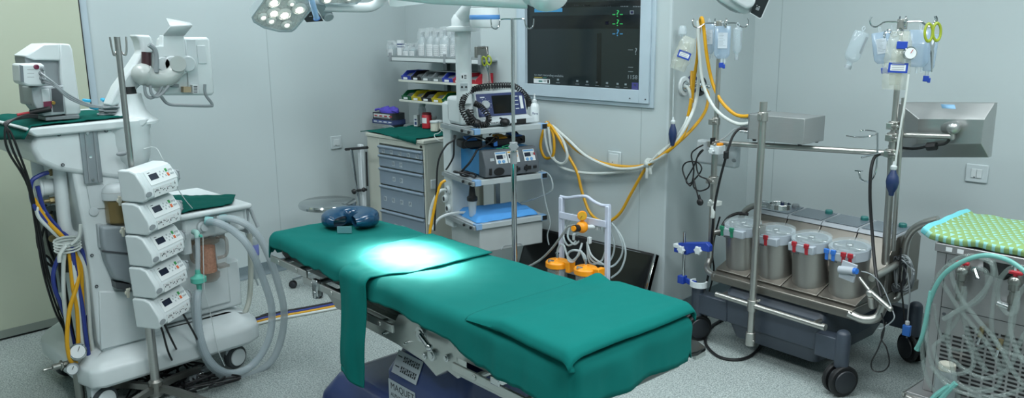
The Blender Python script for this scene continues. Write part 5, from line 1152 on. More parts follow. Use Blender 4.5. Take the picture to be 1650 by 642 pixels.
# lowest shelf: blue folded pad, glass cup
b = MB()
def pad(a, c_):
    x = .015 + .40 * a; y = .025 + .28 * c_; x += .03 * (1 - c_) * 0
    h = .034 * min(1, 14 * a * (1 - a)) ** .5 * min(1, 14 * c_ * (1 - c_)) ** .5
    return DW(x + .02 * c_, y, .522 + h + .005 * fbm(x * 16, y * 16, 3) + .003 * math.sin(y * 60) * (a > .4))
b.grid(pad, 36, 24); b2 = b
b.grid(lambda a, c_: DW(.015 + .40 * a + .02 * c_, .025 + .28 * c_, .5215), 4, 4)
tag(b.obj('folded_pad', mat('sky_blue_nonwoven', '4f9add', .8, bump=.2, bscale=500), smooth=60), 'folded sky blue absorbent pad on the lowest pendant shelf', 'pad')
q = DW(.04, .12, .63); t = thing('glass_cup', 'clear cup with black rim hanging under the middle pendant shelf', 'cup', q)
MB().lathe([(.0, -.09), (.018, -.088), (.024, -.02), (.026, .0)], n=24, cap=False).obj('cup', CLEAR2, t); MB().lathe([(.028, .0), (.03, .003), (.03, .02), (.02, .03), (.012, .10)], n=24).obj('rim', BLACK, t)
b = MB(); 
for k in range(5): b.tube([DW(.39 + .0 * k, .07 + .01 * k, .735), DW(.41, .05, .65), DW(.43 + .01 * k, .02, .52)], .002, n=5, sm=4)
b.bm.free()
cable('clear_tube', 'clear tube arching at the right end of the lower pendant shelves', 'tube', [DW(.45, .05, .77), DW(.49, .02, .74), DW(.49, -.0, .66), DW(.45, .1, .60), DW(.40, .2, .56)], .005, CHOSE)
cable('clear_tube', 'clear tube hanging past the corner of the lowest pendant shelf', 'tube', [DW(.42, .0, .735), DW(.44, -.01, .6), DW(.465, -.02, .48), DW(.46, .0, .40), DW(.47, .0, .34)], .004, CHOSE)

# ---- scissors on the bracket by the pendant
def scissors(label, M):
    t = thing('bandage_scissors', label, 'scissors'); t.matrix_world = M
    for s_ in (-1, 1):
        b = MB(); b.tube([(s_ * .016 + .015 * math.cos(a), .0, .0 + .026 * math.sin(a)) for a in [i * PI / 8 for i in range(16)]], .0048, n=8, closed=True, sm=2); b.obj('finger_loop', LIME, t)
        b = MB(); b.prism([(s_ * .008, -.026), (-s_ * .004, -.05), (-s_ * .006, -.06), (-s_ * .001, -.12), (s_ * .002, -.12), (s_ * .004, -.06), (s_ * .012, -.03)], (0, s_ * .0015, 0), (1, 0, 0), (0, 0, 1), (0, 1, 0), .0015); b.obj('blade', CHROME, t)
    return t
q = ony(784, 98, 3.42); M_ = Matrix.Translation(q) @ Matrix.Rotation(R(20), 4, 'Z')
scissors('lime-handled scissors hanging on the shelf bracket beside the white column', M_ @ Matrix.Rotation(R(-8), 4, 'Y'))
b = MB(); p = ony(776, 78, 3.45); b.tube([p, ony(784, 77, 3.44), ony(785, 90, 3.43)], .004, n=8, sm=2); b.box(p.x - .012, p.x + .008, 3.4, 3.5, p.z - .09, p.z + .01)
tag(b.obj('steel_hook_plate', STEELD, bevel=.002), 'small steel bracket at the end of the shelf holding the scissors', 'bracket')
b = MB(); P_ = [ony(x, y, 3.45) for x, y in ((773, 105), (786, 103), (788, 150), (776, 158))]
b.grid(lambda a, c_: (P_[0] * (1 - a) + P_[1] * a) * (1 - c_) + (P_[3] * (1 - a) + P_[2] * a) * c_ + Vector((0, .012 * math.sin(a * 8 + c_ * 3), 0)), 12, 10)
b.grid(lambda a, c_: (P_[0] * (1 - a) + P_[1] * a) * (1 - c_) + (P_[3] * (1 - a) + P_[2] * a) * c_ + Vector((0, .03 + .012 * math.sin(a * 8 + c_ * 3 + 2), 0)), 12, 10)
tag(b.obj('hanging_bag', mat('pale_film_bag', 'b9c0bd', .4, alpha=.6)), 'limp pale plastic bag hanging below the scissors', 'bag')

# ---- chrome drip stand behind the table
IV = Vector((-2.70, 2.775, 0))
iv = thing('drip_stand', 'chrome drip stand with two hooks standing behind the operating table', 'drip stand', IV)
b = MB(); b.cyl((0, 0, .06), (0, 0, 1.02), .0135, n=20); b.obj('lower_tube', CHROME, iv)
b = MB(); b.cyl((0, 0, 1.0), (0, 0, 1.615), .0085, n=16); b.obj('upper_rod', CHROME, iv)
b = MB(); b.cyl((0, 0, .93), (0, 0, .99), .017, n=16); b.cyl((0, 0, 1.0), (0, 0, 1.035), .02, n=16)
b.obj('collar', GREYP, iv, bevel=.002)
b = MB(); kn = (EYE - IV); kn.z = 0; kn.normalize(); b.prism([((.026 if i % 2 == 0 else .019) * math.cos(i * PI / 6), (.026 if i % 2 == 0 else .019) * math.sin(i * PI / 6)) for i in range(12)], kn * .018 + Vector((0, 0, 1.018)), Vector((-kn.y, kn.x, 0)), (0, 0, 1), kn, .018); b.obj('star_knob', GREYP, iv, bevel=.003)
ux = Vector((.72, .69, 0))
for s_ in (-1, 1):
    b = MB(); T_ = Vector((0, 0, 1.615)); pts = [T_, T_ + ux * s_ * .045, T_ + ux * s_ * .058 + Vector((0, 0, -.008)), T_ + ux * s_ * .062 + Vector((0, 0, -.03)), T_ + ux * s_ * .078 + Vector((0, 0, -.045)), T_ + ux * s_ * .096 + Vector((0, 0, -.035)), T_ + ux * s_ * .1 + Vector((0, 0, 0.0))]
    b.tube(pts, .0035, n=8, sm=4); b.obj('hook_arm', CHROME, iv)
b = MB()
for k in range(5): a = R(72 * k); b.tube([(0, 0, .085), (.12 * math.cos(a), .12 * math.sin(a), .075), (.26 * math.cos(a), .26 * math.sin(a), .055)], .013, n=8, sm=3)
b.lathe([(.03, .06), (.03, .1), (.02, .11)], n=16); b.obj('star_base', CHROME, iv)
for k in range(5): a = R(72 * k); castor(iv, Matrix.Identity(4), (.26 * math.cos(a), .26 * math.sin(a), .027), .027, BLACK, .01, face=(math.sin(a), -math.cos(a), 0))
# dark bag on floor under pendant
b = MB()
b.sph((0, 0, .12), .14, (1.2, .8, .85)); 
for v_ in b.bm.verts: v_.co += Vector((fbm(v_.co.x * 9, v_.co.y * 9, v_.co.z * 9), fbm(v_.co.y * 9, v_.co.z * 9, 3), .6 * fbm(v_.co.z * 9, v_.co.x * 9, 7))) * .05; v_.co.z = max(0, v_.co.z)
o = b.obj('black_bag', mat('black_cloth', '15171a', .7), smooth=60, sub=1); o.location = (-2.86, 3.02, 0.0); o.scale = (1.3, 1.2, 1.35); tag(o, 'dark crumpled bag on the floor below the pendant drawer', 'bag')

# ---- suction trolley
YT = 3.08
su = thing('suction_trolley', 'white tubular suction trolley with orange-lidded jars behind the table', 'suction trolley', (-2.52, YT, 0))
U = local(su); WT = mat('white_tube_paint', 'b9c2d2', .35)
lx_, rx_ = ony(905, 318, YT).x, ony(980, 330, YT).x
zl, zr = ony(905, 318, YT).z, ony(985, 333, YT).z
for x, zt in ((lx_, zl), (rx_, zr)): MB(U).box(x - .012, x + .012, YT - .012, YT + .012, .05, zt).obj('upright', WT, su, bevel=.004)
b = MB(U); b.tube([ony(x, y, YT) for x, y in ((903, 317), (915, 319), (930, 317), (945, 317), (957, 325), (970, 331), (983, 332))], .008, n=10, sm=4); b.obj('push_handle', WT, su)
b = MB(U); q0, q1 = ony(905, 346, YT), ony(980, 366, YT)
q0 = ony(905, 349, YT - .01); b.box(lx_, rx_, YT - .02, YT - .012, q0.z - .01, q0.z + .025); b.obj('crossbar', WT, su, bevel=.003)
MB(U).box(lx_, rx_, YT - .02, YT - .012, .33, .37).obj('crossbar', WT, su, bevel=.003); MB(U).box(lx_, rx_, YT - .012, YT + .012, .09, .115).obj('crossbar', WT, su, bevel=.003)
for x in (lx_, rx_): MB(U).box(x - .01, x + .01, YT - .2, YT + .15, .04, .06).obj('foot_bar', WT, su, bevel=.003)
for x in (lx_, rx_):
    for y in (YT - .19, YT + .14): castor(su, U, (x, y, .025), .025, BLACK, .01, face=(1, 0, 0))
OR = ORANGE
nn = Vector((.62, -.78, 0))
b = MB(U); gauge(b, ony(938, 348, YT - .06), .024, (nn.x, nn.y, .1), 0, 1, 2); b.obj('vacuum_gauge', [OR, mat('amber_dial', 'c79a20', .5), INK], su)
b = MB(U); q = ony(938, 366, YT - .055); b.sph(q, .031, (1, 1, 1)); b.cyl(q + Vector((0, 0, .02)), ony(938, 353, YT - .055), .009, n=10); b.cyl(q, q + Vector((.05, .05, .0)) * .9, .011, n=12, mi=1); b.cb(q + Vector((.055, .055, 0)), (.02, .02, .03), mi=1)
b.obj('vacuum_regulator', [OR, WHITE2], su)
b = MB(U); b.cyl(ony(932, 368, YT - .08), ony(925, 368.5, YT - .115), .018, n=16); b.cyl(ony(925, 368.5, YT - .115), ony(923.5, 368.7, YT - .122), .014, n=16, mi=1); b.obj('regulator_knob', [BLACK, OR], su)
b = MB(U); q = ony(938, 386, YT - .03); b.box(q.x - .035, q.x + .035, YT - .045, YT - .015, q.z - .013, q.z + .013); b.obj('hose_block', BLACK, su, bevel=.003)
for dx in (-.045, .05):
    b = MB(U); b.cb((q.x + dx, YT - .035, q.z + .005), (.018, .02, .035)); b.obj('hose_nipple', WHITE2, su, bevel=.004)
def jar(px, py, ang, tx):
    p = ony(px, py, YT - .09); M_ = U
    b = MB(M_); b.lathe([(.045, -.17), (.05, -.165), (.052, 0)], p, n=28, cap=True); o = b.obj('jar', mat('clear_jar', 'aab6b6', .08, alpha=.35, spec=.9), su)
    b = MB(M_); b.lathe([(.057, -.014), (.06, -.01), (.06, .012), (.054, .02), (.03, .024), (.012, .026), (.012, .034)], p, n=32); b.box(p.x + .035, p.x + .085, p.y - .012, p.y + .02, p.z - .01, p.z + .024); b.box(p.x + .07, p.x + .095, p.y - .02, p.y + .03, p.z - .025, p.z + .03)
    o2 = b.obj('jar_lid', OR, su, bevel=.003)
    b = MB(M_); b.cyl(p + Vector((.0, -.03, .02)), p + Vector((-.01, -.055, .028)), .008, n=10); b.obj('lid_valve', CHROME, o2)
    b = MB(M_); b.cyl(p + Vector((0, 0, .03)), p + Vector((0, 0, .06)), .007, n=10); b.cyl(p + Vector((0, 0, .055)), p + Vector((0, 0, .062)), .01, n=10); b.obj('lid_connector', CHROME, o2)
    b = MB(M_); b.cyl(p + Vector((0, 0, -.14)), p + Vector((0, 0, -.01)), .01, n=10); b.obj('float_valve', mat('float_orange', 'c07c20', .4), su)
    for k in range(6):
        b = MB(M_); b.box(-.008, .008, 0, .001, -.0008, .0008, T=Matrix.Translation(p + Vector((nn.x * .0525, nn.y * .0525, -.03 - .02 * k))) @ Matrix.Rotation(math.atan2(nn.y, nn.x) + PI / 2, 4, 'Z')); b.obj('graduation', INK, o, smooth=0)
    return p
j1 = jar(898, 426, 0, 0); j2 = jar(944, 437, 0, 0)
S_ = lambda l: [ony(x, y, YT + d_) for x, y, d_ in l]
cable('suction_tube', 'grey suction tube running from the regulator down to the left behind the table', 'tube', S_([(928, 363, -.10), (915, 366, -.11), (905, 380, -.12), (890, 400, -.12), (872, 418, -.12), (852, 430, -.13)]), .006, mat('grey_tubing', '858d8c', .4, alpha=.85))
cable('suction_tube', 'clear suction tube arching up from the left jar and over to the right', 'tube', [j1 + Vector((0, 0, .055)), *S_([(899, 402, -.09), (903, 395, -.09), (909, 397, -.09), (914, 412, -.1), (922, 420, -.1), (932, 412, -.1), (936, 405, -.1), (940, 414, -.1), (943, 422, -.09)])], .0055, CHOSE)
cable('suction_tube', 'clear suction tube in a loop above the right jar', 'tube', [j2 + Vector((0, 0, .055)), *S_([(942, 412, -.09), (934, 405, -.1), (922, 404, -.11), (915, 410, -.11), (916, 420, -.11), (924, 422, -.1), (932, 410, -.08), (938, 392, -.05)])], .0055, CHOSE)
for k, (x0, x1) in enumerate(((925, 908), (930, 915))):
    cable('suction_tube', ['clear tube sagging leftward from the black hose block', 'second clear tube sagging leftward inside the first'][k], 'tube', S_([(x0 + 4, 388, -.04), (x0 - 3, 394, -.06), (x1 + 6, 395 - 4 * k, -.06), (x1, 382, -.05), (x1 + 2, 368, .02), (x1 + 8, 345, .03)]), .005, CHOSE)
for k in range(3):
    cable('suction_tube', ['clear tube hanging in a wide loop right of the trolley', 'clear tube hanging in a middle loop right of the trolley', 'clear tube hanging in a tight loop inside the trolley frame'][k], 'tube', S_([(946, 390, -.04), (952 - 2 * k, 410 + 4 * k, -.05), (965 - 5 * k, 422 + 2 * k, -.03), (985 - 9 * k, 430 - 4 * k, .02), (1000 - 14 * k, 415, .04), (1003 - 13 * k, 395, .04), (994 - 10 * k, 372, .03), (986 - 8 * k, 360, .025)]), .005, CHOSE)
cable('suction_tube', 'clear tube dropping along the right upright of the trolley', 'tube', S_([(990, 365, .03), (1003, 385, .04), (1008, 410, .04), (1000, 435, .03), (985, 448, .02)]), .005, CHOSE)
# black television panel leaning on the wall
tv = thing('flat_panel_screen', 'black flat screen with silver edge standing on the floor leaning on the wall', 'television', (-2.85, 3.42, 0))
TVL = local(tv)
tl, tr = Vector((-3.3, 3.50, .385)), Vector((-2.36, 3.50, .385))
ax_ = Vector((1, 0, 0)); upv = Vector((0, .16, .385)).normalized(); nf = ax_.cross(upv)
Mx = Matrix((ax_, upv, nf)).transposed().to_4x4(); Mx.translation = Vector((-3.28, 3.335, .0))
W_, H_ = .93, .42
b = MB(TVL @ Mx); b.box(0, W_, .004, H_, -.03, 0); b.obj('back_shell', BLACK, tv, bevel=.003)
b = MB(TVL @ Mx); b.box(0.012, W_ - .024, .02, H_ - .014, 0, .0015); b.obj('screen', BLACKG, tv)
b = MB(TVL @ Mx); b.box(W_ - .014, W_, .0, H_, -.028, .004); b.obj('silver_edge', CHROME, tv, bevel=.002)
b = MB(TVL @ Mx); b.box(.45, W_ - .1, H_ - .011, H_ - .009, .0, .0012); b.obj('trim_line', GREYP, tv)

# ---- looped hoses on the screen wall
HY = YB2 - .025
H2 = lambda l, dy=0: [ony(x, y, HY - dy - (d_ if d_ else 0)) for x, y, d_ in l]
cable('supply_hose', 'yellow supply hose in the tight upright loop at the pendant corner', 'hose', H2([(884, 196, .0), (876, 210, .02), (871, 235, .03), (878, 254, .03), (890, 252, .03), (893, 235, .03), (890, 212, .02), (880, 197, .0), (905, 218, 0), (930, 243, 0), (968, 262, 0), (1010, 269, 0), (1040, 266, 0), (1060, 256, 0), (1085, 232, -.0), (1105, 200, -.0), (1114, 160, -.0)]), .0085, YEL)
cable('supply_hose', 'white supply hose sagging alongside the yellow one on the screen wall', 'hose', H2([(882, 197, .01), (878, 214, .02), (884, 245, .03), (898, 262, .03), (910, 262, .02), (914, 248, .02), (905, 222, .01), (890, 203, 0), (915, 225, .01), (945, 252, .01), (985, 270, .01), (1020, 272, .01), (1045, 264, .01), (1066, 244, .01), (1095, 222, 0), (1112, 190, 0)]), .0085, WHOSE)
cable('supply_hose', 'second white supply hose in the lower sag below the first', 'hose', H2([(884, 205, .02), (888, 240, .03), (896, 262, .02), (915, 274, .01), (955, 280, 0), (1000, 277, 0), (1040, 268, 0)]), .0085, WHOSE)
cable('supply_hose', 'yellow supply hose sagging deepest, down in front of the suction trolley', 'hose', H2([(888, 203, .02), (900, 222, .02), (915, 250, .01), (930, 278, .01), (938, 310, .01), (952, 345, .01), (975, 358, .01), (998, 345, .0), (1018, 310, .0), (1038, 275, .0), (1050, 260, 0), (1080, 236, 0), (1092, 230, 0)]), .0085, YEL)
b = MB(); q = ony(1046, 264, HY - .015)
for k in range(3): b.tube([q + Vector((.008 * k - .01, .02 * math.cos(a), .022 * math.sin(a))) for a in [i * PI / 4 for i in range(8)]], .008, n=6, closed=True, sm=2)
b.tube([q, q + Vector((.005, -.02, -.03)), q + Vector((.0, -.02, -.075))], lambda a: .012 - .004 * a, n=8, sm=4, flat=.5); b.tube([q, q + Vector((.02, -.02, -.02)), q + Vector((.025, -.02, -.05))], .009, n=8, sm=4, flat=.5); b.sph(q + Vector((.0, -.015, 0)), .018)
tag(b.obj('fabric_tie', mat('white_gauze', 'b9c1bd', .9)), 'white cloth tie knotted round the hoses on the screen wall', 'tie')

# ---- surgical lamp at upper left, arms
LN = (SPOT_AT - LAMP_C).normalized()
la = thing('surgical_lamp', 'lit many-lensed surgical lamp with blue handle above the table head', 'surgical lamp', LAMP_C)
LL = local(la)
LPt = onp(445, 30, (-3.52, 1.86, 1.66), LN)
def lp(x, y, off=0): return onp(x, y, (-3.52, 1.86, 1.66), LN) + LN * off
HOUS = mat('lamp_housing', 'a9b8bc', .35)
LENS = mat('lamp_lens', 'b7bdb8', .1, spec=.8, alpha=.55)
petA = [(405, 28), (408, 36), (425, 46), (450, 52), (470, 52), (476, 48), (502, 18), (498, -30), (482, -60), (450, -60), (432, -10)]
def petal(outline, nm, seed_, leds):
    b = MB(LL); P = [lp(x, y, 0) for x, y in outline]; n = len(P); cen = sum(P, Vector()) / n
    Q = [p - LN * .05 + (cen - p) * .04 for p in P]; P2 = [p + (cen - p) * .06 for p in P]; P3 = [p - LN * .008 for p in P2]
    v = [[b.v(p) for p in L_] for L_ in (Q, P, P2, P3)]
    for A, B in zip(v, v[1:]):
        for i in range(n): b.f([A[i], A[(i + 1) % n], B[(i + 1) % n], B[i]])
    b.f(v[0][::-1]); o = b.obj(nm, HOUS, la, smooth=30)
    b = MB(LL); P4 = [p - LN * .006 for p in P2]; b.f([b.v(p) for p in P4]); b.obj('front_glass', mat('lamp_reflector', 'd8dcd8', .2, .4, var=.4, scale=90, bump=.5, bscale=90), o)
    for k, (x, y, r_, e) in enumerate(leds):
        c_ = lp(x, y, -.002); b = MB(LL); b.lathe([(r_, -.003), (r_, .0), (r_ * .8, .004), (r_ * .5, .006), (0, .0065)], c_, LN, n=24)
        for q in (.75, .5): b.tube([c_ + LN.orthogonal().normalized() * (r_ * q * math.cos(a)) + LN.cross(LN.orthogonal().normalized()) * (r_ * q * math.sin(a)) + LN * .006 for a in [i * PI / 10 for i in range(20)]], .0012, n=5, closed=True)
        b.obj('lens', mat('lens_clear', 'd5dad5', .08, spec=1), o)
        b = MB(LL); b.lathe([(.0, .0), (r_ * .5, 0), (r_ * .4, .004), (0, .005)], c_ + LN * .0066, LN, n=16); b.obj('led', mat('led_on_%d' % int(e * 10), 'ffffff', .5, emit='fff6ea', est=e), o)
petal(petA, 'lamp_petal', 1, [(441, 4, .036, 18), (458, 24, .038, 22), (441, 21, .034, 14), (482, 15, .037, 18), (424, 28, .026, .6), (437, 34, .026, .6), (462, 40, .028, .6), (450, -12, .03, 10), (475, -18, .03, 10), (470, 6, .02, .6)])
petB = [(515, 6), (540, 8), (575, 7), (583, 0), (590, -40), (520, -50), (508, -10)]
petal(petB, 'lamp_petal', 2, [(527, -1, .03, 8), (562, -3, .026, .6), (545, -14, .03, 8)])
b = MB(LL); b.tube([lp(497, -14, .0), lp(500, -2, .03), lp(504.5, 17, .05)], lambda a: .016 - .003 * a, n=18, sm=3); b.lathe([(.017, 0), (.017, .004), (.008, .005)], lp(504.5, 17, .05), lp(504.5, 17, .05) - lp(500, -2, .03), n=18, mi=1)
b.obj('handle', [mat('handle_blue', '8fb3d6', .3), mat('handle_tip', '4b79b5', .3)], la)
b = MB(LL)
def sl(pts, off, th, mi=None):
    P = [lp(x, y, off) for x, y in pts]; A = [b.v(p) for p in P]; B = [b.v(p - LN * th) for p in P]; n = len(P)
    for i in range(n): b.f([A[i], A[(i + 1) % n], B[(i + 1) % n], B[i]], mi)
    b.f(A, mi); b.f(B[::-1], mi)
sl([(490, 31), (494, 36), (521, 34), (508, 17), (500, 19)], .0, .03); sl([(498, 26), (503, 25.6), (503, 26.4), (498, 26.8)], .001, .002, 1); sl([(506, 25), (507.5, 25), (507.5, 26), (506, 26)], .001, .002, 1)
b.obj('keypad', [mat('keypad_dark', '22292b', .3), LGREY], la)
b = MB(LL); q = lp(530, 29, -.02); b.cyl(q + LN * .02, q - LN * .05, .026, n=28); sl([(508, 9), (525, 12), (538, 28), (522, 34)], -.01, .05); b.obj('yoke_joint', mat('yoke_grey', '8f9da0', .4), la, bevel=.003)
b = MB(LL); b.tube([lp(524, 18, -.03), lp(560, 19, -.03), lp(595, 19, -.03), lp(610, 14, -.03), lp(620, 4, -.03), lp(624, -10, -.03), lp(624, -40, -.03)], .024, n=14, sm=5)
tp = lp(624, -40, -.03); b.tube([tp, Vector((tp.x, tp.y, tp.z + .25)), Vector((tp.x + .6, tp.y - .1, 2.35)), Vector((tp.x + 1.1, tp.y - .2, 2.38))], .024, n=12, sm=4); b.cyl(Vector((tp.x + 1.1, tp.y - .2, 2.3)), Vector((tp.x + 1.1, tp.y - .2, CEIL)), .05, n=20)
b.obj('suspension_arm', WHITE, la)
b = MB(LL); b.lathe([(.02, 0), (.12, .004), (.13, .03), (.06, .06)], lp(500, -60, -.12), -LN, n=32); b.obj('hub_dome', HOUS, la)
for k, (x, y) in enumerate(((455, -5), (480, -15), (545, -14))):
    lamp_light(lp(x, y, .03), SPOT_AT + Vector((.07, .0, 0)), 1700, 12.5, 1.0, .06)
lamp_light(lp(470, -20, .03), SPOT_AT + Vector((.06, .0, 0)), 420, 22, 1.0, .05)
# big ceiling arm crossing the top of the picture
ar = thing('ceiling_boom', 'thick white ceiling boom arm crossing above the screen', 'boom arm', far(700, 0, 3.0))
AL = local(ar)
A0, A1 = far(612, -8, 3.3), far(880, 6, 2.9)
A0.z = 1.70; 
b = MB(AL); dd = (far(860, 3, 2.95) - far(640, -2, 3.25)); P_ = [far(612, -4, 3.3), far(700, 6, 3.15), far(780, 10, 3.05), far(850, 14, 2.95)]
v_ = []
for p, h_ in zip(P_, (.12, .125, .13, .13)):
    n3 = Vector((p.x, p.y, 0)).normalized(); s3 = Vector((-n3.y, n3.x, 0))
    v_.append([p + n3 * a + Vector((0, 0, z)) for a, z in ((.02, 0), (.12, 0), (.14, .02), (.14, h_ - .02), (.12, h_), (.02, h_), (0, h_ - .02), (0, .02))])
loft(b, v_); b.obj('boom_arm', WHITE, ar, bevel=.004, smooth=50)
b = MB(AL); q = far(870, 0, 2.9); b.sph(q + Vector((0, 0, .03)), .075, (1, 1, .75)); b.lathe([(.06, 0), (.066, .01), (.066, .05)], far(885, 2, 2.86), (.3, -.5, .8), n=24); b.cyl(q, Vector((q.x, q.y, CEIL)), .05, n=18)
b.obj('boom_joint', WHITE, ar)
b = MB(AL); p = far(606, -6, 3.32); b.cyl(p, Vector((p.x, p.y, p.z + .5)), .06, n=20); b.obj('boom_end', WHITE, ar)
o = MB(); P_ = [far(625, 2, 3.5), far(683, 6, 3.5), far(640, 11, 3.45), far(628, 10, 3.45)]
v1 = [o.v(p) for p in P_]; v2 = [o.v(p + Vector((0, 0, .1))) for p in P_]
for i in range(4): o.f([v1[i], v1[(i + 1) % 4], v2[(i + 1) % 4], v2[i]])
o.f(v1); o.f(v2[::-1]); o.obj('boom_cover', WHITE, ar).matrix_parent_inverse = Matrix.Translation(-Vector(ar.location))
# ================================================================== RIGHT: heart-lung machine
HP = Vector((-2.04, 3.42, 0)); HA = -6
HM = frame(HP, HA)
def HW(u, v, z): return HM @ Vector((u, v, z))
def hv(px, py, v): return onv(px, py, HW(0, v, 0), HA)
hl = thing('heart_lung_machine', 'steel heart-lung machine with four round pump heads on a dark wheeled base', 'heart-lung machine', HP, HA)
I4 = Matrix.Identity(4); WLh = HM.inverted()
SLATE = mat('slate_enamel', '39424d', .4, var=.04); SST = mat('satin_stainless', '88857e', .4, .95, var=.06, aniso=(40, 2, 2)); SSB = mat('pump_stainless', 'a19e99', .36, .92, var=.05, aniso=(2, 2, 60)); PIPE = mat('pipe_steel', 'b4b4af', .33, .95)
# base body
b = MB()
loft(b, [rrect(.18, .62, .05, .60, .03, .075), rrect(.165, .65, .02, .62, .03, .15), rrect(.155, .66, .01, .63, .02, .155), rrect(.145, .67, .0, .64, .03, .30), rrect(.16, .66, .03, .60, .03, .345)])
b.obj('base_body', SLATE, hl, bevel=.003, smooth=30)
b = MB(); b.box(.16, .66, .03, .60, .345, .36); b.obj('base_top_gap', BLACK, hl)
# castor arms
for (u, v, s_) in ((-.03, .01, -1), (.77, -.03, 1), (-.02, .56, -1), (.81, .56, 1)):
    b = MB(); x0, x1 = (u, .16) if s_ < 0 else (.65, u); b.box(min(x0, x1), max(x0, x1), v, v + .07, .15, .255); b.lathe([(.028, .125), (.031, .13), (.031, .27), (.026, .287), (.012, .295), (0, .296)], (u, v + .02, 0), n=20); b.obj('castor_arm', SLATE, hl, bevel=.008)
    for k, yy in enumerate((-.022, .022)):
        a = R(25 if v < .3 else -30); f = Vector((math.sin(a) * 1, -math.cos(a), 0)) if v > .3 else Vector((-math.cos(a) * -1, -math.sin(a), 0))
        castor(hl, I4, Vector((u, v + .02, .07)) + f * yy * 1.0, .07, BLACK, .011, face=f)
    b = MB(); f2 = f; b.cyl(Vector((u, v + .02, .066)) - f * .02, Vector((u, v + .02, .066)) + f * .02, .03, n=16); b.cyl((u, v + .02, .07), (u, v + .02, .14), .016, n=14); b.obj('castor_hub', SLATE, hl)
# front rail and front mast
b = MB(); b.tube([(.135, -.045, .302), (.70, -.045, .295)], .0125, n=16); b.cyl((.69, -.045, .297), (.705, -.045, .297), .016, n=16); b.obj('front_rail', PIPE, hl)
for x in (.16, .65): MB().cyl((x, -.045, .30), (x, .02, .30), .01, n=12).obj('rail_stub', PIPE, hl)
b = MB(); b.cyl((.335, -.04, .125), (.335, -.04, 1.245), .0165, n=24); b.obj('front_mast', PIPE, hl)
b = MB(); b.cyl((.335, -.04, 1.16), (.335, -.04, 1.2), .022, n=24); b.cb((.335, -.055, 1.18), (.02, .03, .03)); b.obj('mast_collar', PIPE, hl, bevel=.002)
b = MB(); b.cyl((.335, -.04, .27), (.335, -.04, .325), .023, n=24); b.cyl((.335, -.04, .10), (.335, -.04, .165), .023, n=24); b.cyl((.335, -.04, .13), (.36, -.05, .125), .007, n=10); b.cyl((.335, -.04, .31), (.37, -.03, .33), .005, n=10); b.obj('mast_foot_clamp', PIPE, hl, bevel=.002)
# deck: lip, four sloped plates, rising console
U0, U1 = .07, .795; n4 = 4; wu = (U1 - U0) / 4
b = MB(); b.prism([(0, .345), (-.004, .35), (-.004, .375), (.0, .385), (.03, .393), (.62, .393), (.62, .345)], (U0, 0, 0), (0, 1, 0), (0, 0, 1), (1, 0, 0), U1 - U0); b.obj('deck_tray', SST, hl, bevel=.003)
for k in range(4):
    x0 = U0 + wu * k + .002; x1 = x0 + wu - .004
    b = MB(); b.prism([(.028, .402), (.03, .395), (.6, .395), (.60, .61), (.53, .655), (.36, .645), (.25, .50), (.20, .46)], (x0, 0, 0), (0, 1, 0), (0, 0, 1), (1, 0, 0), x1 - x0); b.obj('pump_module', SST, hl, bevel=.003)
    b = MB(); b.prism([(.345, .637), (.36, .652), (.53, .662), (.53, .655), (.36, .645), (.35, .633)], (x0, 0, 0), (0, 1, 0), (0, 0, 1), (1, 0, 0), x1 - x0); b.obj('module_top_edge', mat('light_edge', 'a9b0b6', .4), hl)
    b = MB(); b.box(x0 + .008, x1 - .008, .0, .15, .0, .003, T=basis((0, .365, .6535), (1, 0, 0), (0, .17, .010))); b.obj('touch_panel', mat('touch_panel_grey', '6e7981', .25), hl)
    b = MB(); cx = x1 - .04; b.lathe([(.017, 0), (.018, .002), (.018, .014), (.015, .018)], (cx, .49, .663), n=20); b.obj('speed_knob', GREYP if k == 0 else mat('teal_knob', '2c7672', .4), hl)
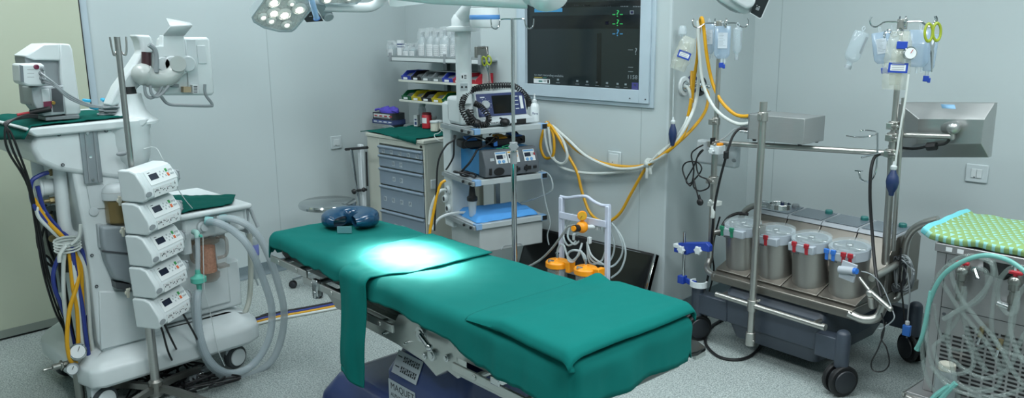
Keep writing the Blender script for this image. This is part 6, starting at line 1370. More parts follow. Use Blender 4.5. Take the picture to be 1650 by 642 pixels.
# pumps
pl_lab = [((.145, .13), 'green'), ((.335, .13), 'red'), ((.515, .13), 'red'), ((.69, .13), 'mix')]
GRN = mat('green_clip', '1f7a5c', .4); BLU = mat('blue_clip', '2f6fc4', .4)
for k, ((u, v), cl_) in enumerate(pl_lab):
    u = U0 + wu * (k + .5); v = .135; zc = .40
    tilt = Matrix.Translation((u, v, zc)) @ Matrix.Rotation(R(6), 4, 'X')
    rr = .083; pz = .188
    b = MB(tilt); b.lathe([(rr * 1.04, -.03), (rr * 1.02, .01), (rr, .03), (rr, pz)], n=44); b.obj('pump_body', SSB, hl)
    b = MB(tilt); b.lathe([(rr + .002, pz), (rr + .004, pz + .002), (rr + .004, pz + .044), (rr, pz + .046), (rr - .012, pz + .046), (rr - .012, pz + .012), (0.03, pz + .012), (.03, pz + .03), (0, pz + .03)], n=44); 
    rg_ = b.obj('pump_head_ring', mat('pump_head_grey', 'a0aab2', .4), hl)
    b = MB(tilt); b.box(-.062, .062, -rr - .010, -rr + .02, pz + .002, pz + .04); b.obj('clip_carrier', mat('pump_head_grey', 'a0aab2', .4), rg_, bevel=.004)
    b = MB(tilt); b.lathe([(rr + .004, pz + .047), (rr + .006, pz + .049), (rr + .006, pz + .056), (rr - .005, pz + .062), (0, pz + .066)], n=44); b.obj('lid', mat('clear_lid', 'b4c2c5', .05, alpha=.26, spec=1.), hl)
    b = MB(tilt); b.box(-.07, .07, -.014, .014, pz + .032, pz + .046); b.cyl((-.062, 0, pz + .02), (-.062, 0, pz + .048), .014, n=16); b.cyl((.062, 0, pz + .02), (.062, 0, pz + .048), .014, n=16); b.cyl((0, 0, pz + .03), (0, 0, pz + .058), .016, n=16); b.obj('roller_arm', CHROME, hl, bevel=.003)
    if cl_ == 'green': cs = [(-.055, GRN), (.0, GRN)]
    elif cl_ == 'red': cs = [(-.03 + (.0 if k == 2 else .035), RED)] + ([(.03, RED)] if k == 2 else [])
    else: cs = [(-.055, BLU), (-.025, BLU), (.022, RED), (.052, RED)]
    for x, m_ in cs:
        b = MB(tilt); b.box(x - .008, x + .008, -rr - .0135, -rr - .0101, pz + .0, pz + .043); b.box(x - .011, x + .011, -rr - .016, -rr - .004, pz + .03, pz + .05); b.obj('tube_clip', m_, rg_, bevel=.002)
    b = MB(tilt); b.box(-.045, -.005, -rr - .0125, -rr - .0102, pz - .004, pz + .002); b.obj('ring_gap', DGREY, rg_)
# handle bars round the deck
b = MB(); PR = .0155
LMu, LMv = .0, .08
b.tube([(LMu - .0, LMv, 1.03), (LMu, LMv, .47), (LMu, LMv - .01, .42), (LMu + .012, LMv - .04, .39), (LMu + .045, LMv - .06, .375), (LMu + .09, LMv - .07, .372)], PR, n=18, sm=4); b.obj('left_mast_lower', PIPE, hl)
b = MB(); b.cyl((LMu, LMv, 1.0), (LMu, LMv, 1.14), PR + .001, n=20); b.cyl((LMu, LMv, 1.14), (LMu, LMv, 1.50), .0115, n=18); b.obj('left_mast_upper', PIPE, hl)
LMT = Vector((LMu, LMv, 1.585)); b = MB(); b.cyl((LMu, LMv, 1.48), LMT, .009, n=16); b.obj('left_mast_rod', CHROME, hl)
RMu, RMv = .765, .29
b = MB(); b.cyl((RMu + .02, RMv, .40), (RMu, RMv, 1.12), PR + .001, n=20); b.cyl((RMu, RMv, 1.12), (RMu - .003, RMv, 1.50), .012, n=18); b.obj('right_mast', PIPE, hl)
RMT = Vector((RMu - .004, RMv, 1.585)); b = MB(); b.cyl((RMu - .003, RMv, 1.48), RMT, .009, n=16); b.obj('right_mast_rod', CHROME, hl)
b = MB(); b.cyl((RMu + .045, RMv, .60), (RMu + .03, RMv, 1.27), .009, n=14); b.obj('right_side_rod', PIPE, hl)
b = MB(); b.tube([(LMu, LMv + .005, 1.015), (RMu, RMv - .01, 1.03)], .0135, n=16); b.obj('cross_bar', PIPE, hl)
for (u, v, z, r_) in ((LMu, LMv, 1.012, .024), (LMu, LMv, .83, .024), (RMu, RMv, 1.03, .026), (RMu, RMv, 1.10, .026), (RMu, RMv, 1.15, .022), (LMu, LMv, 1.12, .02)):
    b = MB(); b.cyl((u, v, z - .018), (u, v, z + .018), r_, n=20); b.cb((u + .0, v - .028, z), (.03, .03, .028)); b.cyl((u + .01, v - .04, z), (u + .045, v - .06, z + .005), .007, n=10); b.obj('mast_clamp', PIPE, hl, bevel=.002)
b = MB(); g = [(U1 - .02, .01, .368), (U1 + .04, .02, .355), (U1 + .085, .045, .37), (U1 + .10, .06, .42), (U1 + .10, .06, .43)]
b.tube(g, .019, n=16, sm=5); b.obj('front_right_handle', PIPE, hl)
b = MB(); b.tube([WLh @ hv(1404, 449, .12), WLh @ hv(1425, 438, .22), WLh @ hv(1453, 421, .39)], .016, n=16, sm=3); b.obj('side_handle', PIPE, hl)
b = MB(); pts = [hv(1512, 354, .40), hv(1490, 360, .40), hv(1472, 370, .40), hv(1462, 385, .40), hv(1458, 402, .40), hv(1456, 430, .40), hv(1453, 460, .40), hv(1445, 480, .40), hv(1425, 486, .36)]
b.tube([WLh @ p for p in pts], .0175, n=16, sm=5); b.obj('rear_push_handle', PIPE, hl)
b = MB(); b.tube([(LMu, LMv + .01, .56), (LMu + .06, LMv + .1, .57), (LMu + .12, LMv + .2, .58)], .015, n=14, sm=3); b.obj('left_stub_bar', PIPE, hl)
b = MB(); pts = [hv(1192, 372, .3), hv(1194, 352, .3), hv(1203, 338, .3), hv(1218, 331, .3), hv(1240, 329, .28)]
b.tube([WLh @ p for p in pts], .015, n=14, sm=4); b.obj('rear_left_handle', PIPE, hl)
b = MB(); c_ = WLh @ hv(1256, 332, .14); 
for k in range(16):
    a = R(-165 + k * 20); a2 = a + R(20); vs = []
    for rr_ in (.052, .056):
        vs.append([b.v(c_ + Vector((rr_ * math.cos(t_), rr_ * .9 * math.sin(t_), z_))) for t_ in (a, a2) for z_ in (-.012, .012)])
    A, B = vs
    b.f([A[0], A[2], A[3], A[1]]); b.f([B[0], B[1], B[3], B[2]]); b.f([A[1], A[3], B[3], B[1]]); b.f([A[0], B[0], B[2], A[2]])
b.cb(c_ + Vector((-.085, -.0, -.005)), (.07, .03, .03)); b.cyl(c_ + Vector((-.12, 0, -.01)), c_ + Vector((-.06, .0, -.005)), .016, n=14)
b.obj('reservoir_holder_ring', CHROME, hl, bevel=.001)
b = MB(); b.cb((.335, -.02, .66), (.04, .05, .04)); b.obj('ring_clamp', PIPE, hl, bevel=.003)
# hook trees on the two masts
def tree(top, pre, angs, L_=.12):
    b = MB(); b.cyl(top + Vector((0, 0, -.03)), top + Vector((0, 0, .012)), .02, n=20); b.obj('hook_head', PIPE, hl, bevel=.002)
    for a_ in angs:
        d_ = Vector((math.cos(R(a_)), math.sin(R(a_)), 0)); b = MB()
        b.tube([top + d_ * .018, top + d_ * .07, top + d_ * .09 + Vector((0, 0, -.012)), top + d_ * .108 + Vector((0, 0, -.02)), top + d_ * .125 + Vector((0, 0, -.012)), top + d_ * .132 + Vector((0, 0, .008)), top + d_ * .126 + Vector((0, 0, .022))], .0034, n=8, sm=4)
        b.obj('hook_arm', CHROME, hl)
tree(LMT, 'l', (48, 228, 318, 138)); tree(RMT, 'r', (45, 225, 300, 120, 10))
# sensor bracket ring at the right mast
b = MB(); q = WLh @ hv(1414, 214, .22); p = lambda x, y, v=.2: WLh @ hv(x, y, v)
b.tube([p(1364, 219, .14), p(1380, 221, .12), p(1400, 220, .13), p(1412, 216, .18), p(1410, 212, .24), p(1395, 210, .28), p(1386, 211, .27)], .0035, n=8, sm=4)
b.tube([p(1414, 214, .2), p(1414, 240, .2), p(1412, 270, .2), p(1406, 288, .2), p(1396, 293, .2), p(1387, 288, .2), p(1384, 277, .2)], .004, n=8, sm=4); b.cb(p(1384, 275.5, .2), (.028, .02, .004)); b.tube([p(1388, 254, .12), p(1420, 246, .2)], .004, n=8)
b.obj('cannula_holder', CHROME, hl)
# small bracket, sensor block and jointed arm at the front right
b = MB(I4); qq = p(1366, 441, -.0)
b.box(-.034, .034, -.006, .006, -.03, .0, T=Matrix.Translation(qq) @ Matrix.Rotation(R(8), 4, 'Y')); b.cyl(qq + Vector((-.035, -.01, .012)), qq + Vector((.03, -.01, .02)), .016, n=16); b.box(-.034, .034, -.004, .004, .0, .05, T=Matrix.Translation(qq) @ Matrix.Rotation(R(8), 4, 'Y')); b.obj('sensor_flap', mat('pale_sensor', 'a9b1b8', .4), hl, bevel=.002)
b = MB(); b.cyl(qq + Vector((.03, -.01, .02)), qq + Vector((.045, -.012, .022)), .013, n=12); b.obj('sensor_plug', BLU, hl)
b = MB(); b.tube([p(1385, 448, -.0), p(1402, 470, -.03)], .007, n=12); b.sph(p(1402, 473, -.03), .017); b.tube([p(1402, 470, -.03), p(1436, 500, -.04)], .010, n=14); b.tube([p(1404, 478, -.03), p(1406, 494, -.0)], .016, n=12); b.sph(p(1434, 498, -.04), .012); b.obj('jointed_arm', PIPE, hl)
# grey steel box on the cross bar
bx = thing('control_box', 'brushed steel box with hose connectors sitting on the cross bar', 'control box', HW(.30, .12, 1.043))
BL = local(bx) @ HM; 
bw = frame((.33, .15, 0), 2)
b = MB(BL @ bw); b.box(-.155, .125, -.055, .13, 1.052, 1.168); b.obj('case', mat('box_steel', 'a2a6a6', .4, .6, aniso=(1, 30, 30)), bx, bevel=.002)
b = MB(BL @ bw); b.box(-.158, -.155, -.057, .132, 1.05, 1.17); b.obj('connector_plate', mat('grey_paint_panel', '6f7779', .4), bx)
for k, (yy, zz) in enumerate(((-.03, 1.145), (-.03, 1.11), (.02, 1.11), (-.03, 1.082))):
    b = MB(BL @ bw); b.cyl((-.158, yy, zz), (-.185, yy - .01, zz), .009, n=14).cyl((-.185, yy - .01, zz), (-.205, yy - .018, zz), .006, n=12).cyl((-.165, yy, zz), (-.17, yy - .002, zz), .012, n=6); b.obj('hose_connector', CHROME, bx)
for x in (-.13, .10): 
    for y in (-.04, .11): MB(BL @ bw).cyl((x, y, 1.043), (x, y, 1.052), .009, n=12).obj('rubber_foot', BLACK, bx)
H3 = lambda l: [hv(x, y, v) for x, y, v in l]
cable('gas_line', 'yellow gas line rising over the left mast hook and down to the steel box', 'hose', H3([(1207, 187, .10), (1192, 187, .09), (1178, 180, .08), (1160, 160, .08), (1147, 130, .07), (1139, 90, .05), (1135, 55, .04), (1132, 32, .03), (1129, 31, .05), (1126, 50, .06), (1124, 90, .08), (1118, 130, .1), (1115, 165, .12)]), .0085, YEL, n=10)
cable('gas_line', 'white gas line hanging from the left mast hook down to the steel box', 'hose', H3([(1207, 199, .10), (1190, 200, .09), (1170, 191, .08), (1152, 175, .07), (1138, 150, .07), (1130, 120, .06), (1126, 70, .05), (1125, 34, .05)]), .0085, WHOSE, n=10)
cable('gas_line', 'white gas line hanging straight from the mast hook past the wall outlets', 'hose', H3([(1125, 34, .06), (1124, 70, .08), (1126, 120, .10), (1122, 160, .12), (1112, 190, .06), (1092, 225, .02), (1070, 250, .0), (1046, 264, .02)]), .0085, WHOSE, n=10)
cable('gas_line', 'yellow gas line dropping behind the pressure cuff to the tied hoses', 'hose', H3([(1115, 115, .15), (1114, 150, .12), (1110, 190, .08), (1098, 222, .03), (1075, 245, .0), (1046, 265, .02)]), .0085, YEL, n=10)
cable('gas_line', 'short yellow gas line from the wall outlet down to the tied hoses', 'hose', [onx(1132, 139, XD + .07), onx(1141, 152, XD + .12), onx(1137, 178, XD + .14), onx(1120, 203, XD + .14), *H3([(1095, 228, .04), (1065, 252, .01), (1046, 265, .02)])], .008, YEL, n=10)
cable('power_cable', 'black power cable from the steel box down behind the left mast', 'cable', H3([(1207, 208, .1), (1192, 208, .08), (1182, 218, .06), (1175, 235, .04), (1170, 252, .03), (1160, 290, .03), (1152, 330, .03), (1148, 370, .05), (1145, 420, .1), (1140, 450, .15), (1132, 480, .25), (1130, 500, .3)]), .006, BLACK)
o = MB().cyl((0, 0, -.018), (0, 0, .018), .013, n=14).obj('cable_choke', BLACK, bevel=.003); o.location = hv(1170, 250, .02); tag(o, 'black ferrite lump on the cable beside the left mast', 'cable choke')
cable('grey_cable', 'thin grey cable curving from the steel box to the left mast', 'cable', H3([(1205, 205, .1), (1185, 208, .09), (1168, 222, .07), (1155, 228, .06)]), .003, LEAD)
# black mains lead hanked on the left mast, with plug
pts = H3([(1133, 234, .02), (1122, 240, .02), (1114, 250, .02), (1118, 275, .02), (1112, 300, .02), (1100, 275, .02), (1106, 262, .02), (1124, 262, .02), (1130, 275, .02), (1112, 296, .02), (1106, 290, .02), (1118, 268, .02), (1126, 248, .02), (1133, 242, .02), (1122, 258, .01), (1126, 282, .01), (1140, 290, .01), (1142, 302, .01), (1128, 308, .01), (1118, 302, .01), (1117, 286, .01), (1121, 302, .0), (1126, 322, .0)])
cable('mains_lead', 'black mains lead bunched in loops left of the left mast', 'cable', pts, .0038, BLACK, sm=5)
o = MB().sph((0, 0, 0), .018, (1, .7, 1)).cyl((0, 0, .01), (-.01, 0, .035), .007, n=10).obj('mains_plug', BLACK); o.location = hv(1128, 326, .0); tag(o, 'black mains plug dangling from the bunched lead', 'plug')
# transparent drip pump body on mast
t = thing('white_module', 'pale white instrument with grey button fixed behind the left mast', 'instrument', hv(1165, 250, .16))
W5 = local(t); q0, q1 = hv(1122, 228, .16), hv(1190, 266, .16)
b = MB(W5); x0 = WLh @ hv(1124, 262, .17); x1 = WLh @ hv(1190, 232, .17)
b2 = MB(W5 @ HM); b2.box(x0.x, x1.x, .15, .2, x0.z, x1.z); b2.obj('body', mat('instrument_pale', 'aab5b8', .4), t, bevel=.014, seg=4)
b2 = MB(W5 @ HM); qx = WLh @ hv(1182, 259, .145); b2.sph((qx.x, .149, qx.z), .014, (1, .2, .6)); b2.obj('button', GREYP, t)
b2 = MB(W5 @ HM); qx = WLh @ hv(1140, 235, .145); b2.box(qx.x - .012, qx.x + .012, .1465, .1495, qx.z - .02, qx.z + .02); b2.obj('label_patch', LGREY, t)
t = thing('mast_knob_clamp', 'white star-knob clamp with orange tab on the left mast', 'clamp', hv(1152, 240, .05)); W6 = local(t)
b = MB(W6 @ HM); qx = WLh @ hv(1152, 242, .03); b.box(qx.x - .022, qx.x + .028, .02, .075, qx.z - .02, qx.z + .022); b.obj('block', WHITE2, t, bevel=.003)
b = MB(W6 @ HM); b.prism([((.018 if i % 2 == 0 else .011) * math.cos(i * PI / 6), (.018 if i % 2 == 0 else .011) * math.sin(i * PI / 6)) for i in range(12)], (qx.x - .008, .02, qx.z - .004), (1, 0, 0), (0, 0, 1), (0, -1, 0), .014); b.obj('star_knob', WHITE, t, bevel=.002)
b = MB(W6 @ HM); b.box(qx.x + .008, qx.x + .026, .03, .06, qx.z + .0225, qx.z + .034); b.obj('orange_tab', ORANGE, t, bevel=.001)
b = MB(W6 @ HM); b.box(qx.x - .03, qx.x - .0225, .03, .06, qx.z + .025, qx.z + .055); b.obj('dark_end', BLACK, t)
o = MB(HM); qx = WLh @ hv(1150, 330, .06); o.box(qx.x - .028, qx.x + .01, .045, .115, qx.z - .012, qx.z + .012); o.tube([(qx.x + .012, .04, qx.z), (qx.x + .02, .03, qx.z - .03), (qx.x + .018, .03, qx.z - .06)], .011, n=8, sm=3); o.tube([(qx.x + .012, .04, qx.z), (qx.x + .005, .02, qx.z + .03)], .008, n=8, sm=3)
tag(o.obj('cloth_tie', mat('white_gauze', 'b9c1bd', .9), bevel=.003), 'white cloth strip tied round the lower left mast', 'tie')
# blue holder clamps on the left side
bh = thing('blue_holder', 'royal blue pole holder with white star knobs reaching left from the mast', 'holder', hv(1110, 400, .0)); BHL = local(bh)
bq = lambda x, y, v=.0: hv(x, y, v)
b = MB(BHL); b.tube([bq(1103, 374), bq(1101, 456)], .0075, n=14); b.obj('rod', CHROME, bh)
b = MB(BHL @ HM); q = WLh @ bq(1102, 400); r_ = WLh @ bq(1147, 395, .05)
b.box(q.x - .055, q.x + .03, -.012, .014, q.z - .03, q.z + .002); b.prism([(q.x - .03, q.z + .022), (r_.x + .01, r_.z + .025), (r_.x + .03, r_.z + .01), (r_.x + .03, r_.z - .02), (r_.x - .02, r_.z - .024), (q.x + .02, q.z - .03), (q.x - .03, q.z - .005)], (0, -.012, 0), (1, 0, 0), (0, 0, 1), (0, 1, 0), .03); b.obj('arm', ROYAL, bh, bevel=.004)
b = MB(BHL @ HM); b.box(q.x - .058, q.x - .02, -.015, .017, q.z - .006, q.z + .014); b.obj('white_band', WHITE, bh, bevel=.003)
for x, y in ((1098, 403), (1125, 404)):
    k_ = WLh @ bq(x, y, -.02); b = MB(BHL @ HM); b.prism([((.024 if i % 2 == 0 else .017) * math.cos(i * PI / 6), (.024 if i % 2 == 0 else .017) * math.sin(i * PI / 6)) for i in range(12)], (k_.x, -.014, k_.z), (1, 0, 0), (0, 0, 1), (0, -1, 0), .016); b.obj('star_knob', WHITE, bh, bevel=.003)
lw = WLh @ bq(1100, 450); 
b = MB(BHL @ HM); b.box(lw.x - .02, lw.x + .015, -.018, .018, lw.z - .022, lw.z + .018); b.prism([(lw.x, -.01), (lw.x + .05, -.02), (lw.x + .09, -.02), (lw.x + .09, -.05), (lw.x + .075, -.04), (lw.x + .05, -.035), (lw.x, -.014)], (0, .02, lw.z - .015), (1, 0, 0), (0, 1, 0), (0, 0, 1), .026); b.obj('lower_arm', ROYAL, bh, bevel=.004)
b = MB(BHL @ HM); c0 = Vector((lw.x + .10, 0, lw.z))
for k in range(13):
    a = R(-215 + k * 20); a2 = a + R(20); A = [b.v(c0 + Vector((rr_ * math.cos(t_), rr_ * .85 * math.sin(t_), z_))) for rr_ in (.036, .046) for t_ in (a, a2) for z_ in (-.014, .014)]
    b.f([A[0], A[2], A[3], A[1]]); b.f([A[4], A[5], A[7], A[6]]); b.f([A[1], A[3], A[7], A[5]]); b.f([A[0], A[4], A[6], A[2]])
b.obj('cup_ring', WHITE, bh)
b = MB(BHL @ HM); b.cyl((LMu, LMv, q.z - .0), (r_.x, -.0, r_.z), .01, n=10); b.obj('mast_stub', ROYAL, bh)
cable('power_cable', 'black power cable rising along the left mast from the floor', 'cable', H3([(1160, 350, .1), (1152, 380, .12), (1148, 410, .15), (1150, 440, .2), (1140, 480, .3)]), .0045, BLACK)
cable('black_cable', 'black cable arching over behind the first pump head', 'cable', H3([(1206, 346, .3), (1190, 344, .28), (1175, 350, .25), (1165, 362, .2), (1158, 380, .18)]), .008, BLACK)
cable('power_cable', 'black mains cable sweeping in a big loop on the floor under the base', 'cable', [onz(x, y, .008) for x, y in ((1232, 545), (1215, 570), (1190, 580), (1160, 576), (1140, 560), (1137, 545), (1145, 528), (1160, 518), (1172, 512))], .0075, BLACK)
cable('power_cable', 'short black cable crossing the floor between table and castor', 'cable', [onz(x, y, .008) for x, y in ((1060, 532), (1085, 530), (1104, 527), (1120, 522), (1150, 500))], .005, BLACK)
cable('black_cable', 'long black cable hanging beside the right mast to the deck', 'cable', H3([(1418, 248, .2), (1408, 256, .18), (1403, 280, .16), (1402, 320, .15), (1405, 370, .14), (1409, 420, .1), (1413, 450, .06), (1420, 480, .0)]), .007, BLACK)
for k, (dx, l_) in enumerate(((0, 'grey cable coil hanging on the rear push handle, outer loop'), (5, 'grey cable coil hanging on the rear push handle, inner loop'), (-5, 'dark cable coil hanging on the rear push handle'))):
    pts = []
    rn = random.Random(k)
    for i in range(40): a = i * 2 * PI / 9; pts.append(hv(1452 + dx + (20 - k * 3) * math.cos(a) * .9 + rn.uniform(-4, 4), 442 + 26 * math.sin(a) + rn.uniform(-6, 6), .36 + rn.uniform(-.02, .02)))
    cable('cable_coil', l_, 'cable', pts, .0035, LEAD if k < 2 else DGREY, sm=4)
cable('grey_cable', 'grey cable dangling from the coil to the floor', 'cable', H3([(1462, 440, .34), (1466, 470, .34), (1463, 510, .34), (1461, 545, .34)]), .0035, LEAD)
cable('sensor_cable', 'black cable ending in a blue connector by the rear castor', 'cable', H3([(1452, 400, .34), (1450, 440, .33), (1454, 480, .32), (1458, 520, .32)]), .004, BLACK)
o = MB().cb((0, 0, 0), (.035, .02, .05)).cyl((0, 0, .025), (0, 0, .045), .009, n=10, mi=1).obj('blue_connector', [BLU, PAPER], bevel=.004); o.location = hv(1461, 533, .32); tag(o, 'blue connector dangling on a black cable by the rear castor', 'connector')
cable('black_cable', 'thin black cable hanging in a long loop below the jointed arm', 'cable', H3([(1420, 505, -.02), (1425, 530, -.02), (1416, 560, -.02), (1404, 585, -.02), (1408, 598, -.02), (1424, 598, -.02), (1433, 585, -.02), (1428, 560, -.02), (1420, 545, -.02), (1428, 520, -.02)]), .003, BLACK)
cable('grey_cable', 'thin grey wire looping from the arm to the side of the deck', 'cable', H3([(1388, 438, -.0), (1398, 440, -.0), (1408, 446, .0), (1422, 462, .02), (1438, 500, .0), (1440, 515, -.02), (1424, 528, -.02), (1416, 530, -.02)]), .0025, LEAD)
# wall gas outlets on the recess side wall
for k, (x, y, m_, l_) in enumerate(((1101, 139, WHITE, 'white round gas outlet nearest the front on the recess wall'), (1114, 136, NAVY, 'navy round gas outlet in the middle on the recess wall'), (1128, 139, BLACK, 'black round gas outlet with yellow hose on the recess wall'))):
    q = onx(x, y, XD); t = thing('gas_outlet', l_, 'gas outlet', q)
    MB().lathe([(.05, 0), (.052, .004), (.048, .012), (.03, .014), (.028, .008)], ax=(1, 0, 0), n=32).obj('collar', m_, t); MB().lathe([(.026, .006), (.026, .02), (.012, .024), (.012, .05), (.008, .06)], ax=(1, 0, 0), n=20).obj('probe', CHROME, t)
# gas hoses into the outlets
cable('gas_line', 'white gas hose bending down from the white wall outlet', 'hose', [onx(1103, 139, XD + .05), onx(1108, 141, XD + .10), onx(1112, 150, XD + .12), onx(1113, 170, XD + .12), onx(1104, 200, XD + .13), *H3([(1085, 228, .03), (1062, 250, .01)])], .008, WHOSE)

# ---- infusion bags and bottles
BAGM = mat('infusion_bag_film', '9cb4c8', .12, alpha=.5, spec=.9); FLU = mat('clear_bottle', 'b5c6cd', .08, alpha=.4, spec=1)
def view_basis(p, tilt=0):
    n = EYE - p; n.z = 0; n.normalize(); u = Vector((-n.y, n.x, 0)); M = basis(p, u, (0, 0, 1)); return M @ Matrix.Rotation(R(tilt), 4, 'Z')
def bag(name, label, p, w, h, d_, tilt=0, yaw=0, lab_=True, m_=None, cat='bag', port=None):
    t = thing(name, label, cat); t.matrix_world = view_basis(p, tilt) @ Matrix.Rotation(R(yaw), 4, 'Y')
    b = MB()
    def fn(a, c_):
        th = 2 * PI * a; z = c_
        e = (math.sin(PI * min(1, max(0, c_ * .94 + .03))) ** .35); fl = min(1, (1 - c_) * 2.2 + .15)
        x = math.cos(th); y_ = math.sin(th)
        x = math.copysign(abs(x) ** .6, x)
        return Vector((w / 2 * x * (.9 + .1 * e) * (1 - .35 * max(0, .12 - c_) / .12), -h + h * c_, d_ / 2 * y_ * e * fl))
    b.grid(fn, 32, 20); b.obj('bag_film', m_ or BAGM, t, smooth=60)
    b = MB(); b.cyl((0, -h + .005, 0), (0, -h - .025, 0), .006, n=12); b.cyl((w * .2, -h + .005, 0), (w * .2, -h - .02, 0), .005, n=12); b.obj('port', CLEAR2, t)
    b = MB(); b.tube([(0, -.004, 0), (.004, .012, 0), (0, .022, 0), (-.004, .012, 0)], .002, n=6, closed=True, sm=3); b.obj('hanger', CLEAR2, t)
    if port: MB().cb((-.0, -h - .03, 0), (.022, .024, .014)).cb((.012, -h - .036, .0), (.012, .02, .012)).obj('port_clamp', port, t, bevel=.002)
    if lab_:
        b = MB(); b.box(-w * .26, w * .30, -h * .68, -h * .2, d_ * .5, d_ * .5 + .001); rn = random.Random(len(label))
        for j in range(9): x1 = -w * .22 + w * .44 * rn.uniform(.5, 1); b.box(-w * .22, x1, -h * (.25 + .045 * j), -h * (.235 + .045 * j), d_ * .5 + .001, d_ * .5 + .0014, mi=1)
        b.obj('bag_label', [mat('bag_paper', 'b4bfc6', .6), mat('faded_ink2', '8b979c', .6)], t, smooth=0)
    return t
def drip_bottle(label, p, tilt=0, r=.032, h=.15):
    t = thing('drip_bottle', label, 'bottle'); t.matrix_world = view_basis(p, tilt)
    MB().lathe([(.01, .0), (r * .9, -.004), (r, -.012), (r, -h * .72), (r * .8, -h * .83), (r * .4, -h * .9), (r * .38, -h)], ax=(0, 1, 0), n=28).obj('bottle_body', FLU, t)
    MB().lathe([(r * .42, -h), (r * .45, -h - .004), (r * .45, -h - .016)], ax=(0, 1, 0), n=20).obj('neck_cap', mat('grey_cap', '8c979b', .4), t)
    b = MB(); b.box(r * .6, r * .9, -h * .6, -h * .12, r * .62, r * .625)
    for j in range(6): b.box(r * .7, r * .85, -h * (.2 + .06 * j), -h * (.17 + .06 * j), r * .63, r * .64)
    b.obj('bottle_print', GREYP, t, smooth=0)
    MB().tube([(0, 0, 0), (.006, .012, 0), (0, .02, 0), (-.006, .012, 0)], .002, n=6, closed=True, sm=3).obj('hanger', CLEAR2, t)
    return t
def pressure_cuff(label, p, tilt, w, h, band, gauge_on=False):
    t = thing('pressure_infusor', label, 'pressure infusor'); t.matrix_world = view_basis(p, tilt)
    b = MB()
    def fn(a, c_):
        th = 2 * PI * a; k = 1 + .12 * fbm(math.cos(th) * 2, math.sin(th) * 2, c_ * 8) + .05 * fbm(th * 4, c_ * 30)
        e = .55 + .45 * math.sin(PI * min(1, c_ * .8 + .15)) ** .6
        return Vector((w / 2 * math.cos(th) * e * k, -h * (1 - c_), w * .32 * math.sin(th) * e * k))
    b.grid(fn, 36, 30); b.obj('cuff_film', mat('cuff_film', 'c6ccc0', .1, alpha=.34, spec=1, bump=.6, bscale=40), t, smooth=50)
    b = MB(); b.lathe([(w * .2, -h * .92), (w * .24, -h * .8), (w * .24, -h * .3), (w * .08, -h * .15)], ax=(0, 1, 0), n=20); b.obj('inner_bag', mat('inner_fluid', 'b9c0b0', .1, alpha=.3, spec=1), t)
    y0, y1 = band; b = MB(); b.box(-w * .3, w * .42, y0, y1, w * .30, w * .34); b.box(-w * .22, w * .34, y0 + .008, y1 - .008, w * .34, w * .345, mi=1)
    for j in range(4): b.box(-w * .18, w * .28, y0 + .012 + .008 * j, y0 + .015 + .008 * j, w * .345, w * .347, mi=2)
    b.obj('blue_band', [ROYAL, PAPER, GREYP], t, bevel=.001)
    if gauge_on:
        b = MB(); gauge(b, (w * .42, -.085, w * .4), .026, (.25, .05, 1)); b.obj('dial_gauge', [CHROME, PAPER, RED], t)
        b = MB(); b.box(-.01, .03, -.07, -.04, w * .30, w * .33); b.obj('blue_tab', ROYAL, t, bevel=.002)
    return t
lt = HM @ LMT; rt = HM @ RMT
def hvm(x, y, v): return hv(x, y, v)
bag('infusion_bag', 'clear infusion bag with white label hanging in the middle of the left mast tree', hvm(1165, 42, .04), .075, .15, .035, 0, port=ROYAL)
bag('infusion_bag', 'clear infusion bag behind the yellow line on the left mast tree', hvm(1143, 38, .12), .05, .145, .03, 2)
drip_bottle('clear upturned bottle hanging at the right arm of the left mast tree', hvm(1189, 44, .1), 0, .022, .135)
pressure_cuff('crinkled clear pressure cuff with blue band hanging tilted left of the left mast', hvm(1112, 60, .02), -20, .085, .165, (-.105, -.07))
b = MB(); q = hvm(1100, 48, .12); b.lathe([(.014, .02), (.02, .01), (.022, -.02), (.012, -.035)], q, n=20); b.tube([q + Vector((0, 0, -.035)), hvm(1102, 72, .1)], .003, n=6)
tag(b.obj('drip_chamber', CLEAR2), 'small grey translucent drip cup left of the blue-banded pressure cuff', 'drip chamber')
def bulb(label, p, r=.026):
    t = thing('inflation_bulb', label, 'inflation bulb', p)
    MB().lathe([(.006, .055), (.01, .05), (.012, .04), (r * .85, .022), (r, 0), (r * .85, -.025), (.012, -.045), (.010, -.058), (.007, -.06)], n=24).obj('rubber_bulb', NAVY, t); MB().lathe([(.010, .05), (.013, .055), (.013, .065), (.006, .07), (.004, .085)], n=16).obj('valve', WHITE2, t); return t
bulb('navy inflation bulb hanging in front of the hose bundle on the left', hvm(1084, 216, .0), .021)
cable('air_tube', 'thin clear air tube down to the navy bulb on the left', 'tube', H3([(1101, 80, .02), (1092, 92, .01), (1087, 110, .0), (1085, 150, .0), (1084, 196, .0)]), .0035, CHOSE)
bulb('navy inflation bulb hanging beside the right mast', hvm(1438, 293, .14), .026)
cable('air_tube', 'pale air tube from the right pressure cuff down to the navy bulb', 'tube', H3([(1464, 120, .14), (1459, 160, .14), (1452, 200, .14), (1446, 240, .14), (1442, 268, .14)]), .0042, WHOSE)
drip_bottle('clear upturned bottle hanging tilted at the far left arm of the right mast tree', hvm(1390, 50, .2), -17, .033, .15)
bag('infusion_bag', 'clear infusion bag with white label left of the gauge on the right mast tree', hvm(1418, 52, .2), .07, .13, .035, 10, port=ROYAL)
bag('infusion_bag', 'clear blue-tinted infusion bag right of the gauge on the right mast tree', hvm(1483, 48, .24), .085, .15, .035, 0, lab_=False)
bag('infusion_bag', 'clear infusion bag with blue clamp behind the scissors on the right mast tree', hvm(1503, 55, .28), .05, .15, .03, -3, lab_=False, port=ROYAL)
bag('infusion_bag', 'thin bluish infusion bag tucked behind the right mast head', hvm(1437, 50, .34), .06, .12, .03, 3, lab_=False)
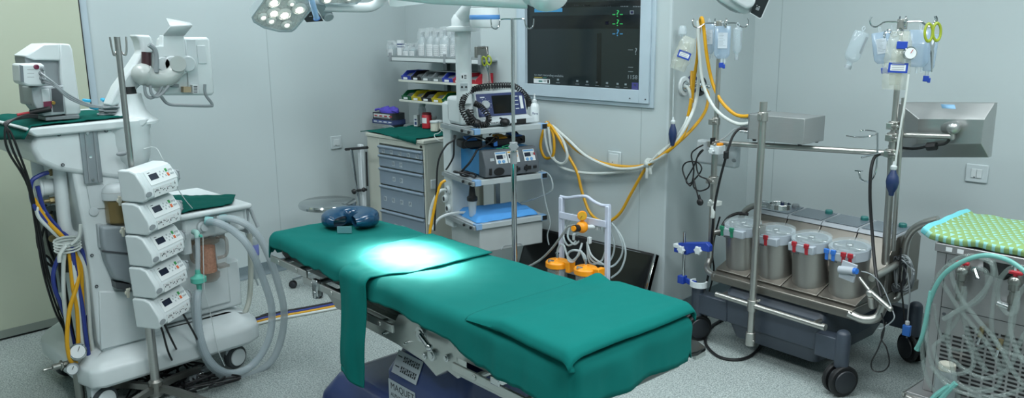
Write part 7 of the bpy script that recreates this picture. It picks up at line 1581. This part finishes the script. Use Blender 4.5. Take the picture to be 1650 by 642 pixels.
pressure_cuff('tall crinkled pressure cuff with blue label and dial gauge on the right mast', hvm(1452, 50, .15), -2, .10, .235, (-.165, -.125), True)
q = hvm(1497, 55, .16); M_ = view_basis(q, 0) @ Matrix.Rotation(R(-90), 4, 'X') @ Matrix.Rotation(0, 4, 'Z')
sc2 = scissors('lime-handled scissors hanging on the right mast tree', view_basis(hvm(1503, 52, .17)) @ Matrix.Rotation(R(90), 4, 'X').inverted() @ Matrix.Rotation(R(-4), 4, 'Y') @ Matrix.Rotation(R(35), 4, 'Z') @ Matrix.Diagonal((1.1, 1, 1.3, 1)))
b = MB(); q = hvm(1438, 52, .16)
for k in range(4): c0 = q + Vector((.02 * k - .03, 0, .012 * (k % 2) - .01)); f_ = Vector((math.cos(k * 1.1), .6, math.sin(k))).normalized(); a_ = f_.orthogonal().normalized(); b_ = f_.cross(a_); b.tube([c0 + a_ * .014 * math.cos(t_) + b_ * .014 * math.sin(t_) for t_ in [i * PI / 6 for i in range(12)]], .002, n=6, closed=True)
tag(b.obj('ring_cluster', CHROME), 'cluster of small steel rings below the right mast head', 'rings')

# ---- monitor seen from behind on the right mast
mt_ = thing('mast_monitor', 'stainless monitor seen from behind on an arm of the right mast', 'monitor', hv(1525, 210, .42)); MTL = local(mt_)
MSV = .45
mp = lambda x, y, d_=0: hv(x, y, MSV + d_)
co = [(1447, 165), (1603, 166), (1593, 254), (1440, 254)]; ci = [(1480, 192), (1586, 193), (1581, 232), (1476, 232)]
MST = mat('monitor_stainless', 'b0b3b2', .34, .85, var=.05, aniso=(2, 2, 40))
b = MB(MTL); O = [b.v(mp(*p)) for p in co]; I_ = [b.v(mp(*p, -.055)) for p in ci]; Bk = [b.v(mp(*p) + HM.to_3x3() @ Vector((0, .03, 0))) for p in co]
for i in range(4): j = (i + 1) % 4; b.f([O[i], O[j], I_[j], I_[i]]); b.f([O[i], Bk[i], Bk[j], O[j]])
b.f(I_); b.f(Bk[::-1]); b.obj('rear_shell', MST, mt_, bevel=.002, smooth=0)
b = MB(MTL); A = [mp(*p) + HM.to_3x3() @ Vector((0, .0305, 0)) for p in co]; c0 = sum(A, Vector()) / 4; b.f([b.v(c0 + (p - c0) * .94) for p in A]); b.obj('front_glass', BLACKG, mt_)
b = MB(MTL); q = mp(1527, 207, -.06); q2 = mp(1536, 206, -.09); b.tube([mp(1525, 207, -.03), q2], .027, n=20); b.sph(q2, .0275, n=20); b.cyl(q2 + Vector((0, 0, -.02)), q2 + Vector((0, 0, -.05)), .008, n=10); b.obj('ball_joint', MST, mt_)
b = MB(MTL); b.tube([hv(1432, 217, .30), hv(1534, 220, .36)], .012, n=16); b.cyl(hv(1534, 214, .36), hv(1534, 224, .36), .012, n=14); b.obj('support_arm', PIPE, mt_)
b = MB(MTL); A0_, A1_ = mp(1517, 167, -.004), mp(1539, 178, -.026)
P4 = [hv(1516, 168, .437), hv(1538, 169, .436), hv(1541, 178, .427), hv(1519, 178, .428)]; b.f([b.v(p) for p in P4]); b.obj('blue_sticker', mat('sky_sticker', '86b4d6', .5), mt_, solid=.001)
b = MB(MTL); b.tube(H3([(1432, 235, .36), (1470, 240, .36), (1495, 236, .36), (1522, 232, .36), (1530, 224, .36)]), .006, n=10, sm=4); b.tube([hv(1494, 236.5, .355), hv(1509, 235.5, .355)], .018, n=8); b.obj('signal_cable', BLACK, mt_)

# ---- heater-cooler unit at the lower right
hc = thing('heater_cooler', 'stainless heater-cooler cabinet with slotted grille and water taps at the right', 'heater-cooler', (-.69, 3.30, 0), -4)
HCM = frame((-.925, 3.26, 0), -4); HL_ = local(hc) @ HCM
HCW = HCM
def hc_(px, py, v=0): return HCM.inverted() @ onv(px, py, HCM @ Vector((0, v, 0)), -4)
SS2 = mat('cabinet_stainless', '9f9f9f', .4, .8, var=.05, aniso=(1, 30, 30))
W2, D2, Z0, Z1 = .62, .55, .16, .765
b = MB(HL_); b.box(0, W2, 0, D2, Z0, Z1 - .035); b.obj('cabinet_body', SS2, hc, bevel=.004)
b = MB(HL_); b.box(-.006, W2 + .006, -.008, D2 + .006, Z1 - .034, Z1); b.obj('top_cover', SS2, hc, bevel=.004)
b = MB(HL_); b.box(.035, .037, -.001, .0, Z0, Z1 - .04); b.box(.037, W2, -.001, .0, .515, .5175); b.obj('panel_joint', BLACK, hc, smooth=0)
for (x, z) in ((.05, .70), (.05, .49), (.05, .25)): MB(HL_).lathe([(.007, 0), (.006, .003)], (x, 0, z), (0, -1, 0), n=12).obj('screw', DGREY, hc)
for x in (.035, .075): MB(HL_).box(x, x + .022, -.0095, -.0082, Z1 - .026, Z1 - .01).obj('white_tag', PAPER, hc, smooth=0)
# grille slots
b = MB(HL_)
for r_ in range(17):
    for c2 in range(14):
        x = .05 + c2 * .040; z = .185 + r_ * .017
        if r_ > 13 and c2 < 2: continue
        b.box(x, x + .032, -.0015, .0, z, z + .008)
o = b.obj('grille_slots', mat('slot_black', '0c0d0e', .6), hc, smooth=0)
# taps
for k, (x, y) in enumerate(((1553, 437), (1638, 453))):
    q = hc_(x, y, -.03); b = MB(HL_); b.cyl((q.x, 0, q.z + .01), (q.x, -.05, q.z), .013, n=16); b.sph((q.x, -.045, q.z), .023); b.lathe([(.014, 0), (.018, -.01), (.018, -.03), (.013, -.035), (.013, -.05), (.016, -.055), (.016, -.08), (.011, -.085), (.011, -.11)], (q.x, -.05, q.z), n=18); b.obj('water_tap', mat('nickel', '8c8f8a', .3, .9), hc)
    b = MB(HL_); b.cb((q.x + .0, -.05, q.z + .034), (.045, .016, .012)); b.cyl((q.x, -.05, q.z + .02), (q.x, -.05, q.z + .034), .008, n=10); b.obj('tap_lever', RED, hc, bevel=.003)
q = hc_(1572, 437, -.02); b = MB(HL_); b.cyl((q.x, 0, q.z), (q.x, -.04, q.z + .01), .011, n=14).cyl((q.x - .0, -.035, q.z + .01), (q.x + .02, -.05, q.z - .02), .008, n=12); b.obj('side_spigot', CHROME, hc)
q = hc_(1622, 492, -.02)
b = MB(HL_); b.cyl((q.x - .03, -.02, q.z), (q.x + .03, -.02, q.z - .01), .012, n=14); b.obj('side_spigot', CHROME, hc)
q = hc_(1612, 420, -.001); b = MB(HL_); b.prism([(-.06, .03), (.07, .012), (.08, -.035), (.02, -.07), (-.05, -.06)], (q.x, -.0005, q.z), (1, 0, 0), (0, 0, 1), (0, -1, 0), .002); b.obj('dark_window', BLACKG, hc)
q = hc_(1645, 432, -.001); b = MB(HL_); b.box(q.x - .02, q.x + .02, -.003, 0, q.z - .02, q.z + .02); b.box(q.x - .012, q.x + .012, -.004, -.003, q.z - .012, q.z + .008, mi=1); b.obj('power_switch', [PAPER, RED], hc)
for (x, y) in ((1582, 540), (1612, 560)):
    q = hc_(x, y, -.02); b = MB(HL_); b.cyl((q.x, -.02, q.z + .03), (q.x - .005, -.02, q.z - .01), .009, n=12); b.cyl((q.x - .005, -.02, q.z - .01), (q.x - .01, -.02, q.z - .04), .006, n=12, mi=1); b.obj('hose_tail', [mat('old_brass', '8c7f5d', .4, .8), CHROME], hc)
# chassis tube and castors
b = MB(HL_); zt = .135
b.tube([(-.03, .5, zt), (-.045, .0, zt), (-.04, -.045, zt), (-.01, -.065, zt), (.1, -.075, zt), (W2, -.075, zt)], .012, n=12, sm=3); b.obj('bumper_tube', PIPE, hc)
b = MB(HL_); b.box(-.035, W2, -.06, D2, .12, .16); b.obj('chassis_plate', SS2, hc, bevel=.003)
for (x, y) in ((.03, .0), (W2 - .05, .0), (.03, .45), (W2 - .05, .45)): castor(hc, HL_, (x, y, .055), .055, BLACK, .018, face=(.7, -.7, 0)); MB(HL_).box(x - .03, x + .03, y - .03, y + .03, .105, .12).obj('castor_plate', DGREY, hc)
# white container behind tubes
q = onv(1530, 570, HCM @ Vector((0, -.06, 0)), -4); 
t = thing('fluid_container', 'translucent white bottle standing among the coiled tubes before the grille', 'bottle', (q.x, q.y, .148))
MB().lathe([(.035, 0), (.038, .006), (.038, .11), (.028, .135)], n=28).obj('bottle_body', mat('milky_bottle', '9aa5a6', .4, alpha=.75), t); MB().lathe([(.03, .135), (.03, .158), (.026, .16)], n=24).obj('screw_cap', mat('ivory_plastic', 'c6c6b8', .4), t)
t.location = HCM @ Vector((.10, -.055, .16)); 
# tubes
TUB = mat('water_tubing', '8a9894', .1, alpha=.28, spec=1.0)
AQ = mat('aqua_tubing', '6fb0a8', .3, alpha=.85)
TY = lambda l, dv=0: [onv(x, y, HCM @ Vector((0, -.085 - (d_ or 0) - dv, 0)), -4) for x, y, d_ in l]
def loop(lb, l, r=.0082, m_=TUB, grp=None): return cable('water_tube', lb, 'tube', TY(l), r, m_, grp, sm=8, n=12)
loop('clear tube from the left tap sweeping far left and down around the bundle', [(1556, 440, .0), (1540, 425, .02), (1515, 440, .03), (1498, 480, .03), (1488, 530, .03), (1487, 580, .03), (1498, 620, .03), (1518, 640, .02)])
loop('second clear tube sweeping left just inside the outermost one', [(1600, 425, .0), (1565, 412, .03), (1530, 425, .04), (1505, 465, .04), (1494, 520, .04), (1496, 570, .04), (1515, 605, .03), (1550, 625, .03), (1600, 628, .02)])
loop('clear tube making a wide circle through the middle of the bundle', [(1556, 470, .01), (1545, 510, .02), (1520, 545, .03), (1505, 560, .04), (1515, 590, .04), (1545, 603, .04), (1568, 590, .03), (1563, 560, .02), (1552, 540, .01)])
loop('clear tube running diagonally from upper left to lower right', [(1530, 425, .05), (1535, 450, .06), (1548, 480, .06), (1575, 515, .06), (1605, 550, .06), (1625, 585, .05), (1640, 610, .05), (1655, 625, .04)])
loop('second diagonal clear tube parallel to the first', [(1518, 455, .05), (1540, 490, .05), (1570, 528, .05), (1598, 565, .05), (1612, 600, .04), (1605, 625, .04), (1570, 632, .04), (1540, 615, .04)])
loop('clear tube arching down beside the left tap to the grille', [(1575, 432, .02), (1590, 440, .03), (1588, 470, .03), (1570, 490, .03), (1545, 500, .03), (1532, 510, .04), (1528, 550, .04), (1536, 600, .04), (1545, 645, .03)])
loop('clear tube hanging straight down left of the right tap', [(1600, 420, .03), (1605, 450, .03), (1600, 490, .03), (1598, 530, .03), (1610, 560, .02), (1640, 575, .02), (1660, 578, .02)])
loop('clear tube looping at the right tap and out of view', [(1640, 470, .01), (1638, 500, .02), (1622, 505, .03), (1608, 480, .03), (1612, 450, .04), (1630, 432, .04), (1655, 430, .04)])
loop('clear tube curving along the lower right of the grille', [(1660, 520, .03), (1640, 560, .04), (1625, 595, .04), (1590, 610, .04), (1560, 600, .03), (1535, 580, .02)])
loop('clear tube sloping across the upper middle between the taps', [(1520, 515, .06), (1545, 500, .06), (1570, 485, .06), (1592, 460, .06), (1600, 435, .05), (1590, 418, .04), (1560, 413, .03)])
loop('ribbed clear tube hanging lowest across the grille slots', [(1500, 590, .05), (1525, 620, .05), (1560, 636, .05), (1600, 640, .05), (1640, 630, .04), (1660, 615, .04)])
loop('thin clear tube crossing behind the white bottle', [(1505, 490, .01), (1512, 530, .01), (1530, 560, .01), (1552, 565, .01), (1580, 560, .02), (1600, 545, .02)], .006)
loop('clear tube descending from the left tap outlet', [(1553, 462, .0), (1552, 500, .015), (1560, 540, .015), (1575, 575, .01), (1590, 600, .01)], .010)
loop('clear tube bending down from the right tap outlet', [(1638, 480, .0), (1632, 520, .015), (1622, 555, .015), (1618, 600, .01)], .010)
loop('clear tube hooking round the far right of the bundle', [(1660, 450, .06), (1640, 480, .06), (1628, 520, .06), (1636, 560, .06), (1655, 590, .06)])
loop('aqua tube arching from the left over the top of the bundle', [(1478, 565, .02), (1490, 530, .03), (1497, 490, .04), (1515, 450, .06), (1545, 425, .07), (1585, 412, .07), (1625, 420, .07), (1660, 445, .07)], .0085, AQ)
loop('short aqua tube at the lower left by the dark castor', [(1500, 470, .05), (1493, 510, .05), (1485, 545, .04), (1476, 563, .02)], .0075, AQ)
for k, pts in enumerate(([(1530, 622), (1506, 640), (1490, 660)], [(1540, 618), (1528, 630), (1508, 652)])):
    cable('aqua_tube_end', ['aqua tube end with cuff poking from the bottom of the bundle', 'second aqua tube end below the bundle'][k], 'tube', TY([(x, y, .05) for x, y in pts]), .010, AQ)
# patterned cloth on top
PT = bpy.data.materials.new('heart_print_cloth'); PT.use_nodes = True
def _pt():
    nt = PT.node_tree; N = nt.nodes; L = nt.links; b = N['Principled BSDF']; b.inputs['Roughness'].default_value = .85
    uv = N.new('ShaderNodeUVMap'); sp = N.new('ShaderNodeSeparateXYZ'); L.new(uv.outputs[0], sp.inputs[0])
    def mth(op, a, b_=None, c_=None):
        m = N.new('ShaderNodeMath'); m.operation = op
        for i, v_ in enumerate((a, b_, c_)):
            if v_ is None: continue
            if isinstance(v_, (int, float)): m.inputs[i].default_value = v_
            else: L.new(v_, m.inputs[i])
        return m.outputs[0]
    X, Y = sp.outputs[0], sp.outputs[1]
    row = mth('FLOOR', Y); par = mth('MODULO', row, 2.0); xs = mth('ADD', X, mth('MULTIPLY', par, .5))
    fx_ = mth('SUBTRACT', mth('FRACT', xs), .5); fy_ = mth('SUBTRACT', mth('FRACT', Y), .5)
    wdt = mth('MULTIPLY', mth('ADD', fy_, .38), .42)
    inn = mth('MULTIPLY', mth('LESS_THAN', mth('ABSOLUTE', fx_), wdt), mth('LESS_THAN', fy_, .36))
    mx = N.new('ShaderNodeMix'); mx.data_type = 'RGBA'; L.new(inn, mx.inputs[0]); mx.inputs[6].default_value = (*lin('7d9b62'), 1); mx.inputs[7].default_value = (*lin('88c0bb'), 1)
    L.new(mx.outputs[2], b.inputs['Base Color'])
_pt()
b = MB(); ZC = Z1 + .006
def pc(a, c_):
    x = -.055 + .74 * a; y = -.012 + .44 * c_
    z = ZC + .034 + .010 * fbm(x * 4, y * 5, 1) + .008 * fbm(x * 11, y * 10, 4)
    if y < .03: z -= (.03 - y) * .2
    e = -.02 - x
    if e > 0: z += .028 * math.sin(min(1, e / .08) * PI * .6); 
    return HCM @ Vector((x, y, z))
b.grid(pc, 70, 40)
pco = b.obj('patterned_cloth', [PT, mat('aqua_hem', '69bcc4', .8)], smooth=80)
uvl = pco.data.uv_layers.new(name='UVMap')
inv = HCM.inverted()
for p_ in pco.data.polygons:
    for li in p_.loop_indices:
        c2 = inv @ pco.data.vertices[pco.data.loops[li].vertex_index].co; uvl.data[li].uv = (c2.x * 36, c2.y * 36)
    cc = inv @ p_.center
    if cc.x < -.03: p_.material_index = 1
q_ = pco.modifiers.new('s', 'SOLIDIFY'); q_.thickness = .03; q_.offset = -1; q_.material_offset = 0
q_ = pco.modifiers.new('b', 'BEVEL'); q_.width = .012; q_.segments = 3; q_.limit_method = 'ANGLE'; q_.angle_limit = R(60)
tag(pco, 'folded green quilted cloth with aqua hearts and aqua hem on the steel cabinet', 'cloth')

# second lamp head, upper right
LC2 = far(1185, -25, 2.6)
l2 = thing('surgical_lamp', 'unlit white surgical lamp head with dark keypad above the left drip tree', 'surgical lamp', LC2); L2 = local(l2)
fq = lambda x, y, d=2.6: far(x, y, d)
vn = Vector((EYE - LC2)); vn.z = 0; vn.normalize()
def slab2(b, pts, d, th, mi=None):
    P = [onp(x, y, LC2 + vn * d, vn) for x, y in pts]; A = [b.v(p) for p in P]; B = [b.v(p - vn * th) for p in P]; n = len(P)
    for i in range(n): b.f([A[i], A[(i + 1) % n], B[(i + 1) % n], B[i]], mi)
    b.f(A, mi); b.f(B[::-1], mi)
b = MB(L2); slab2(b, [(1140, -20), (1158, 0), (1172, 9), (1190, 19), (1200, 22), (1209, 21), (1213, 15), (1225, -10), (1215, -60), (1160, -70)], .03, .3); b.obj('lamp_shell', WHITE, l2, bevel=.03, seg=4)
b = MB(L2); slab2(b, [(1168, -20), (1172, -4), (1190, 8), (1203, 15), (1212, 12), (1218, 2), (1212, -20)], .06, .1); b.obj('shell_bulge', WHITE, l2, bevel=.02, seg=4)
b = MB(L2); slab2(b, [(1150, -4), (1158, 4), (1176, 16), (1186, 20), (1200, 22), (1180, 11), (1162, 0)], -.02, .22); b.obj('front_glass', mat('lamp_glass2', '9aa6a6', .1, alpha=.6), l2)
b = MB(L2); slab2(b, [(1212, -12), (1217, 4), (1209, 21), (1224, 29.5), (1227, 28), (1244, -12)], .04, .02); b.obj('keypad_panel', mat('keypad_dark', '22292b', .3), l2, bevel=.001)
b = MB(L2); slab2(b, [(1208.4, 21), (1224, 30.6), (1228, 29), (1245.5, -12), (1244, -12), (1226.5, 28), (1224, 29), (1209.5, 20.4)], .044, .026); b.obj('keypad_rim', WHITE2, l2)
b = MB(L2); slab2(b, [(1217, 15), (1222, 17.5), (1224.5, 13.5), (1219.5, 11)], .042, .001); slab2(b, [(1219, 9), (1220, 9.5), (1220.5, 8.5), (1219.5, 8)], .042, .001, 1); slab2(b, [(1222, 11), (1224.5, 12), (1225, 11), (1222.5, 10)], .042, .001, 1); b.obj('key_print', [GREYP, PAPER], l2, smooth=0)
b = MB(L2); p = onp(1190, -45, LC2 - vn * .1, vn); b.tube([p, p + Vector((0, 0, .3)), Vector((p.x + .3, p.y - .3, 2.5)), Vector((p.x + .8, p.y - .8, 2.6)), Vector((p.x + .8, p.y - .8, CEIL))], .025, n=12, sm=4); b.obj('suspension_arm', WHITE, l2)
